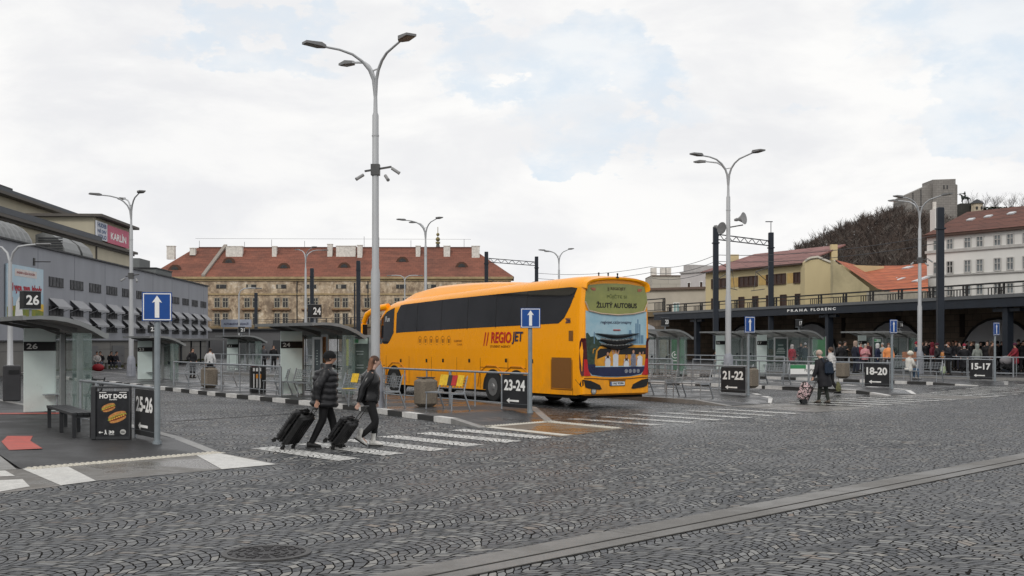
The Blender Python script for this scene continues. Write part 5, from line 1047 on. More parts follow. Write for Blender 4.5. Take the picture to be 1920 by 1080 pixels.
# crowd: px, scale, height, coat, pants, head style, hat colour, pose, yaw, hem, label
BKC=(.008,.008,.010)
crowd=[
(1575,34,1.80,BKC,BKC,'hair',None,POCK,120,.70,'tall person in a long black coat behind the striped jacket'),
(1604,33,1.82,(.012,.014,.028),(.02,.025,.04),'hood',(.30,.22,.18),STAND,20,.80,'person in a navy coat with a beige hood at the left of the waiting group'),
(1613,31,1.72,(.20,.012,.02),(.03,.03,.05),'hair',None,POCK,-60,.80,'person in a dark red jacket behind the pink one'),
(1622,34,1.66,(.48,.22,.24),(.02,.02,.025),'hair',None,PHONE,-80,.85,'grey-haired person in a pink jacket'),
(1628,30,1.78,(.05,.01,.015),BKC,'hair',None,STAND,-120,.75,'person in a maroon coat half hidden by the pink jacket'),
(1645,33,1.68,(.010,.016,.045),(.02,.03,.06),'hood',(.5,.5,.5),TALK,-30,.85,'person in navy with a white collar left of the orange jacket'),
(1655,31,1.70,(.30,.30,.29),(.10,.10,.10),'hair',None,STAND,-150,.82,'person in a light grey coat beside the orange jacket'),
(1666,33.5,1.70,(.70,.26,.09),(.03,.03,.04),'hair',(.1,.03,.01),STAND,-100,.86,'person in a peach-orange hooded jacket'),
(1720,32,1.76,(.012,.035,.06),(.02,.03,.05),'beanie',(.25,.015,.03),STAND,170,.55,'person in a long teal coat and red hat left of the lamp post'),
(1736,30,1.80,BKC,BKC,'hair',None,POCK,-70,.75,'dark-haired person in black just right of the lamp post'),
(1748,32,1.74,(.10,.01,.02),BKC,'hood',(.13,.01,.02),STAND,-30,.80,'person in black wearing a dark red hood'),
(1757,34.5,1.70,(.012,.012,.014),BKC,'beanie',(.05,.01,.02),POCK,160,.80,'person in black with a grey backpack strap, left of the man with the orange bag'),
(1766,31,1.76,(.02,.02,.022),BKC,'hair',None,TALK,-120,.80,'person in charcoal with a pale face between two dark coats'),
(1779,35,1.76,(.010,.011,.015),BKC,'hair',None,PHONE,175,.74,'tall man in a black coat and white mask holding an orange bag'),
(1792,30,1.82,(.012,.012,.016),BKC,'hair',None,STAND,-90,.75,'tall dark figure behind the man with the orange bag'),
(1800,31,1.76,BKC,(.02,.02,.03),'hair',None,POCK,-140,.78,'person in black left of the red-hatted woman'),
(1808,35,1.66,(.011,.011,.014),BKC,'beanie',(.22,.02,.04),POCK,-110,.42,'woman in a long black coat and red hat with a white mask'),
(1820,31,1.80,BKC,BKC,'hair',None,STAND,-60,.75,'tall person in black behind the green-grey hood'),
(1832,34,1.66,(.20,.22,.20),(.05,.06,.06),'hood',(.22,.24,.22),STAND,100,.84,'person in a green-grey hooded jacket seen from behind'),
(1838,30,1.78,BKC,BKC,'hair',None,POCK,-80,.8,'person in black right of the green-grey hood'),
(1851,32,1.84,BKC,(.02,.02,.02),'hair',None,STAND,-110,.8,'tall person in black above the 15-17 board'),
(1860,33,1.80,(.03,.018,.013),BKC,'hair',None,STAND,-50,.70,'person in a dark brown coat left of the 15-17 arrow sign'),
(1870,30,1.80,BKC,BKC,'beanie',(.01,.01,.01),STAND,30,.7,'dark figure beside the black canopy column'),
(1893,31,1.68,(.02,.05,.05),(.02,.02,.03),'hair',None,POCK,-140,.8,'person in a dark green jacket left of the burgundy coat'),
(1904,34.5,1.70,(.17,.012,.022),(.03,.04,.035),'beanie',(.06,.012,.03),dict(STAND,le=(.12,.24,1.2),lw=(.34,.16,1.05),re=(.12,-.24,1.2),rw=(.34,-.16,1.05)),185,.62,'person in a burgundy coat pushing a pushchair'),
(1909,31,1.90,BKC,BKC,'beanie',(.01,.01,.012),STAND,-90,.7,'tall person in black right behind the burgundy coat'),
(1919,32,1.84,BKC,BKC,'hair',None,STAND,-100,.7,'person in black cut off by the right edge of the view'),
(1541,30,1.78,(.01,.01,.012),BKC,'hair',None,STAND,-100,.7,'dark figure by the black canopy column behind shelter 17'),
(1485,31,1.60,(.40,.02,.05),(.03,.03,.04),'hood',(.55,.5,.5),STAND,-70,.62,'person in a bright red coat under shelter 17'),
(1502,30,1.74,(.012,.015,.03),(.02,.02,.03),'hair',None,POCK,-110,.75,'person in navy to the right of the bright red coat'),
(1510,31.5,1.70,(.02,.025,.04),(.02,.02,.03),'beanie',(.3,.3,.32),STAND,60,.8,'person in a blue-grey jacket beside the round emblem'),
(1342,29,1.62,(.01,.01,.012),BKC,'beanie',(.01,.01,.01),SIT,-90,.80,'dark person sitting left of the lamp with horn loudspeakers'),
(1584,30,1.80,(.01,.012,.012),BKC,'hair',None,PHONE,-60,.7,'person in black behind the stone bin'),
(1728,29,1.80,(.02,.02,.03),BKC,'hair',None,STAND,-60,.7,'dark figure hidden by the lamp post in the crowd'),
(1787,29,1.84,(.03,.02,.015),BKC,'hair',None,STAND,-120,.7,'person in dark brown at the back of the crowd'),
(1812,29,1.82,(.02,.02,.02),BKC,'hair',None,STAND,-40,.7,'charcoal-clad person at the back of the crowd, centre'),
(1637,29,1.76,BKC,BKC,'hair',(.012,.012,.014),POCK,-70,.74,'dark-clad person at the back, between the pink and the navy coats'),
(1673,29.5,1.74,(.02,.02,.024),BKC,'hair',(.012,.012,.014),POCK,-110,.74,'dark-clad person at the back, right of the orange jacket'),
(1742,28.5,1.84,(.014,.014,.018),BKC,'hair',(.012,.012,.014),STEP,-30,.74,'tall dark figure at the very back, right of the lamp post'),
(1763,28.5,1.7,BKC,BKC,'beanie',(.012,.012,.014),POCK,-150,.74,'capped dark figure at the very back behind the orange bag'),
(1773,29.5,1.78,(.018,.016,.016),BKC,'hair',(.012,.012,.014),POCK,60,.74,'dark figure turned away behind the man in the white mask'),
(1826,28.5,1.8,BKC,BKC,'hair',(.012,.012,.014),STEP,-120,.74,'dark figure at the very back, left of the green-grey hood'),
(1844,28.5,1.76,(.02,.022,.03),BKC,'hood',(.012,.012,.014),STEP,20,.74,'hooded dark figure at the very back above the 15-17 board'),
(1878,29,1.8,BKC,BKC,'hair',(.012,.012,.014),STEP,-80,.74,'dark figure in the shade right of the 15-17 arrow sign'),
(1885,30.5,1.62,(.015,.015,.018),BKC,'beanie',(.012,.012,.014),POCK,150,.74,'short capped figure in black left of the dark green jacket'),
(1914,29.5,1.72,(.03,.02,.02),BKC,'hair',(.012,.012,.014),STEP,-60,.74,'dark figure behind the burgundy coat at the right edge'),
]
for (px,s_,H,co,pa,hd_,hc_,po,yw,hem,lab) in crowd:
    person(at(px,s_),R(yw),lab,H=H,pose=po,coat=co,pants=pa,head=hd_,hatc=hc_,hem=hem,bulk=random.uniform(1.02,1.15),hair=random.choice([(.02,.015,.012),(.03,.02,.015),(.06,.035,.02)]) if 'grey-haired' not in lab and 'orange' not in lab else ((.3,.29,.28) if 'grey' in lab else (.10,.03,.012)),
      skin=random.choice([SK,SKP]),lean=random.uniform(0,.05),mask=('mask' in lab),group='people waiting at the stands')
X,Y=G(1700,712,PH); person((X+.25,Y+.45,PH),R(20),'seated person in a white fluffy hat and white jacket, right of the 18-20 board',H=1.7,pose=SIT,coat=(.55,.54,.50),pants=(.06,.11,.18),head='fluffy',hatc=(.62,.58,.50),hem=.82,bulk=1.15,lean=.12,group='people waiting at the stands',shoe=(.3,.3,.3))
for (px,s_,ps,co,pa,hd_,yw,lab) in ((181,27.5,SIT,(.40,.38,.37),(.12,.12,.13),'hair',-60,'seated person in a pale jacket, leftmost by the grey building'),
   (189,27,SIT,(.010,.010,.012),(.10,.12,.16),'hair',-80,'seated person in a black top beside the pale jacket'),
   (207,27,SIT,(.010,.010,.012),(.02,.02,.03),'hair',-50,'seated person in black leaning forward, right of the red bag'),
   (215,27,SIT,(.012,.012,.018),(.10,.10,.12),'hair',-20,'seated person in black and grey trousers, rightmost by the grey building')):
    person((XA(px,F/s_),F/s_,0),R(yw),lab,H=1.62,pose=ps,coat=co,pants=pa,head=hd_,hem=.8,lean=.25,group='people sitting by the grey building',shoe=(.5,.5,.5))
Y=80; t=thing('low_bench','long low bench under the seated group by the grey building','bench',(XA(198,F/27),F/27+.1,0),0); m=MB(); m.box((0,.1,.42),(3.2,.4,.06),bev=.01); m.build('seat',CONC,t)
for x in (-1.3,0,1.3): m=MB(); m.box((x,.1,.2),(.12,.36,.39)); m.build('leg',CONC,t)
t=thing('travel_bag','round red travel bag on the ground before the seated group','bag',(XA(184,75),75,0),0); m=MB(); m.ball((0,0,.25),(.40,.25,.25),14); m.build('sack',M('red_bag',(.22,.01,.015),.6),t,smooth=True); m=MB(); m.path([(-.18,0,.45),(-.1,0,.6),(.1,0,.6),(.18,0,.45)],.018,6); m.build('handle',DK,t)
person((XA(361,62),62,0),R(-40),'dark figure standing at the entrance of the grey building',H=1.6,pose=POCK,coat=BKC,pants=BKC,hem=.8)
person((XA(394,60),60,0),R(90),'person with a white jacket and dark backpack left of shelter 21',H=1.6,pose=STAND,coat=(.55,.55,.55),pants=BKC,hem=.85)
for (px,s_,co,lab) in ((494,29,(.10,.10,.11),'person in a grey coat near shelter 21'),(513,29,BKC,'dark person near the far barrier behind shelter 24'),(24,30,(.015,.012,.012),'dark figure sitting behind the low lamp at the left edge')):
    person((XA(px,F/s_),F/s_,0),R(-60),lab,H=1.68,pose=STAND if px!=24 else SIT,coat=co,pants=BKC,hem=.8)
# pushchair, bags
X,Y,Z=at(1889,35); t=thing('pushchair','dark pushchair with a grey hood in front of the burgundy coat','pushchair',(X,Y,PH),R(185))
m=MB(); m.ball((.1,0,.78),(.32,.24,.26),14); m.build('hood',M('grey_fabric',(.20,.19,.20),.8),t,smooth=True); m=MB(); m.loft([((-.28,0,.42),.14,.12),((0,0,.42),.22,.16),((.3,0,.55),.20,.15)],12,ref=(0,1,0)); m.build('seat',M('black_fabric',(.012,.012,.014),.85),t,smooth=True)
m=MB()
for y in (-.2,.2): m.bar((-.42,y,.95),(.35,y,.15),.03,.03); m.bar((.38,y,.7),(-.32,y,.15),.03,.03)
m.bar((-.42,-.2,.95),(-.42,.2,.95),.03,.03); m.build('frame',BLACK,t)
for x in (.36,-.33):
    for y in (-.24,.24): m=MB(); m.tube((x,y-.02,.12),(x,y+.02,.12),.12,n=14); m.build('wheel',BLACK,t)
X,Y,Z=at(1768,36); t=thing('carrier_bag','white and green carrier bag held low beside the man in the white mask','bag',(X,Y,PH+.15),0); m=MB(); m.loft([((0,0,0),.12,.07),((0,0,.2),.16,.08),((0,0,.36),.13,.04)],10); m.build('sack',M('white_green_plastic',(.42,.45,.38),.5,0,.3,9,col2=(.15,.22,.08)),t,smooth=True); m=MB(); m.path([(-.06,0,.35),(-.05,0,.5),(.05,0,.5),(.06,0,.35)],.01,6); m.build('handle',WHITE,t)
X,Y,Z=at(1767,34.5); t=thing('carrier_bag','orange paper bag held at chest height by the man in the white mask','bag',(X,Y,PH+.85),0); m=MB(); m.loft([((0,0,0),.09,.06),((0,0,.25),.10,.06),((0,0,.38),.08,.03)],8); m.build('sack',M('orange_paper',(.55,.24,.08),.6),t); m=MB(); m.path([(-.04,0,.36),(0,0,.46),(.04,0,.36)],.01,6); m.build('handle',DK,t)
X,Y,Z=at(1620,36); t=thing('suitcase','red hard-shell suitcase at the feet of the waiting group','suitcase',(X-1.15,Y,PH),0); m=MB(); m.box((0,0,.36),(.30,.22,.60),bev=.05); m.build('shell',M('red_shell',(.32,.01,.03),.35),t,smooth=40); m=MB(); m.bar((-.08,0,.66),(-.08,0,.9),.02,.02); m.bar((.08,0,.66),(.08,0,.9),.02,.02); m.bar((-.08,0,.9),(.08,0,.9),.03,.03); m.build('handle',DK,t)
for x in (-.1,.1): m=MB(); m.tube((x,-.02,.04),(x,.02,.04),.04); m.build('wheel',DK,t)
X,Y,Z=at(1705,34.5); t=thing('advert_board','brown patterned board fixed behind the seated person in the fluffy hat','sign board',(X,Y,PH),0); m=MB(); m.box((0,0,.98),(.78,.03,.52),bev=.01); m.build('panel',M('brown_board',(.26,.12,.07),.6,0,.4,8),t); m=MB(); m.tube((-.34,.03,0),(-.34,.03,1.2),.02); m.tube((.34,.03,0),(.34,.03,1.2),.02); m.build('post',GALV,t)
# ================================================================ GREY BUILDING (left)
GREY=M('grey_render',(.30,.31,.34),.85,0,.09,.5,streak=1); GBASE=M('tan_grey_concrete',(.17,.165,.155),.85,0,.14,.5,streak=1); EDGE=M('dark_roof_edge',(.035,.037,.04),.6); GWIN=M('grey_louvre_glass',(.11,.112,.118),.95,0,.5,2,spec=.05); AWN=M('grey_awning_canvas',(.33,.335,.35),.8,0,.1)
def gx(y,o=0): return -28.6-.0615*(y-65.5)-o
gb=thing('grey_building','long slate-grey building with rows of awninged windows at the left','building',(gx(94),94,0),0)
gb_ang=math.atan2(.0615,1)  # facade leans this much off the +Y axis
gb.rotation_euler=(0,0,gb_ang)
# local: y along the facade, x=0 at the facade, building on -x
def gl(y): return (y-94)/math.cos(gb_ang)
Y0,Y1=gl(40),gl(124.3)
m=MB(); m.box((-7,(Y0+Y1)/2,4.85),(14,Y1-Y0,5.7)); m.build('wall',GREY,gb)
m=MB(); m.box((-7.12,(Y0+Y1)/2,1.0),(14,Y1-Y0-.2,2.0)); m.build('base_wall',GBASE,gb)
m=MB(); m.box((.0,(Y0+Y1)/2,7.74),(.3,Y1-Y0+.3,.10)); m.box((-7,Y1,7.74),(14.2,.3,.10)); m.build('roof_edge',EDGE,gb)
m=MB()
for y in range(12): m.box((.004,Y0+3+y*7.2,4.9),(.012,.035,5.4))
m.build('wall_joint',M('joint_grey',(.17,.175,.19),.9),gb)
m=MB(); m.box((-.05,(Y0+Y1)/2,1.96),(.14,Y1-Y0-.3,.08)); m.build('drip_edge',EDGE,gb)
m=MB()
for k in range(14): m.box((-.115,Y0+6+k*6,.95),(.012,.03,1.85))
m.box((-.115,(Y0+Y1)/2,1.35),(.012,Y1-Y0-.4,.02)); m.build('panel_joint',EDGE,gb)
for k,(y,w_) in enumerate(((83,3.2),(90,3.4),(103,2.5))):
    m=MB(); m.box((-.09,gl(y),.85),(.06,w_,1.5)); d=m.build('garage_door',M('door_grey',(.11,.112,.115),.6),gb); m=MB(); m.box((-.05,gl(y)+w_*.3,.8),(.03,.2,.04)); m.build('handle',DK,d)
for k in range(-1,12):
    y=gl(75.1+4.25*k)
    for r,(za,zb_) in enumerate(((5.45,6.02),(3.62,4.15),(2.62,3.1))):
        if k<1 and r==2: continue
        if k<0: continue
        m=MB(); m.box((.0,y,(za+zb_)/2),(.04,2.7,zb_-za)); wd=m.build('window',GWIN,gb)
        m=MB()
        for f in (-1.36,-.68,0,.68,1.36): m.box((.02,y+f,(za+zb_)/2),(.05,.05,zb_-za))
        m.box((.02,y,za-.03),(.08,2.8,.05)); m.build('frame',M('window_frame_dark',(.03,.03,.032),.6),wd)
        if r:
            m=MB(); z1=zb_+.52; m.prism([(.02,y-1.4,z1),(.02,y+1.4,z1),(.62,y+1.4,zb_-.02),(.62,y-1.4,zb_-.02)],(0,0,-.02)); m.box((.62,y,zb_-.09),(.02,2.8,.14)); m.bar((.02,y-1.38,zb_-.3),(.6,y-1.38,zb_-.05),.03,.03); m.bar((.02,y+1.38,zb_-.3),(.6,y+1.38,zb_-.05),.03,.03); m.build('awning',AWN,gb)
# billboard on the facade
ya,yb=gl(66.2),gl(72.3); bl=thing('billboard','tall advertising billboard with red handwriting on a sky-blue ground, on the grey building','billboard',(0,0,0),0)
bl.location=gb.location; bl.rotation_euler=(0,0,gb_ang)
yc,w_=(ya+yb)/2,(yb-ya); zt,zb_=6.35,3.2
m=MB(); m.box((.10,yc,(zt+zb_)/2),(.08,w_,zt-zb_)); p=m.build('panel',M('poster_sky_blue',(.33,.50,.62),.5,0,.15,.8,col2=(.52,.62,.68)),bl)
m=MB(); m.box((.145,yc,zt-.42),(.01,w_*.6,.42)); m.build('title_strip',M('strip_cream',(.62,.56,.54),.6),p)
fx=dict(xdir=(0,1,0),up=(0,0,1))
def bt(s,h,y,z,mat,wd,b=.03,rot=0): return text(s,h,mat,p,(.155,y,z),(0,math.cos(rot),math.sin(rot)),(0,-math.sin(rot),math.cos(rot)),width=wd,bold=b)
bt('RADEK A JÍZA KOCEK',.2,yc,zt-.42,M('title_brown_red',(.30,.06,.06)),w_*.5); bt('Sl vyce, zega, jahody',.62,yc+.1,zt-1.35,M('script_red',(.38,.02,.04)),w_*.86,.05)
bt('MUZIKÁL VE VELKÉM SÁLE',.12,yc+w_*.15,zt-1.86,LNV,w_*.5,.02); bt('na léto · na kolo · na louku',.08,yc+.3,zt-2.1,DK,w_*.5,.01)
m=MB(); m.add([(.146,ya,zb_+.0),(.146,yb,zb_+.0),(.146,yb,zb_+.82),(.146,yc,zb_+.95),(.146,ya,zb_+.7)],[(0,1,2,3,4)]); m.build('painted_meadow',M('meadow_green',(.10,.17,.03),.6,0,.6,2,col2=(.30,.28,.03)),p)
m=MB(); m.add([(.150,yc+.0,zb_+.8),(.150,yb,zb_+.55),(.150,yb,zb_+1.0),(.150,yc,zb_+1.12)],[(0,1,2,3)]); m.build('painted_field',YP,p)
m=MB(); m.add([(.152,ya+.15,zb_+.55),(.152,ya+.95,zb_+.5),(.152,ya+.9,zb_+1.25),(.152,ya+.55,zb_+1.5),(.152,ya+.2,zb_+1.25)],[(0,1,2,3,4)]); m.build('painted_shirt',M('orange_red_print',(.45,.12,.02),.6,0,.6,4),p)
m=MB(); m.add([(.152,ya+1.2,zb_+.0),(.152,ya+2.6,zb_+.0),(.152,ya+2.3,zb_+1.1),(.152,ya+1.9,zb_+1.35),(.152,ya+1.4,zb_+1.0)],[(0,1,2,3,4)]); m.build('painted_dress',WHITE,p)
m=MB(); m.box((.5,gl(71.0),6.75),(1.0,.05,.05)); m.box((.02,gl(71),6.75),(.05,.3,.45)); m.build('floodlight_arm',DK,bl)
# rooftop plant
def barrel(x,y0,y1,z,r,mat,name,label,cat):
    t=thing(name,label,cat,(0,0,0),0); t.location=gb.location; t.rotation_euler=(0,0,gb_ang); m=MB(); n=10; ny=max(4,int((y1-y0)/.45)); P_=[]
    for i in range(ny+1):
        y=y0+(y1-y0)*i/ny; rr=r+(0.05 if i%2 else 0)
        for k in range(n+1): a=R(180*k/n); P_.append((x+rr*math.cos(a),y,z+rr*math.sin(a)))
    fs=[(i*(n+1)+k,i*(n+1)+k+1,(i+1)*(n+1)+k+1,(i+1)*(n+1)+k) for i in range(ny) for k in range(n)]; fs+=[tuple(range(n+1)),tuple(ny*(n+1)+k for k in range(n+1))]; m.add(P_,fs); m.build('shell',mat,t); return t
HV=M('zinc_duct',(.17,.175,.175),.45,.5,.25,1.5)
barrel(-2.2,gl(60),gl(73),7.7,1.5,HV,'roof_duct','corrugated barrel-shaped zinc duct on the grey roof, upper left','roof duct')
t=thing('ventilation_hood','curved zinc ventilation hood with a louvred front on the grey roof','roof duct',(0,0,0),0); t.location=gb.location; t.rotation_euler=(0,0,gb_ang)
for j,(ya_,yb_) in enumerate(((gl(79),gl(82.5)),(gl(83),gl(85.5)))):
    m=MB(); pr=[(-2.6,7.7),(-2.6,9.1),(-2.1,9.25),(-1.5,9.1),(-.95,8.7),(-.7,8.2),(-.62,7.7)]; m.prism([(x,ya_,z) for x,z in pr],(0,yb_-ya_,0)); m.build('hood_shell',HV,t)
m=MB(); 
for k in range(7): m.box((-1.6,gl(79)-.03,7.85+k*.17),(1.6,.05,.09))
m.build('louvre',EDGE,t)
# ---- cream theatre building behind
CREAM=M('cream_render',(.47,.43,.33),.9,0,.08,.4,streak=1); CREAM2=M('cream_trim',(.40,.36,.27),.9); ROOFG=M('dark_grey_sheet_roof',(.07,.078,.09),.6,.1,.15,.6)
th=thing('theatre_building','tall cream theatre with a dark grey roof behind the grey building','building',gb.location,gb_ang)
XO=-3.6; Yend=gl(107.5)
m=MB(); m.box((XO-6,(gl(30)+Yend)/2,5.0),(12,Yend-gl(30),10.0)); m.box((XO-14,(gl(30)+gl(123))/2,7.0),(13,gl(123)-gl(30),14.0)); m.build('wall',CREAM,th)
m=MB(); m.box((XO-3.4,gl(101.9),11.0),(6.6,gl(107.4)-gl(96.3),2.2)); m.build('tower',CREAM,th)
m=MB(); a_,b_=gl(30),gl(96.2)
m.prism([(XO+.55,a_,10.05),(XO+.55,a_,10.45),(XO-7.5,a_,12.6),(XO-7.5,a_,12.2)],(0,b_-a_,0)); m.build('lower_roof',ROOFG,th)
m=MB(); m.box((XO+.25,(a_+Yend)/2,9.93),(.65,Yend-a_,.20)); m.box((XO+.12,(a_+Yend)/2,9.75),(.3,Yend-a_,.14)); m.build('lower_cornice',M('cornice_dark',(.11,.10,.09),.8),th)
m=MB(); m.box((XO-3.1,gl(101.9),12.22),(7.4,gl(107.8)-gl(95.8),.22)); m.build('tower_cornice',_mc['cornice_dark'],th)
m=MB(); m.prism([(XO-6.9,a_,13.95),(XO-6.9,a_,14.3),(XO-14,a_,16.0),(XO-14,a_,13.95)],(0,gl(123.6)-a_,0)); m.build('upper_roof',ROOFG,th)
m=MB(); m.box((XO-7.1,(a_+gl(123.4))/2,13.85),(.8,gl(123.4)-a_,.24)); m.build('upper_cornice',_mc['cornice_dark'],th)
for y in (62,72,80,99): m=MB(); m.box((XO-9.4,gl(y),14.8),(2.2,4.0,.3)); m.build('roof_hatch',EDGE,th)
m=MB(); m.tube((XO+.06,gl(96.3),7),(XO+.06,gl(96.3),9.8),.08); m.build('downpipe',_mc['cornice_dark'],th)
sg=thing('theatre_sign','white and pink HUDEBNÍ DIVADLO KARLÍN sign on the cream tower','sign',gb.location,gb_ang)
def sgp(px): # facade position for a pixel column on the tower face
    f=(960-px)/F; return gl((28.6-.0615*65.5+3.5)/(f-.0615))
y0_,y1_,y2_=sgp(181.5),sgp(202),sgp(242)
m=MB(); m.box((XO+.10,(y0_+y1_)/2,11.05),(.1,y1_-y0_-.08,1.5)); p1=m.build('white_panel',M('sign_white',(.55,.57,.62),.5),sg)
m=MB(); m.box((XO+.10,(y1_+y2_)/2,11.0),(.1,y2_-y1_,1.5)); p2=m.build('pink_panel',M('sign_pink',(.52,.085,.16),.5,0,.06),sg)
for i,s in enumerate(('HUDEB','NÍ DIV','ADLO')): text(s,.36,M('sign_blue_text',(.10,.14,.25)),p1,(XO+.155,(y0_+y1_)/2,11.5-.46*i),(0,1,0),width=(y1_-y0_)*.8,bold=.05)
text('KARLÍN',.75,WHITE,p2,(XO+.155,(y1_+y2_)/2,10.98),(0,1,0),width=(y2_-y1_)*.72,bold=.03)
t=thing('grey_block','plain dark grey block behind the right end of the theatre','building',(XA(262,140),140,0),R(3)); m=MB(); m.box((-.4,4,5.3),(4.6,8,10.6)); m.build('wall',M('dark_grey_render',(.15,.16,.16),.85),t); m=MB(); m.box((-1.5,3.9,11.2),(2.2,5,1.4)); m.build('roof_room',_mc['dark_grey_render'],t); m=MB(); m.box((-.4,3.95,10.64),(4.8,8.2,.12)); m.build('roof_edge',EDGE,t)
# ================================================================ STAINED PALACE (centre)
k=NT('stained_ochre_plaster'); P=k.n('ShaderNodeTexCoord').outputs['Object']; a=k.noise(P,.16,7,.7); b=k.noise(k.n('ShaderNodeMapping',{0:P,3:(1,1,.35)}).outputs[0],.6,6,.7); c=k.noise(P,1.1,6,.75)
col=k.ramp(k.math('ADD',k.math('MULTIPLY',a,.6),k.math('MULTIPLY',c,.4)),[(.42,(.15,.105,.07)),(.47,(.32,.24,.165)),(.51,(.50,.395,.275)),(.55,(.57,.465,.335)),(.60,(.72,.66,.56))])
col=k.mix(k.rng(b,.46,.60,0,.75),col,(.24,.185,.135)); k.set(k.b.inputs['Base Color'],col); k.b.inputs['Roughness'].default_value=.95; OCH=k.m
TRIM=M('ochre_trim',(.36,.27,.15),.9,0,.25,1); RTILE=tiles('red_brown_tiles',(.225,.082,.052),(.175,.062,.040),.5); PWIN=M('old_window_glass',(.035,.035,.035),.25,0,.5,3); PFR=M('old_window_frame',(.34,.31,.25),.8)
PY=270; x0_,x1_=XA(283,PY),XA(958,PY); pc=thing('stained_palace','long stained ochre building with a red-brown tiled hip roof in the centre background','building',((x0_+x1_)/2,PY,0),0); hw=(x1_-x0_)/2; EZ=16.6; RZ=24.0; DP=18
m=MB(); m.box((0,DP/2,EZ/2),(2*hw,DP,EZ)); m.build('wall',OCH,pc)
m=MB(); e=.7; r0=-hw+7.8; r1=hw-9.5; 
A_=[(-hw-e,-e,EZ),(hw+e,-e,EZ),(hw+e,DP+e,EZ),(-hw-e,DP+e,EZ),(r0,DP/2,RZ),(r1,DP/2,RZ)]
m.add(A_,[(0,1,5,4),(1,2,5),(2,3,4,5),(3,0,4),(3,2,1,0)]); rf=m.build('roof',RTILE,pc)
m=MB(); m.box((0,-.35,EZ-.25),(2*hw+1.0,.7,.5)); m.box((0,-.15,EZ-.75),(2*hw+.4,.3,.4)); m.box((0,-.12,12.6),(2*hw+.1,.24,.35)); m.build('cornice',TRIM,pc)
m=MB(); m.box((0,DP/2,RZ),(r1-r0,.5,.35)); m.build('ridge_tiles',M('ridge_dark',(.10,.04,.03),.9),rf)
fx_=XA(392,PY)-(x0_+x1_)/2; m=MB(); m.prism([(fx_-1.6,-.7,EZ+.05),(fx_-.8,-.7,EZ+.05),(fx_+2.0,DP/2,RZ+.35),(fx_+1.2,DP/2,RZ+.35)],(0,0,.45)); m.build('fire_wall',M('fire_wall_grey',(.28,.25,.22),.9),rf)
def px2(px): return XA(px,PY)-(x0_+x1_)/2
def roofpt(px,py):  # point on the front roof slope
    # slope from (y=-e,z=EZ) to (y=DP/2,z=RZ)
    for i in range(200):
        f=i/200; y=-e+(DP/2+e)*f; z=EZ+(RZ-EZ)*f
        if HY-(z-EYE)*F/(PY+y)<py: return (XA(px,PY+y)-(x0_+x1_)/2,y,z)
    return (px2(px),DP/2,RZ)
for px,py in ((329,503),(430,490),(533,500),(646,499),(755,488),(866,498)):
    x,y,z=roofpt(px,py); m=MB(); m.prism([(x-1.6,y-.6,z-.5),(x-1.1,y-.6,z+.35),(x-.5,y-.6,z+.8),(x+.5,y-.6,z+.8),(x+1.1,y-.6,z+.35),(x+1.6,y-.6,z-.5)],(0,2.2,.0)); d=m.build('dormer',M('dormer_dark',(.09,.045,.03),.9),rf); m=MB(); m.prism([(x-.9,y-.66,z-.4),(x-.6,y-.66,z+.2),(x,y-.66,z+.45),(x+.6,y-.66,z+.2),(x+.9,y-.66,z-.4)],(0,.04,0)); m.build('dormer_window',PWIN,d)
CHW=M('chimney_white',(.66,.63,.58),.9,0,.2,2)
for px,py,w_,h in ((321,482,3.2,3.0),(362,478,2.2,1.6),(440,478,6.8,2.4),(515,478,1.8,2.4),(619,478,2.0,3.4),(649,478,8.0,2.6),(675,480,2.0,3.4),(784,478,1.8,2.6),(838,478,2.6,2.6),(892,482,3.2,3.0)):
    if py>480: py=480
    x,y,z=roofpt(px,py); m=MB(); m.box((x,y,z+.7),(w_/1.75,1.2,h)); q=m.build('chimney',CHW,rf); m=MB(); m.box((x,y,z+.7+h/2+.08),(w_/1.75+.2,1.4,.16)); m.build('chimney_cap',CHW,q)
m=MB(); 
for px in (362,447,498,560,672,700,760,860): x=px2(px)*1.03; m.tube((x,DP/2,RZ),(x,DP/2,RZ+random.uniform(1.2,2.8)),.045)
m.bar((r0,DP/2,RZ+2.2),(r1,DP/2,RZ+2.0),.05,.05); m.build('lightning_wire',EDGE,rf)
for i,px in enumerate([415+56.2*k for k in range(10)]+[358.6]):
    x=px2(px)
    if i%2==1 or i>=6 or i==0: pass
    m=MB(); m.box((x,-.03,14.35),(2.3,.1,.9)); q=m.build('attic_window',PWIN,pc); m=MB(); m.box((x-.4,-.06,14.35),(.75 if i%3 else .1,.06,.86)); m.box((x,-.06,14.85),(2.5,.1,.1)); m.build('frame',PFR,q)
    for r,(za,zb_) in enumerate(((10.0-.4,12.1-.4),(6.0-.4,8.6-.4))):
        for dx in (-.95,.95):
            m=MB(); m.box((x+dx,-.02,(za+zb_)/2),(1.3,.1,zb_-za)); q=m.build('window',PWIN,pc)
            m=MB(); m.box((x+dx,-.07,(za+zb_)/2),(.12,.06,zb_-za)); m.box((x+dx,-.07,za+(zb_-za)*.62),(1.3,.06,.12))
            for s in (-.62,.62): m.box((x+dx+s,-.08,(za+zb_)/2),(.14,.08,zb_-za+.1))
            m.box((x+dx,-.08,zb_+.05),(1.4,.08,.14)); m.box((x+dx,-.08,za-.05),(1.4,.1,.12)); m.build('frame',PFR,q)
        if r: m=MB(); m.box((x,-.35,zb_+.9),(4.4,.7,.3)); m.box((x,-.2,zb_+.65),(3.9,.4,.25)); m.build('hood_mould',M('mould_brown',(.20,.12,.07),.9,0,.3),pc)
        m=MB(); m.box((x,-.15,za-.3),(3.6,.3,.2)); m.build('sill',TRIM,pc)
m=MB(); 
for px in (557,690): m.tube((px2(px),-.15,0),(px2(px),-.15,EZ-.5),.12)
m.build('downpipe',EDGE,pc)
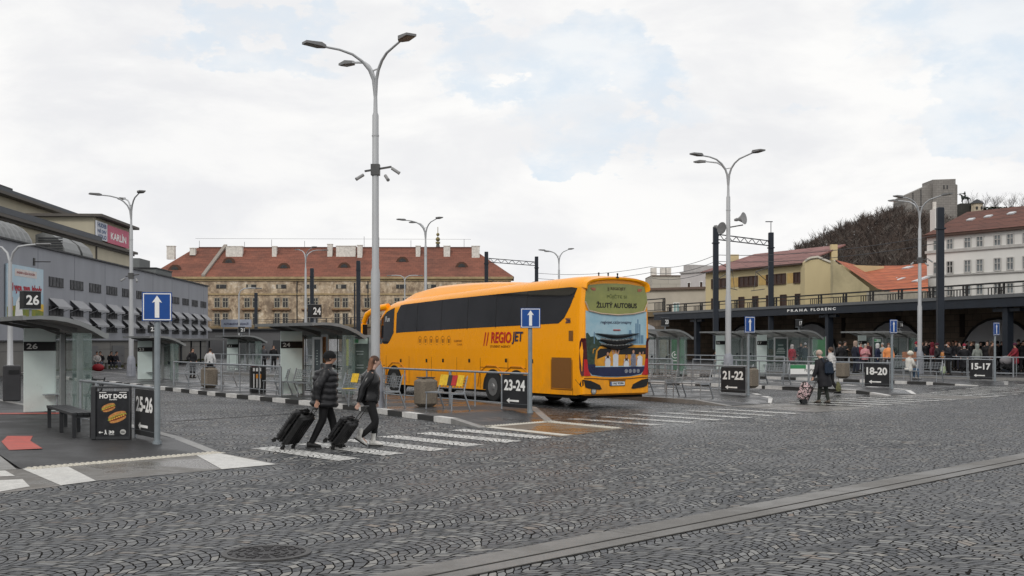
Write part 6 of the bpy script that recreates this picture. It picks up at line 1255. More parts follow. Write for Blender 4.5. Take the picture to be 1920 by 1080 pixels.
t=thing('church_spire','thin dark church spire with gilded knobs rising behind the tiled roof','church spire',(XA(821,420),420,0),0); m=MB(); z1=ZA(473,420); z2=ZA(457,420); m.loft([((0,0,0),3,3),((0,0,z1-6),3,3),((0,0,z1-4),2.6,2.6),((0,0,z1),1.1,1.1),((0,0,z2),.5,.5)],8); m.build('roof',M('spire_slate',(.08,.09,.09),.6),t); m=MB(); m.loft([((0,0,z2),.8,.8),((0,0,z2+.7),.8,.8)],8); m.ball((0,0,z2+1.6),.8); m.ball((0,0,z2+3.3),.6); m.tube((0,0,z2),(0,0,z2+6),.12); m.build('finial',M('dull_gilt',(.22,.18,.08),.4,.5),t)
# low grey building and its sign in front of the viaduct
t=thing('low_grey_building','low plain grey building to the left of shelter 24, under the viaduct railing','building',(XA(455,132),132,0),R(2)); m=MB(); m.box((1.5,5,1.6),(11.5,10,3.2)); m.build('wall',M('plain_grey_wall',(.12,.12,.125),.85,0,.08,.5),t); m=MB(); m.box((1.5,4.8,3.25),(11.9,10.4,.12)); m.build('roof_edge',EDGE,t)
m=MB(); m.box((-1.0,-.05,1.0),(1.4,.1,1.1)); m.build('cabinet',M('cabinet_grey',(.22,.23,.24)),t); m=MB(); m.box((4,-.05,1.0),(1.2,.08,2)); m.build('door',EDGE,t)
t=thing('roof_sign','pale blue-grey lettered sign board on the low grey building','sign',(XA(443,128),128,0),R(2)); m=MB(); m.box((0,0,3.85),(3.3,.12,.85)); p=m.build('panel',M('pale_blue_board',(.30,.33,.40)),t); text('AUTOBUSOVÉ NÁDRAŽÍ',.28,LNV,p,(0,-.065,3.8),width=2.7,bold=.03); m=MB(); m.tube((-1.4,.1,0),(-1.4,.1,3.6),.06); m.tube((1.4,.1,0),(1.4,.1,3.6),.06); m.build('post',GALV,t)
t=thing('entrance_canopy','flat dark entrance canopy with glazed doors at the far end of the grey building','canopy',(gx(118)+2.6,104,0),gb_ang); m=MB(); m.prism([(-2.4,-8,2.05),(2.2,-8,1.95),(2.8,-4,1.98),(2.8,8,1.98),(-2.4,8,2.05)],(0,0,.16)); m.build('roof',M('canopy_grey',(.12,.12,.12),.6),t)
for y in (-6,-2,2,6): m=MB(); m.tube((1.2,y,0),(1.2,y,1.96),.07); m.build('post',DSTEEL,t)
m=MB(); m.box((-2.2,0,1),(.06,13,1.9)); m.build('glazing',DGLASS,t)
# ================================================================ VIADUCT, CANOPY
VST=brickwall('dark_viaduct_stone',(.22,.165,.12),(.15,.115,.085),(.08,.065,.05),.9,.42,.02,.45,(.020,.017,.014))
P0=Vector((20.6,90.5)); 
def vpt(Y): return Vector((28.6-.3225*(Y-65.7),Y))
va,vb=vpt(38),vpt(112); vd=(vb-va).normalized(); vn=Vector((vd.y,-vd.x))   # vn points right/back, away from the bus stands
if vn.x<0: vn=-vn
vl=(vb-va).length; vang=math.atan2(-vd.x,vd.y)
cn=thing('station_canopy','long dark steel canopy lettered PRAHA FLORENC along the viaduct at the right','canopy',(va.x,va.y,0),vang)
# local: y along, +x away from the stands
DST=M('dark_blue_steel',(.016,.021,.030),.5,.1,.15,1); FTOP=M('grey_fascia_top',(.12,.125,.13),.6)
m=MB(); m.box((.0,vl/2,4.17),(.25,vl,.52)); m.build('fascia',DST,cn)
m=MB(); m.box((.05,vl/2,4.54),(.5,vl+.2,.20)); m.build('fascia_cap',FTOP,cn)
m=MB(); m.box((3.4,vl/2,4.36),(6.6,vl,.12)); m.build('roof_deck',M('dark_soffit',(.035,.036,.038),.8),cn)
for Yc in (48.9,67.2,84.5,104.3):
    y=(vpt(Yc)-va).length; m=MB(); m.box((.35,y,2.1),(.42,.42,4.1)); m.box((.35,y,3.75),(.3,2.2,.2)); m.build('column',DST,cn)
for i,y in enumerate([vl*k/24 for k in range(25)]):
    m=MB(); m.box((3.3,y,4.2),(6.2,.14,.2)); m.build('beam',DST,cn)
yt=(vpt(88)-va).length
def pxlen(px): # local y for a pixel column on the fascia
    f=(px-960)/F; Yv=(28.6+.3225*65.7)/(f+.3225); return (vpt(Yv)-va).length
for s,pa,pb in (('P R A H A',1478,1518),('F L O R E N C',1522,1571)):
    a,b=pxlen(pa),pxlen(pb); text(s,.20,WHITE,cn,(-.13,(a+b)/2,4.24),(0,-1,0),width=abs(a-b)*.96,bold=.05)
vi=thing('railway_viaduct','brown stone railway viaduct with arched openings behind the station canopy','viaduct',(va.x,va.y,0),vang)
m=MB(); m.box((10.2,vl/2-4,2.1),(7,vl+8,4.2)); m.build('wall',VST,vi)
for y in [vl*(k+.5)/7 for k in range(7)]:
    m=MB(); n=12; rad=3.7; pts=[(6.66,y-rad,0)]+[(6.66,y-rad*math.cos(R(180*k/n)),.5+2.9*math.sin(R(180*k/n))) for k in range(n+1)]+[(6.66,y+rad,0)]; m.prism(pts,(-.06,0,0)); ap=m.build('arch_infill',M('arch_panel_grey',(.46,.46,.475),.7,0,.12,.5),vi)
    m=MB(); m.path([(6.6,y-(rad+.05)*math.cos(R(180*k/n)),.5+(2.95)*math.sin(R(180*k/n))) for k in range(n+1)],.09,6); m.build('arch_ring',M('arch_ring_dark',(.03,.028,.025),.9),vi)
for k in range(0,12): y=vl*k/11.0; m=MB(); m.box((6.64,y,3.0),(.02,.5,1.6)); m.build('grime_patch',M('soot',(.03,.022,.017),.95),vi)
# deck beyond + railings
def railing(name,label,p0,p1,z,hh=.95,post=2.0,par=None):
    d=Vector(p1)-Vector(p0); L_=d.length; t=thing(name,label,'railing',(p0[0],p0[1],z),math.atan2(-d.x,d.y),'viaduct railings')
    RM=M('railing_black',(.025,.024,.023),.6); m=MB()
    m.bar((0,0,hh),(0,L_,hh),.09,.10); m.bar((0,0,hh*.72),(0,L_,hh*.72),.05,.06); m.bar((0,0,.12),(0,L_,.12),.05,.06); m.build('rails',RM,t)
    m=MB(); m.box((0,0,hh/2),(.11,.11,hh)); m.box((0,.2,hh/2),(.08,.3,.05)); m.box((0,.35,hh/2),(.08,.08,hh)); p0_=m.build('post',RM,t); y=post*1.6
    while y<L_: c_=p0_.copy(); C.objects.link(c_); c_.location=(0,y,0); y+=post*1.6
    m=MB(); y=0
    while y<L_:
        if (int(y/post/1.6*2)%2)==0: m.box((0,y,hh*.38),(.04,.06,hh*.66))
        y+=.28
    m.build('infill_bars',RM,t); return t
off=vn*1.2
railing('viaduct_railing','black railing running along the top of the station canopy',(va+off)[:],(vb+off)[:],4.46,.92)
# curve of the viaduct going left
pts=[vb+vn*1.0,Vector((2.0,150)),Vector((-20,195)),Vector((-42,226)),Vector((-75,245))]
w2=thing('far_viaduct','distant low viaduct with a dark parapet curving left in front of the stained building','viaduct',(0,0,0),0)
m=MB(); pr=MB(); md_=MB()
for a,b in zip(pts[:-1],pts[1:]):
    d=(b-a).normalized(); n_=Vector((d.y,-d.x)); n_=n_ if n_.y>0 else -n_
    m.prism([(*a,0),(*b,0),(*(b+n_*7),0),(*(a+n_*7),0)],(0,0,4.3)); pr.prism([(*(a-n_*.3),4.3),(*(b-n_*.3),4.3),(*(b+n_*.5),4.3),(*(a+n_*.5),4.3)],(0,0,.5))
    L_=(b-a).length; q=4
    while q<L_-4:
        c=a+d*q; md_=MB(); md_.prism([((c-d*3-n_*.05).x,(c-d*3-n_*.05).y,0),((c+d*3-n_*.05).x,(c+d*3-n_*.05).y,0),((c+d*3-n_*.05).x,(c+d*3-n_*.05).y,2.2),((c+d*1.8-n_*.05).x,(c+d*1.8-n_*.05).y,3.3),((c-n_*.05).x,(c-n_*.05).y,3.7),((c-d*1.8-n_*.05).x,(c-d*1.8-n_*.05).y,3.3),((c-d*3-n_*.05).x,(c-d*3-n_*.05).y,2.2)],(0,.1,0)); md_.build('arch_infill',_mc['arch_panel_grey'],w2); q+=9
m.build('wall',VST,w2); pr.build('parapet',M('parapet_ochre',(.17,.125,.07),.9,0,.3,.5),w2)
for i,(a,b) in enumerate(zip(pts[:-1],pts[1:])): railing('viaduct_railing',['black viaduct railing hidden behind the coach roof','black viaduct railing right behind the coach mirror','black viaduct railing above shelter 24','black viaduct railing above the low grey building'][i],a[:],b[:],4.8,1.2,3.0)
# catenary masts
def mast(px,Y,ptop,label,w_=.38,z0=4.3):
    t=thing('catenary_mast',label,'catenary mast',(XA(px,Y),Y,z0),0,'catenary masts on the viaduct'); h=ZA(ptop,Y)-z0
    m=MB(); m.box((0,0,h/2-1.5),(w_,w_,h+3),bev=.03); m.build('mast',DST,t)
    for z in (h-1.2,h-.9,h-.5): m=MB(); m.box((0,0,z),(w_+.12,w_+.12,.08)); m.build('clamp_band',DST,t); return t,h
def gantry(pa,Ya,pb,Yb,py,label,cant=True):
    a=Vector((XA(pa,Ya),Ya,ZA(py,Ya))); b=Vector((XA(pb,Yb),Yb,ZA(py+8,Yb))); b.z=a.z
    t=thing('catenary_gantry',label,'catenary gantry',a,0,'catenary gantries'); d=b-a; L_=d.length; m=MB()
    for dz in (0,-.38): m.bar((0,0,dz),d+Vector((0,0,dz)),.09,.07)
    n=int(L_/.55)
    for i in range(n): m.bar(d*(i/n)+Vector((0,0,0 if i%2 else -.38)),d*((i+1)/n)+Vector((0,0,-.38 if i%2 else 0)),.04,.04)
    m.build('truss',DST,t)
    if cant:
        u=d.normalized()
        for base,s in ((Vector((0,0,0)),1),(d,-1)):
            m=MB(); p=base+Vector((0,0,-2.0)); q=p+u*s*2.3+Vector((0,0,-.5)); m.bar(p,q,.05,.05); m.bar(p+Vector((0,0,-1.4)),q,.04,.04); m.bar(p+u*s*1.0+Vector((0,0,-1.8)),p+u*s*3.0+Vector((0,0,-2.0)),.05,.05); m.bar(q,p+u*s*2.6+Vector((0,0,-1.9)),.03,.03); m.build('cantilever',M('insulator_grey',(.08,.08,.08)),t)
    return t
mast(1342,86,425,'left mast of the gantry behind the lamp with horn loudspeakers'); mt,h=mast(1445.5,92,436,'right mast of the gantry, with a small lamp on its top')
m=MB(); m.tube((0,0,h),(0,0,h+.8),.03); m.box((-.15,0,h+.85),(.55,.15,.06)); m.build('top_lamp',DST,mt)
gantry(1342,86,1445.5,92,439,'lattice gantry beam spanning two masts behind the horn loudspeakers')
mast(1763,66,389,'thick dark mast in front of the white apartment house',.36)
mast(912,118,472,'dark mast rising behind the coach roof, left of the gantry'); mt,h=mast(1006,124,481,'dark mast right of the coach gantry, with a lamp arm'); gantry(912,118,1006,124,484,'lattice gantry beam seen over the middle of the coach')
for px,Y,pt,lab in ((672,150,489,'dark mast just left of the tallest street lamp'),(585,168,503,'dark mast behind the 24 roof sign'),(480,200,549,'short dark mast before the stained building, left'),(665,176,530,'thin dark mast left of the tallest lamp, farther away')): mast(px,Y,pt,lab,.5 if px!=665 else .22)
# overhead wires
def wire(p,q,label,sag=.5,r=.018,cat='overhead wire'):
    a,b=Vector(p),Vector(q); t=[]
    for i in range(13): f=i/12; v=a.lerp(b,f); v.z-=sag*4*f*(1-f); t.append(v)
    m=MB(); m.path(t,r,4); o=m.build('overhead_wire',M('wire_dark',(.05,.05,.055),.5),None); tag(o,label,cat,'overhead railway wires'); return o
for i,(pa,ya,za_,pb,yb,zb_) in enumerate(((1220,110,ZA(500,110),1342,86,ZA(478,86)),(1220,110,ZA(511,110),1342,86,ZA(490,86)),(1220,110,ZA(521,110),1342,86,ZA(505,86)),(1342,86,ZA(478,86),1763,66,ZA(440,66)),(1342,86,ZA(490,86),1763,66,ZA(455,66)),(1006,124,ZA(512,124),1220,110,ZA(500,110)),(1006,124,ZA(522,124),1220,110,ZA(511,110)))):
    wire((XA(pa,ya),ya,za_),(XA(pb,yb),yb,zb_),['upper overhead wire right of the coach','middle overhead wire right of the coach','lower overhead wire right of the coach','upper overhead wire running right from the gantry to the thick mast','lower overhead wire running right from the gantry to the thick mast','upper overhead wire above the coach roof','lower overhead wire above the coach roof'][i],.4,.02)
# ================================================================ HOUSES ON THE RIGHT
YEL=M('pale_yellow_render',(.55,.46,.27),.9,0,.07,.3,streak=1); YEL2=M('yellow_panel',(.50,.34,.13),.9); WHR=M('white_render',(.68,.67,.64),.9,0,.08,.3,streak=1); BWN=M('brown_window',(.05,.025,.018),.4,0,.4,2); RSH=tiles('pinkish_sheet_roof',(.24,.12,.11),(.21,.10,.09),.6,st=.2)
ORT=tiles('orange_tiles',(.42,.115,.045),(.35,.085,.035),.35,(.20,.05,.02),.35); BRT=tiles('brown_tiles',(.135,.052,.036),(.11,.042,.030),.4)
def poly_at(m,lst,th_=None,mi=0):  # list of (px,py,Y)
    P_=[Vector((XA(px,Y),Y,ZA(py,Y))) for px,py,Y in lst]; 
    if th_ is None: m.poly(P_,mi)
    else: m.prism(P_,th_,mi)
    return m
def house_box(t,pxa,Ya,pxb,Yb,py_top_a,depth,mat,name='wall',z0=0):
    # wall from column a to column b, going back by depth
    a=Vector((XA(pxa,Ya),Ya)); b=Vector((XA(pxb,Yb),Yb)); d=(b-a).normalized(); n=Vector((-d.y,d.x)); n=n if n.y>0 else -n
    z=ZA(py_top_a,Ya); m=MB(); m.prism([(*a,z0),(*b,z0),(*(b+n*depth),z0),(*(a+n*depth),z0)],(0,0,z-z0)); m.build(name,mat,t); return a,b,d,n,z
def wwin(t,a,d,n,f0,f1,z0,z1,mat,fr,nm='window',mull=1,trans=0):
    # a window between distances f0..f1 along the wall
    m=MB(); p=a+d*f0-n*.03; q=a+d*f1-n*.03; m.prism([(*p,z0),(*q,z0),(*q,z1),(*p,z1)],(n.x*.06,n.y*.06,0)); w_=m.build(nm,mat,t)
    m=MB(); pn=n*-.07
    def rail(u0,v0,u1,v1,s=.07):
        A_=a+d*u0+pn; B_=a+d*u1+pn; m.bar((*A_,v0),(*B_,v1),s,s)
    rail(f0,z0,f1,z0,.1); rail(f0,z1,f1,z1); rail(f0,z0,f0,z1); rail(f1,z0,f1,z1)
    for k in range(1,mull+1): f=f0+(f1-f0)*k/(mull+1); rail(f,z0,f,z1,.06)
    if trans: rail(f0,z0+(z1-z0)*trans,f1,z0+(z1-z0)*trans,.06)
    m.build('frame',fr,w_); return w_
# A: low beige house next to the coach
t=thing('beige_house','low beige rendered house with one pale green window, right of the coach','building',(0,0,0),0)
a,b,d,n,z=house_box(t,1200,128,1323,124,545,9,M('beige_render',(.47,.43,.36),.9,0,.1,.4)); m=MB(); m.prism([(*(a-n*.3),z),(*(b-n*.3),z),(*(b+n*9.3),z),(*(a+n*9.3),z)],(0,0,.25)); m.build('parapet',M('brown_parapet',(.14,.10,.08),.8),t)
L_=(b-a).length; wwin(t,a,d,n,L_*.52,L_*.61,4.6,6.0,M('pale_green_window',(.25,.38,.37),.4),WHITE)
t=thing('white_back_house','white stepped house with small dark windows behind the beige one','building',(0,0,0),0)
a,b,d,n,z=house_box(t,1276,160,1322,156,513,10,M('pale_pinkish_render',(.52,.49,.48),.9,0,.08,.4)); L_=(b-a).length
for f in (.3,.8): wwin(t,a,d,n,L_*f,L_*f+.6,8.4,9.8,BWN,WHITE,mull=0)
for f in (.3,.82): wwin(t,a,d,n,L_*f,L_*f+.6,6.4,7.6,BWN,WHITE,mull=0)
m=MB(); m.prism([(*(a-n*.2+d*.0),z),(*(b-n*.2),z),(*(b+n*10),z),(*(a+n*10),z)],(0,0,.2)); m.prism([(*(a+d*.6),z+.2),(*(a+d*2.4),z+.2),(*(a+d*2.4+n*4),z+.2),(*(a+d*.6+n*4),z+.2)],(0,0,.9)); m.build('roof_parapet',M('parapet_pale',(.42,.40,.39),.9),t)
t=thing('tiled_wall_house','cream panelled house wall immediately right of the coach roof','building',(0,0,0),0)
a,b,d,n,z=house_box(t,1222,165,1277,165,518,8,brickwall('cream_panels',(.45,.42,.36),(.48,.45,.39),(.33,.31,.27),2.2,.9,.03,.1,(.3,.28,.25))); m=MB(); m.prism([(*(a-n*.1),z),(*(b-n*.1),z),(*(b+n*8),z),(*(a+n*8),z)],(0,0,.15)); m.build('coping',_mc['brown_parapet'],t)
for f in (.12,.45,.62): m=MB(); q=a+d*((b-a).length*f)+n*2; m.box((q.x,q.y,z+.7),(.8,.8,1.2)); m.build('chimney',CHW,t)
# B: pale yellow house
t=thing('yellow_house','pale yellow house with wide brown windows and a pinkish sheet roof behind the canopy','building',(0,0,0),0)
a,b,d,n,z=house_box(t,1323,118,1511,104,511,9,YEL); L_=(b-a).length
def fr(px): # position along wall for pixel
    r=(px-960)/F; A_=a; return (r*A_.y-A_.x)/(d.x-r*d.y)
for (p,q,ml) in ((1335,1369,3),(1386,1421,3),(1438,1474,3),(1489,1502,1)): wwin(t,a,d,n,fr(p),fr(q),ZA(542,118)+.0,ZA(525,118),BWN,M('brown_frame',(.07,.04,.03),.7),mull=ml)
for (p,q) in ((1371,1384),(1423,1436),(1476,1487)):
    m=MB(); A_=a+d*fr(p)-n*.02; B_=a+d*fr(q)-n*.02; m.prism([(*A_,ZA(542,118)),(*B_,ZA(542,118)),(*B_,ZA(525,118)),(*A_,ZA(525,118))],(n.x*.04,n.y*.04,0)); m.build('ochre_panel',YEL2,t)
for (p,q) in ((1335,1341),(1386,1396),(1412,1422),(1438,1446),(1464,1475),(1492,1503)): wwin(t,a,d,n,fr(p),fr(q),4.2,ZA(561,118),BWN,_mc['brown_frame'],mull=0)
m=MB(); A_=[Vector((*(a-n*.4-d*.3),z-.05)),Vector((*(b-n*.4),z-.05)),Vector((*(b+n*4.5),z+1.75)),Vector((*(a+n*4.5+d*2.0),z+1.75))]; m.prism(A_,(0,0,.12)); m.poly([A_[0],A_[3],Vector((*(a+n*9),z))]); m.build('roof',RSH,t)
m=MB(); m.bar((*(a-n*.45),z-.02),(*(b-n*.45),z-.02),.14,.14); q=b-n*.08-d*.3; m.tube((*q,0),(*q,z),.07); m.build('gutter',_mc['brown_window'],t)
q=a+n*3+d*.5; m=MB(); m.box((q.x,q.y,z+.9),(1.0,.8,1.9)); m.build('chimney',YEL,t); q=b+n*3.3-d*.2; m=MB(); m.box((q.x,q.y,z+1.1),(.55,.55,1.4)); m.build('chimney',YEL,t)
# gable wing
t=thing('gabled_house','pale yellow gable wall with white coping to the left of the orange roof','building',(0,0,0),0)
g0=Vector((XA(1509,103),103)); g1=Vector((XA(1566,99),99)); dd_=(g1-g0).normalized(); nn_=Vector((-dd_.y,dd_.x)); 
m=MB(); prof_=[(1509,103,640),(1509,103,491),(1519,102.9,485),(1534,102.8,483),(1545,102.6,488),(1558,102.4,493),(1566,102.3,490),(1566,102.3,640)]
m.prism([Vector((XA(p,Y),Y,max(0,ZA(q,Y)))) for p,Y,q in prof_],(0,2.5,0)); m.build('wall',YEL,t)
m=MB()
for A_,B_ in zip(prof_[1:-2],prof_[2:-1]): m.bar((XA(A_[0],A_[1]),A_[1],ZA(A_[2],A_[1])+.08),(XA(B_[0],B_[1]),B_[1],ZA(B_[2],B_[1])+.08),.35,.16)
m.build('coping',M('coping_pale',(.6,.56,.48),.9),t)
# C: orange roof house
t=thing('orange_roof_house','house with a bright orange tiled roof and skylights left of the white apartments','building',(0,0,0),0)
m=MB(); Y=98
poly_at(m,[(1562,640,Y),(1562,487,Y),(1630,540,Y-3),(1630,640,Y-3)],Vector((0,.8,0))); m.build('gable_wall',M('ochre_grey_gable',(.42,.36,.22),.9,0,.2,.5),t)
m=MB(); poly_at(m,[(1625,640,95),(1625,548,95),(1737,545,88),(1737,640,88)],Vector((2,6,0))); m.build('front_wall',M('dull_front_wall',(.36,.33,.27),.9,0,.15),t)
m=MB(); A_=[(1566,487,98),(1613,499,112),(1690,498,108),(1740,493,104),(1740,546,88),(1672,547,92),(1645,541,94)]
P_=[Vector((XA(p,Y),Y,ZA(q,Y))) for p,q,Y in A_]; m.add(P_,[(0,1,6),(1,2,5,6),(2,3,4,5)]); rf=m.build('roof',ORT,t)
def lerp_roof(px,py,w_,h_):
    # skylight lying on the main roof slope, found by casting the pixel on the slope plane
    A0,B0,C0=P_[2],P_[3],P_[4]; nrm=(B0-A0).cross(C0-A0).normalized(); ry=Vector(((px-960)/F,1,(HY-py)/F)); o=Vector((0,0,EYE)); tt=(A0-o).dot(nrm)/ry.dot(nrm); c=o+ry*tt
    ux=(B0-A0).normalized(); uz=nrm.cross(ux).normalized(); nn=nrm if nrm.dot(ry)<0 else -nrm; return c,ux*w_/2,uz*h_/2,nn
for (px,py,w_,h_) in ((1656,505,.9,.5),(1702,503,1.0,.6),(1669,527,.55,1.3),(1683,527,.55,1.3),(1727,525,.7,1.3)):
    c,u_,v_,nn=lerp_roof(px,py,w_,h_); m=MB(); m.prism([c-u_-v_,c+u_-v_,c+u_+v_,c-u_+v_],nn*.12); m.build('skylight',M('skylight_pale',(.50,.52,.54),.3),rf)
# D: white apartment house
t=thing('apartment_house','white four-storey apartment house with a brown roof at the right edge','building',(0,0,0),0)
a,b,d,n,z=house_box(t,1738,96,1990,86,446,11,WHR); L_=(b-a).length
PGW=M('pale_grey_window',(.17,.19,.20),.3,0,.4,2); FRW=M('pale_frame',(.45,.44,.42),.7)
for i,px in enumerate((1757,1782,1815,1838,1871,1895,1925,1950)):
    f=fr(px)
    for r,(q0,q1) in enumerate(((471,452),(515,493),(556,538))):
        z1_,z0_=ZA(q1,96),ZA(q0,96)
        wwin(t,a,d,n,f-.28,f+.28,z0_,z1_,DK if (i==1 and r==1) else PGW,FRW,mull=1,trans=.6)
m=MB(); 
for q_,h_ in ((476,.22),(519.5,.12)): m.prism([(*(a-n*.14-d*.1),ZA(q_,96)),(*(b-n*.14),ZA(q_,96)),(*(b-n*.0),ZA(q_,96)),(*(a-n*.0-d*.1),ZA(q_,96))],(0,0,h_))
m.build('string_course',M('course_grey',(.42,.41,.39),.9),t)
m=MB(); m.prism([(*(a-n*.35-d*.2),z),(*(b-n*.35),z),(*(b+n*1),z),(*(a+n*1-d*.2),z)],(0,0,.2)); m.build('eaves',M('eaves_dark',(.08,.05,.04),.8),t)
m=MB(); A_=[Vector((*(a-n*.4),z+.21)),Vector((*(b-n*.4),z+.21)),Vector((*(b+n*4.6),z+2.35)),Vector((*(a+n*4.6+d*.4),z+2.35)),Vector((*(b+n*10),z)),Vector((*(a+n*10),z))]; m.add(A_,[(0,1,2,3),(3,2,4,5),(0,3,5)]); rf=m.build('roof',BRT,t)
for px,fz in ((1781,.55),(1808,.62),(1848,.66),(1916,.68)):
    f=fr(px); base=A_[0]+(A_[3]-A_[0])*fz+Vector((d.x*f,d.y*f,0)); m=MB(); u_=Vector((d.x,d.y,0))*.28; v_=(A_[3]-A_[0]).normalized()*.22; nn=u_.cross(v_).normalized(); nn=nn if nn.z>0 else -nn; m.prism([base-u_-v_,base+u_-v_,base+u_+v_,base-u_+v_],nn*.1); m.build('skylight',_mc['skylight_pale'],rf)
m=MB(); q=a+n*1.0-d*.05; m.box((q.x,q.y,z+.9),(.3,1.2,3.0)); m.build('fire_wall',WHR,t); m=MB(); m.tube((q.x,q.y,z+2.4),(q.x,q.y,z+3.0),.16); m.build('chimney_pot',CHW,t)
# ================================================================ HILL
def rim(px):  # photographed skyline of the trees
    return ip(px,[(1440,492),(1490,477),(1560,440),(1620,412),(1680,392),(1720,386),(1800,392),(1860,390),(1960,388)])
def hof(px): return ip(px,[(1500,3.5),(1680,5.5),(1780,9),(1800,11),(1960,11)])
m=MB(); nx,ny=70,26; P_=[]
HYc=520
for j in range(ny+1):
    for i in range(nx+1):
        px=1380+i*(760/nx); Yv=300+j*14
        top=ZA(rim(px),HYc)-hof(px); f=max(0,min(1,(Yv-300)/(HYc-300))); f=f*f*(3-2*f)*.9+f*.1; rr=max(0,min(1,(px-1400)/90))
        P_.append((XA(px,Yv),Yv,top*f*rr-.5))
m.add(P_,[(j*(nx+1)+i,j*(nx+1)+i+1,(j+1)*(nx+1)+i+1,(j+1)*(nx+1)+i) for j in range(ny) for i in range(nx)])
hl=m.build('hillside',M('leaf_litter_soil',(.045,.033,.026),.95,0,.35,.05,col2=(.075,.055,.042)),smooth=True); struct(hl)
def hill(px,Yv):
    top=ZA(rim(px),HYc)-hof(px); f=max(0,min(1,(Yv-300)/(HYc-300))); f=f*f*(3-2*f)*.9+f*.1; rr=max(0,min(1,(px-1400)/90)); return top*f*rr-.5
def twigtree(m,x,y,z,h,rnd,lv=3,mi=0,thick=1.0,nb=None):
    def br(p,d,l,r,k):
        e=p+d*l; sd=d.cross(Vector((.3,1,.2))).normalized()*r; s2=d.cross(sd).normalized()*r
        m.add([p+sd,p-sd*.5+s2*.87,p-sd*.5-s2*.87,e+sd*.4,e-sd*.2+s2*.35,e-sd*.2-s2*.35],[(0,1,4,3),(1,2,5,4),(2,0,3,5)],mi)
        if k<=0: return
        for i in range(nb or (4 if k>1 else 5)):
            f=rnd.uniform(.35,1.0); q=p+d*l*f; nd_=(d+Vector((rnd.uniform(-1,1),rnd.uniform(-1,1),rnd.uniform(-.1,.8)))*.85).normalized(); br(q,nd_,l*rnd.uniform(.45,.72),r*.45,k-1)
    br(Vector((x,y,z-.5)),Vector((rnd.uniform(-.08,.08),rnd.uniform(-.08,.08),1)).normalized(),h*.42,h*.016*thick,lv)
rnd=random.Random(3); m=MB(); cnt=0
BT=[M('bare_twigs_dark',(.045,.034,.029),.95,0,.3,.2),M('bare_twigs_brown',(.085,.063,.052),.95,0,.3,.2),M('bare_twigs_grey',(.12,.105,.093),.95,0,.3,.2)]
for i in range(1500):
    px=rnd.uniform(1455,1960); f=rnd.random()**.75; Yv=335+f*190; h=rnd.uniform(8,13)
    if 1690<px<1800 and Yv>470: h*=.6
    m_=2 if Yv>440 else 2
    twigtree(m,XA(px,Yv),Yv,hill(px,Yv),h,rnd,2,rnd.choice((0,0,1,1,2)),1.6,6)
o=m.build('bare_woodland',BT,weld=False); o['kind']='stuff'; tag(o,'dark leafless woodland covering the hillside at the right','woodland',kind='stuff')
# tangle of undergrowth that closes the slope
m=MB()
for i in range(26000):
    px=rnd.uniform(1450,1960); Yv=rnd.uniform(330,525); x=XA(px,Yv); z=hill(px,Yv)+rnd.uniform(0,5.5); l=rnd.uniform(.8,2.4); a=rnd.uniform(0,6.28); c=Vector((x,Yv,z)); d=Vector((math.cos(a)*.6,math.sin(a)*.6,rnd.uniform(.2,1))).normalized(); s_=d.orthogonal().normalized()*rnd.uniform(.10,.30); m.add([c-s_,c+s_,c+d*l],[(0,1,2)],rnd.choice((0,0,1,1,2)))
o=m.build('hillside_undergrowth',BT,weld=False); tag(o,'brown leafless undergrowth on the hillside','undergrowth',kind='stuff')
# individual bare trees on the skyline at right
for i,(px,top,Y,lab) in enumerate(((1822,353,500,'bare tree right behind the horseman statue'),(1846,352,515,'bare tree just right of the hilltop tower'),(1866,350,505,'wide bare tree above the brown roof, left of the evergreen hedge'),(1897,356,520,'slim bare tree on the skyline near the right edge'),(1917,352,500,'bare tree cut by the right edge of the view'),(1648,392,470,'bare tree breaking the skyline left of the monument'),(1585,426,450,'bare tree breaking the skyline far down the slope'))):
    z=hill(px,Y)+2; h=(ZA(top,Y)-z)
    t=thing('bare_tree',lab,'tree',(XA(px,Y),Y,z),0,'bare trees on the hill skyline'); m=MB(); m.loft([((0,0,-2),.4,.4),((0,0,h*.35),.25,.25)],6); m.build('trunk',BT[0],t); m=MB(); r2=random.Random(i+40); h_=h*1.0
    for q in range(3): twigtree(m,r2.uniform(-.6,.6),r2.uniform(-.6,.6),h*.15,h*.95,r2,4,0,.8,4)
    m.build('crown',BT[0],t)
m=MB(); 
for i in range(5200):
    px=rnd.uniform(1845,1950); Y=500+rnd.uniform(-4,4); z=hill(px,Y)+rnd.uniform(-1,ZA(388,500)-hill(px,500)); c=Vector((XA(px,Y),Y,z)); a=rnd.uniform(0,6.28); b_=rnd.uniform(-.8,.8); u_=Vector((math.cos(a),math.sin(a),b_))*.5; v_=Vector((-math.sin(a),math.cos(a),.4))*.35; m.add([c-u_,c+v_,c+u_,c-v_],[(0,1,2,3)],rnd.random()<.5)
o=m.build('evergreen_hedge',[M('hedge_green',(.022,.030,.016),.9,0,.3),M('hedge_olive',(.040,.042,.024),.9,0,.3)],weld=False); tag(o,'dark evergreen hedge along the hilltop at the right edge','hedge',kind='stuff')
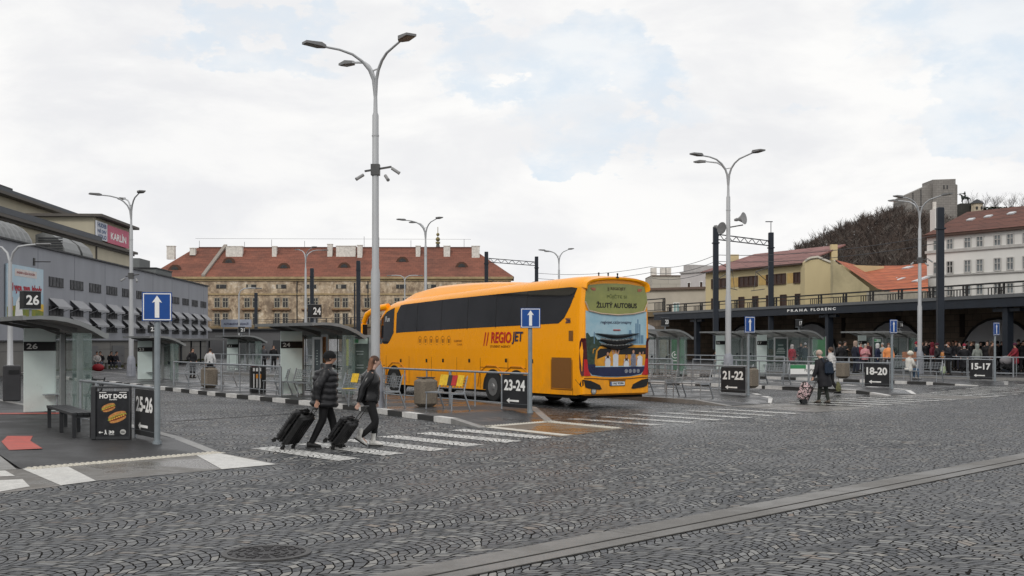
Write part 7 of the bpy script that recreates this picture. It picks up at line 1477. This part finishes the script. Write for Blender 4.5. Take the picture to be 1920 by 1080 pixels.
# monument
Y=545; MO=NT('monument_stone'); k=MO; P=k.n('ShaderNodeTexCoord').outputs['Object']; sp=k.n('ShaderNodeSeparateXYZ',{0:P}); cv=k.n('ShaderNodeCombineXYZ',{0:sp.outputs[0],1:sp.outputs[2]}); br=k.n('ShaderNodeTexBrick',{'Color1':(.27,.255,.235,1),'Color2':(.23,.215,.20,1),'Mortar':(.15,.14,.13,1),'Scale':1.0,'Mortar Size':.06,'Brick Width':2.2,'Row Height':1.1}); k.set(br.inputs['Vector'],cv.outputs[0]); k.set(k.b.inputs['Base Color'],k.mix(k.rng(k.noise(k.n('ShaderNodeMapping',{0:P,3:(1,1,.2)}).outputs[0],.25,5),.4,.7,0,.45),br.outputs['Color'],(.14,.13,.12))); k.b.inputs['Roughness'].default_value=.9
mo=thing('monument','huge blocky grey stone monument on top of the hill','monument',(XA(1745,Y),Y,0),0); ox=XA(1745,Y)
def mp_(lst,off,nm,mt=k.m,dy=0): m=MB(); m.prism([(XA(px,Y)-ox,dy,ZA(py,Y)) for px,py in lst],(0,off,0)); return m.build(nm,mt,mo)
mp_([(1696,420),(1696,367),(1747,344),(1747,420)],16,'side_wing'); mp_([(1747,420),(1747,337.5),(1790,336),(1790,420)],14,'central_block',dy=-1.2); mp_([(1790,420),(1790,345),(1794.5,347),(1794.5,420)],14,'buttress',dy=-.5)
for px in (1711,1726): mp_([(px,420),(px,ip(px,[(1696,367),(1747,344)])+1),(px+1.2,ip(px,[(1696,367),(1747,344)])+1),(px+1.2,420)],.5,'pilaster_strip',EDGE,dy=-.3)
mp_([(1660,430),(1660,399),(1697,386),(1697,430)],8,'terrace_wall')
mp_([(1767,355),(1767,348),(1769,348),(1769,355)],.3,'slit',EDGE,dy=-1.4); mp_([(1773,355),(1773,348),(1775,348),(1775,355)],.3,'slit',EDGE,dy=-1.4)
# horseman
Y=500; st_=thing('horseman_statue','dark bronze horseman statue on a tall plinth on the hilltop','statue',(XA(1809,Y),Y,0),0); BRZ=M('dark_bronze',(.025,.032,.028),.5,.4,.3,.5); s_=(F/Y); zc=ZA(368,Y); m=MB()
m.box((0,0,ZA(400,Y)),(5.2,4,ZA(384,Y)-ZA(420,Y)),bev=.3); m.build('plinth',M('plinth_stone',(.045,.045,.040),.9,0,.3,.4),st_)
zb_=ZA(381,Y)-.2
vv={'rump':(V(1.4,0,zb_+2.6),.62),'mid':(V(.3,0,zb_+2.5),.58),'sho':(V(-.9,0,zb_+2.7),.62),'nk':(V(-1.5,0,zb_+3.6),.36),'hd':(V(-2.0,0,zb_+4.0),.26),'mz':(V(-2.5,0,zb_+3.6),.16),'tl':(V(2.2,0,zb_+2.2),.16),'tl2':(V(2.4,0,zb_+1.0),.1)}
ee=[('rump','mid'),('mid','sho'),('sho','nk'),('nk','hd'),('hd','mz'),('rump','tl'),('tl','tl2')]
for i,(b_,x,y) in enumerate((('rump',1.5,.35),('rump',1.2,-.35),('sho',-.9,.35),('sho',-1.3,-.35))):
    vv['a%d'%i]=(V(x,y,zb_+1.3),.24); vv['b%d'%i]=(V(x+(.2 if i<2 else (-.3 if i==3 else 0)),y,zb_+(.0 if i!=3 else .7)),.15); ee+=[(b_,'a%d'%i),('a%d'%i,'b%d'%i)]
skin_mesh('horse',vv,ee,BRZ,st_,'mid',1)
vv={'p':(V(.2,0,zb_+3.2),.36),'c':(V(.1,0,zb_+4.3),.42),'n':(V(.05,0,zb_+4.9),.2),'h':(V(0,0,zb_+5.3),.26),'l':(V(-.2,.65,zb_+2.6),.2),'l2':(V(-.1,.75,zb_+1.6),.15),'r':(V(-.2,-.65,zb_+2.6),.2),'r2':(V(-.1,-.75,zb_+1.6),.15),'a':(V(-.7,.5,zb_+4.3),.15),'a2':(V(-1.5,.4,zb_+4.5),.1),'b':(V(-.5,-.5,zb_+3.9),.15)}
skin_mesh('rider',vv,[('p','c'),('c','n'),('n','h'),('p','l'),('l','l2'),('p','r'),('r','r2'),('c','a'),('a','a2'),('c','b')],BRZ,st_,'p',1)
m=MB(); m.tube((-1.5,.4,zb_+4.5),(-3.0,.4,zb_+3.9),.1); m.build('sword',BRZ,st_)
t=thing('hilltop_tower','small ruined-looking cream stone tower with a dark cap right of the horseman','tower',(XA(1832,495),495,0),0); z0_,z1_=ZA(412,495),ZA(382,495); m=MB(); m.loft([((0,0,z0_),2.6,2.6),((0,0,z1_-.6),2.35,2.35),((0,0,z1_),2.6,2.6)],10); m.build('wall',M('cream_rubble',(.42,.36,.27),.95,0,.35,.6),t); m=MB(); m.loft([((0,0,z1_),3.0,3.0),((0,0,z1_+1.2),1.6,1.6),((0,0,z1_+1.9),.2,.2)],10); m.build('roof',EDGE,t)
for x in (-1.0,1.0): m=MB(); m.box((x,-2.3,z1_-2.0),(.7,.5,1.2)); m.build('window',DK,t)
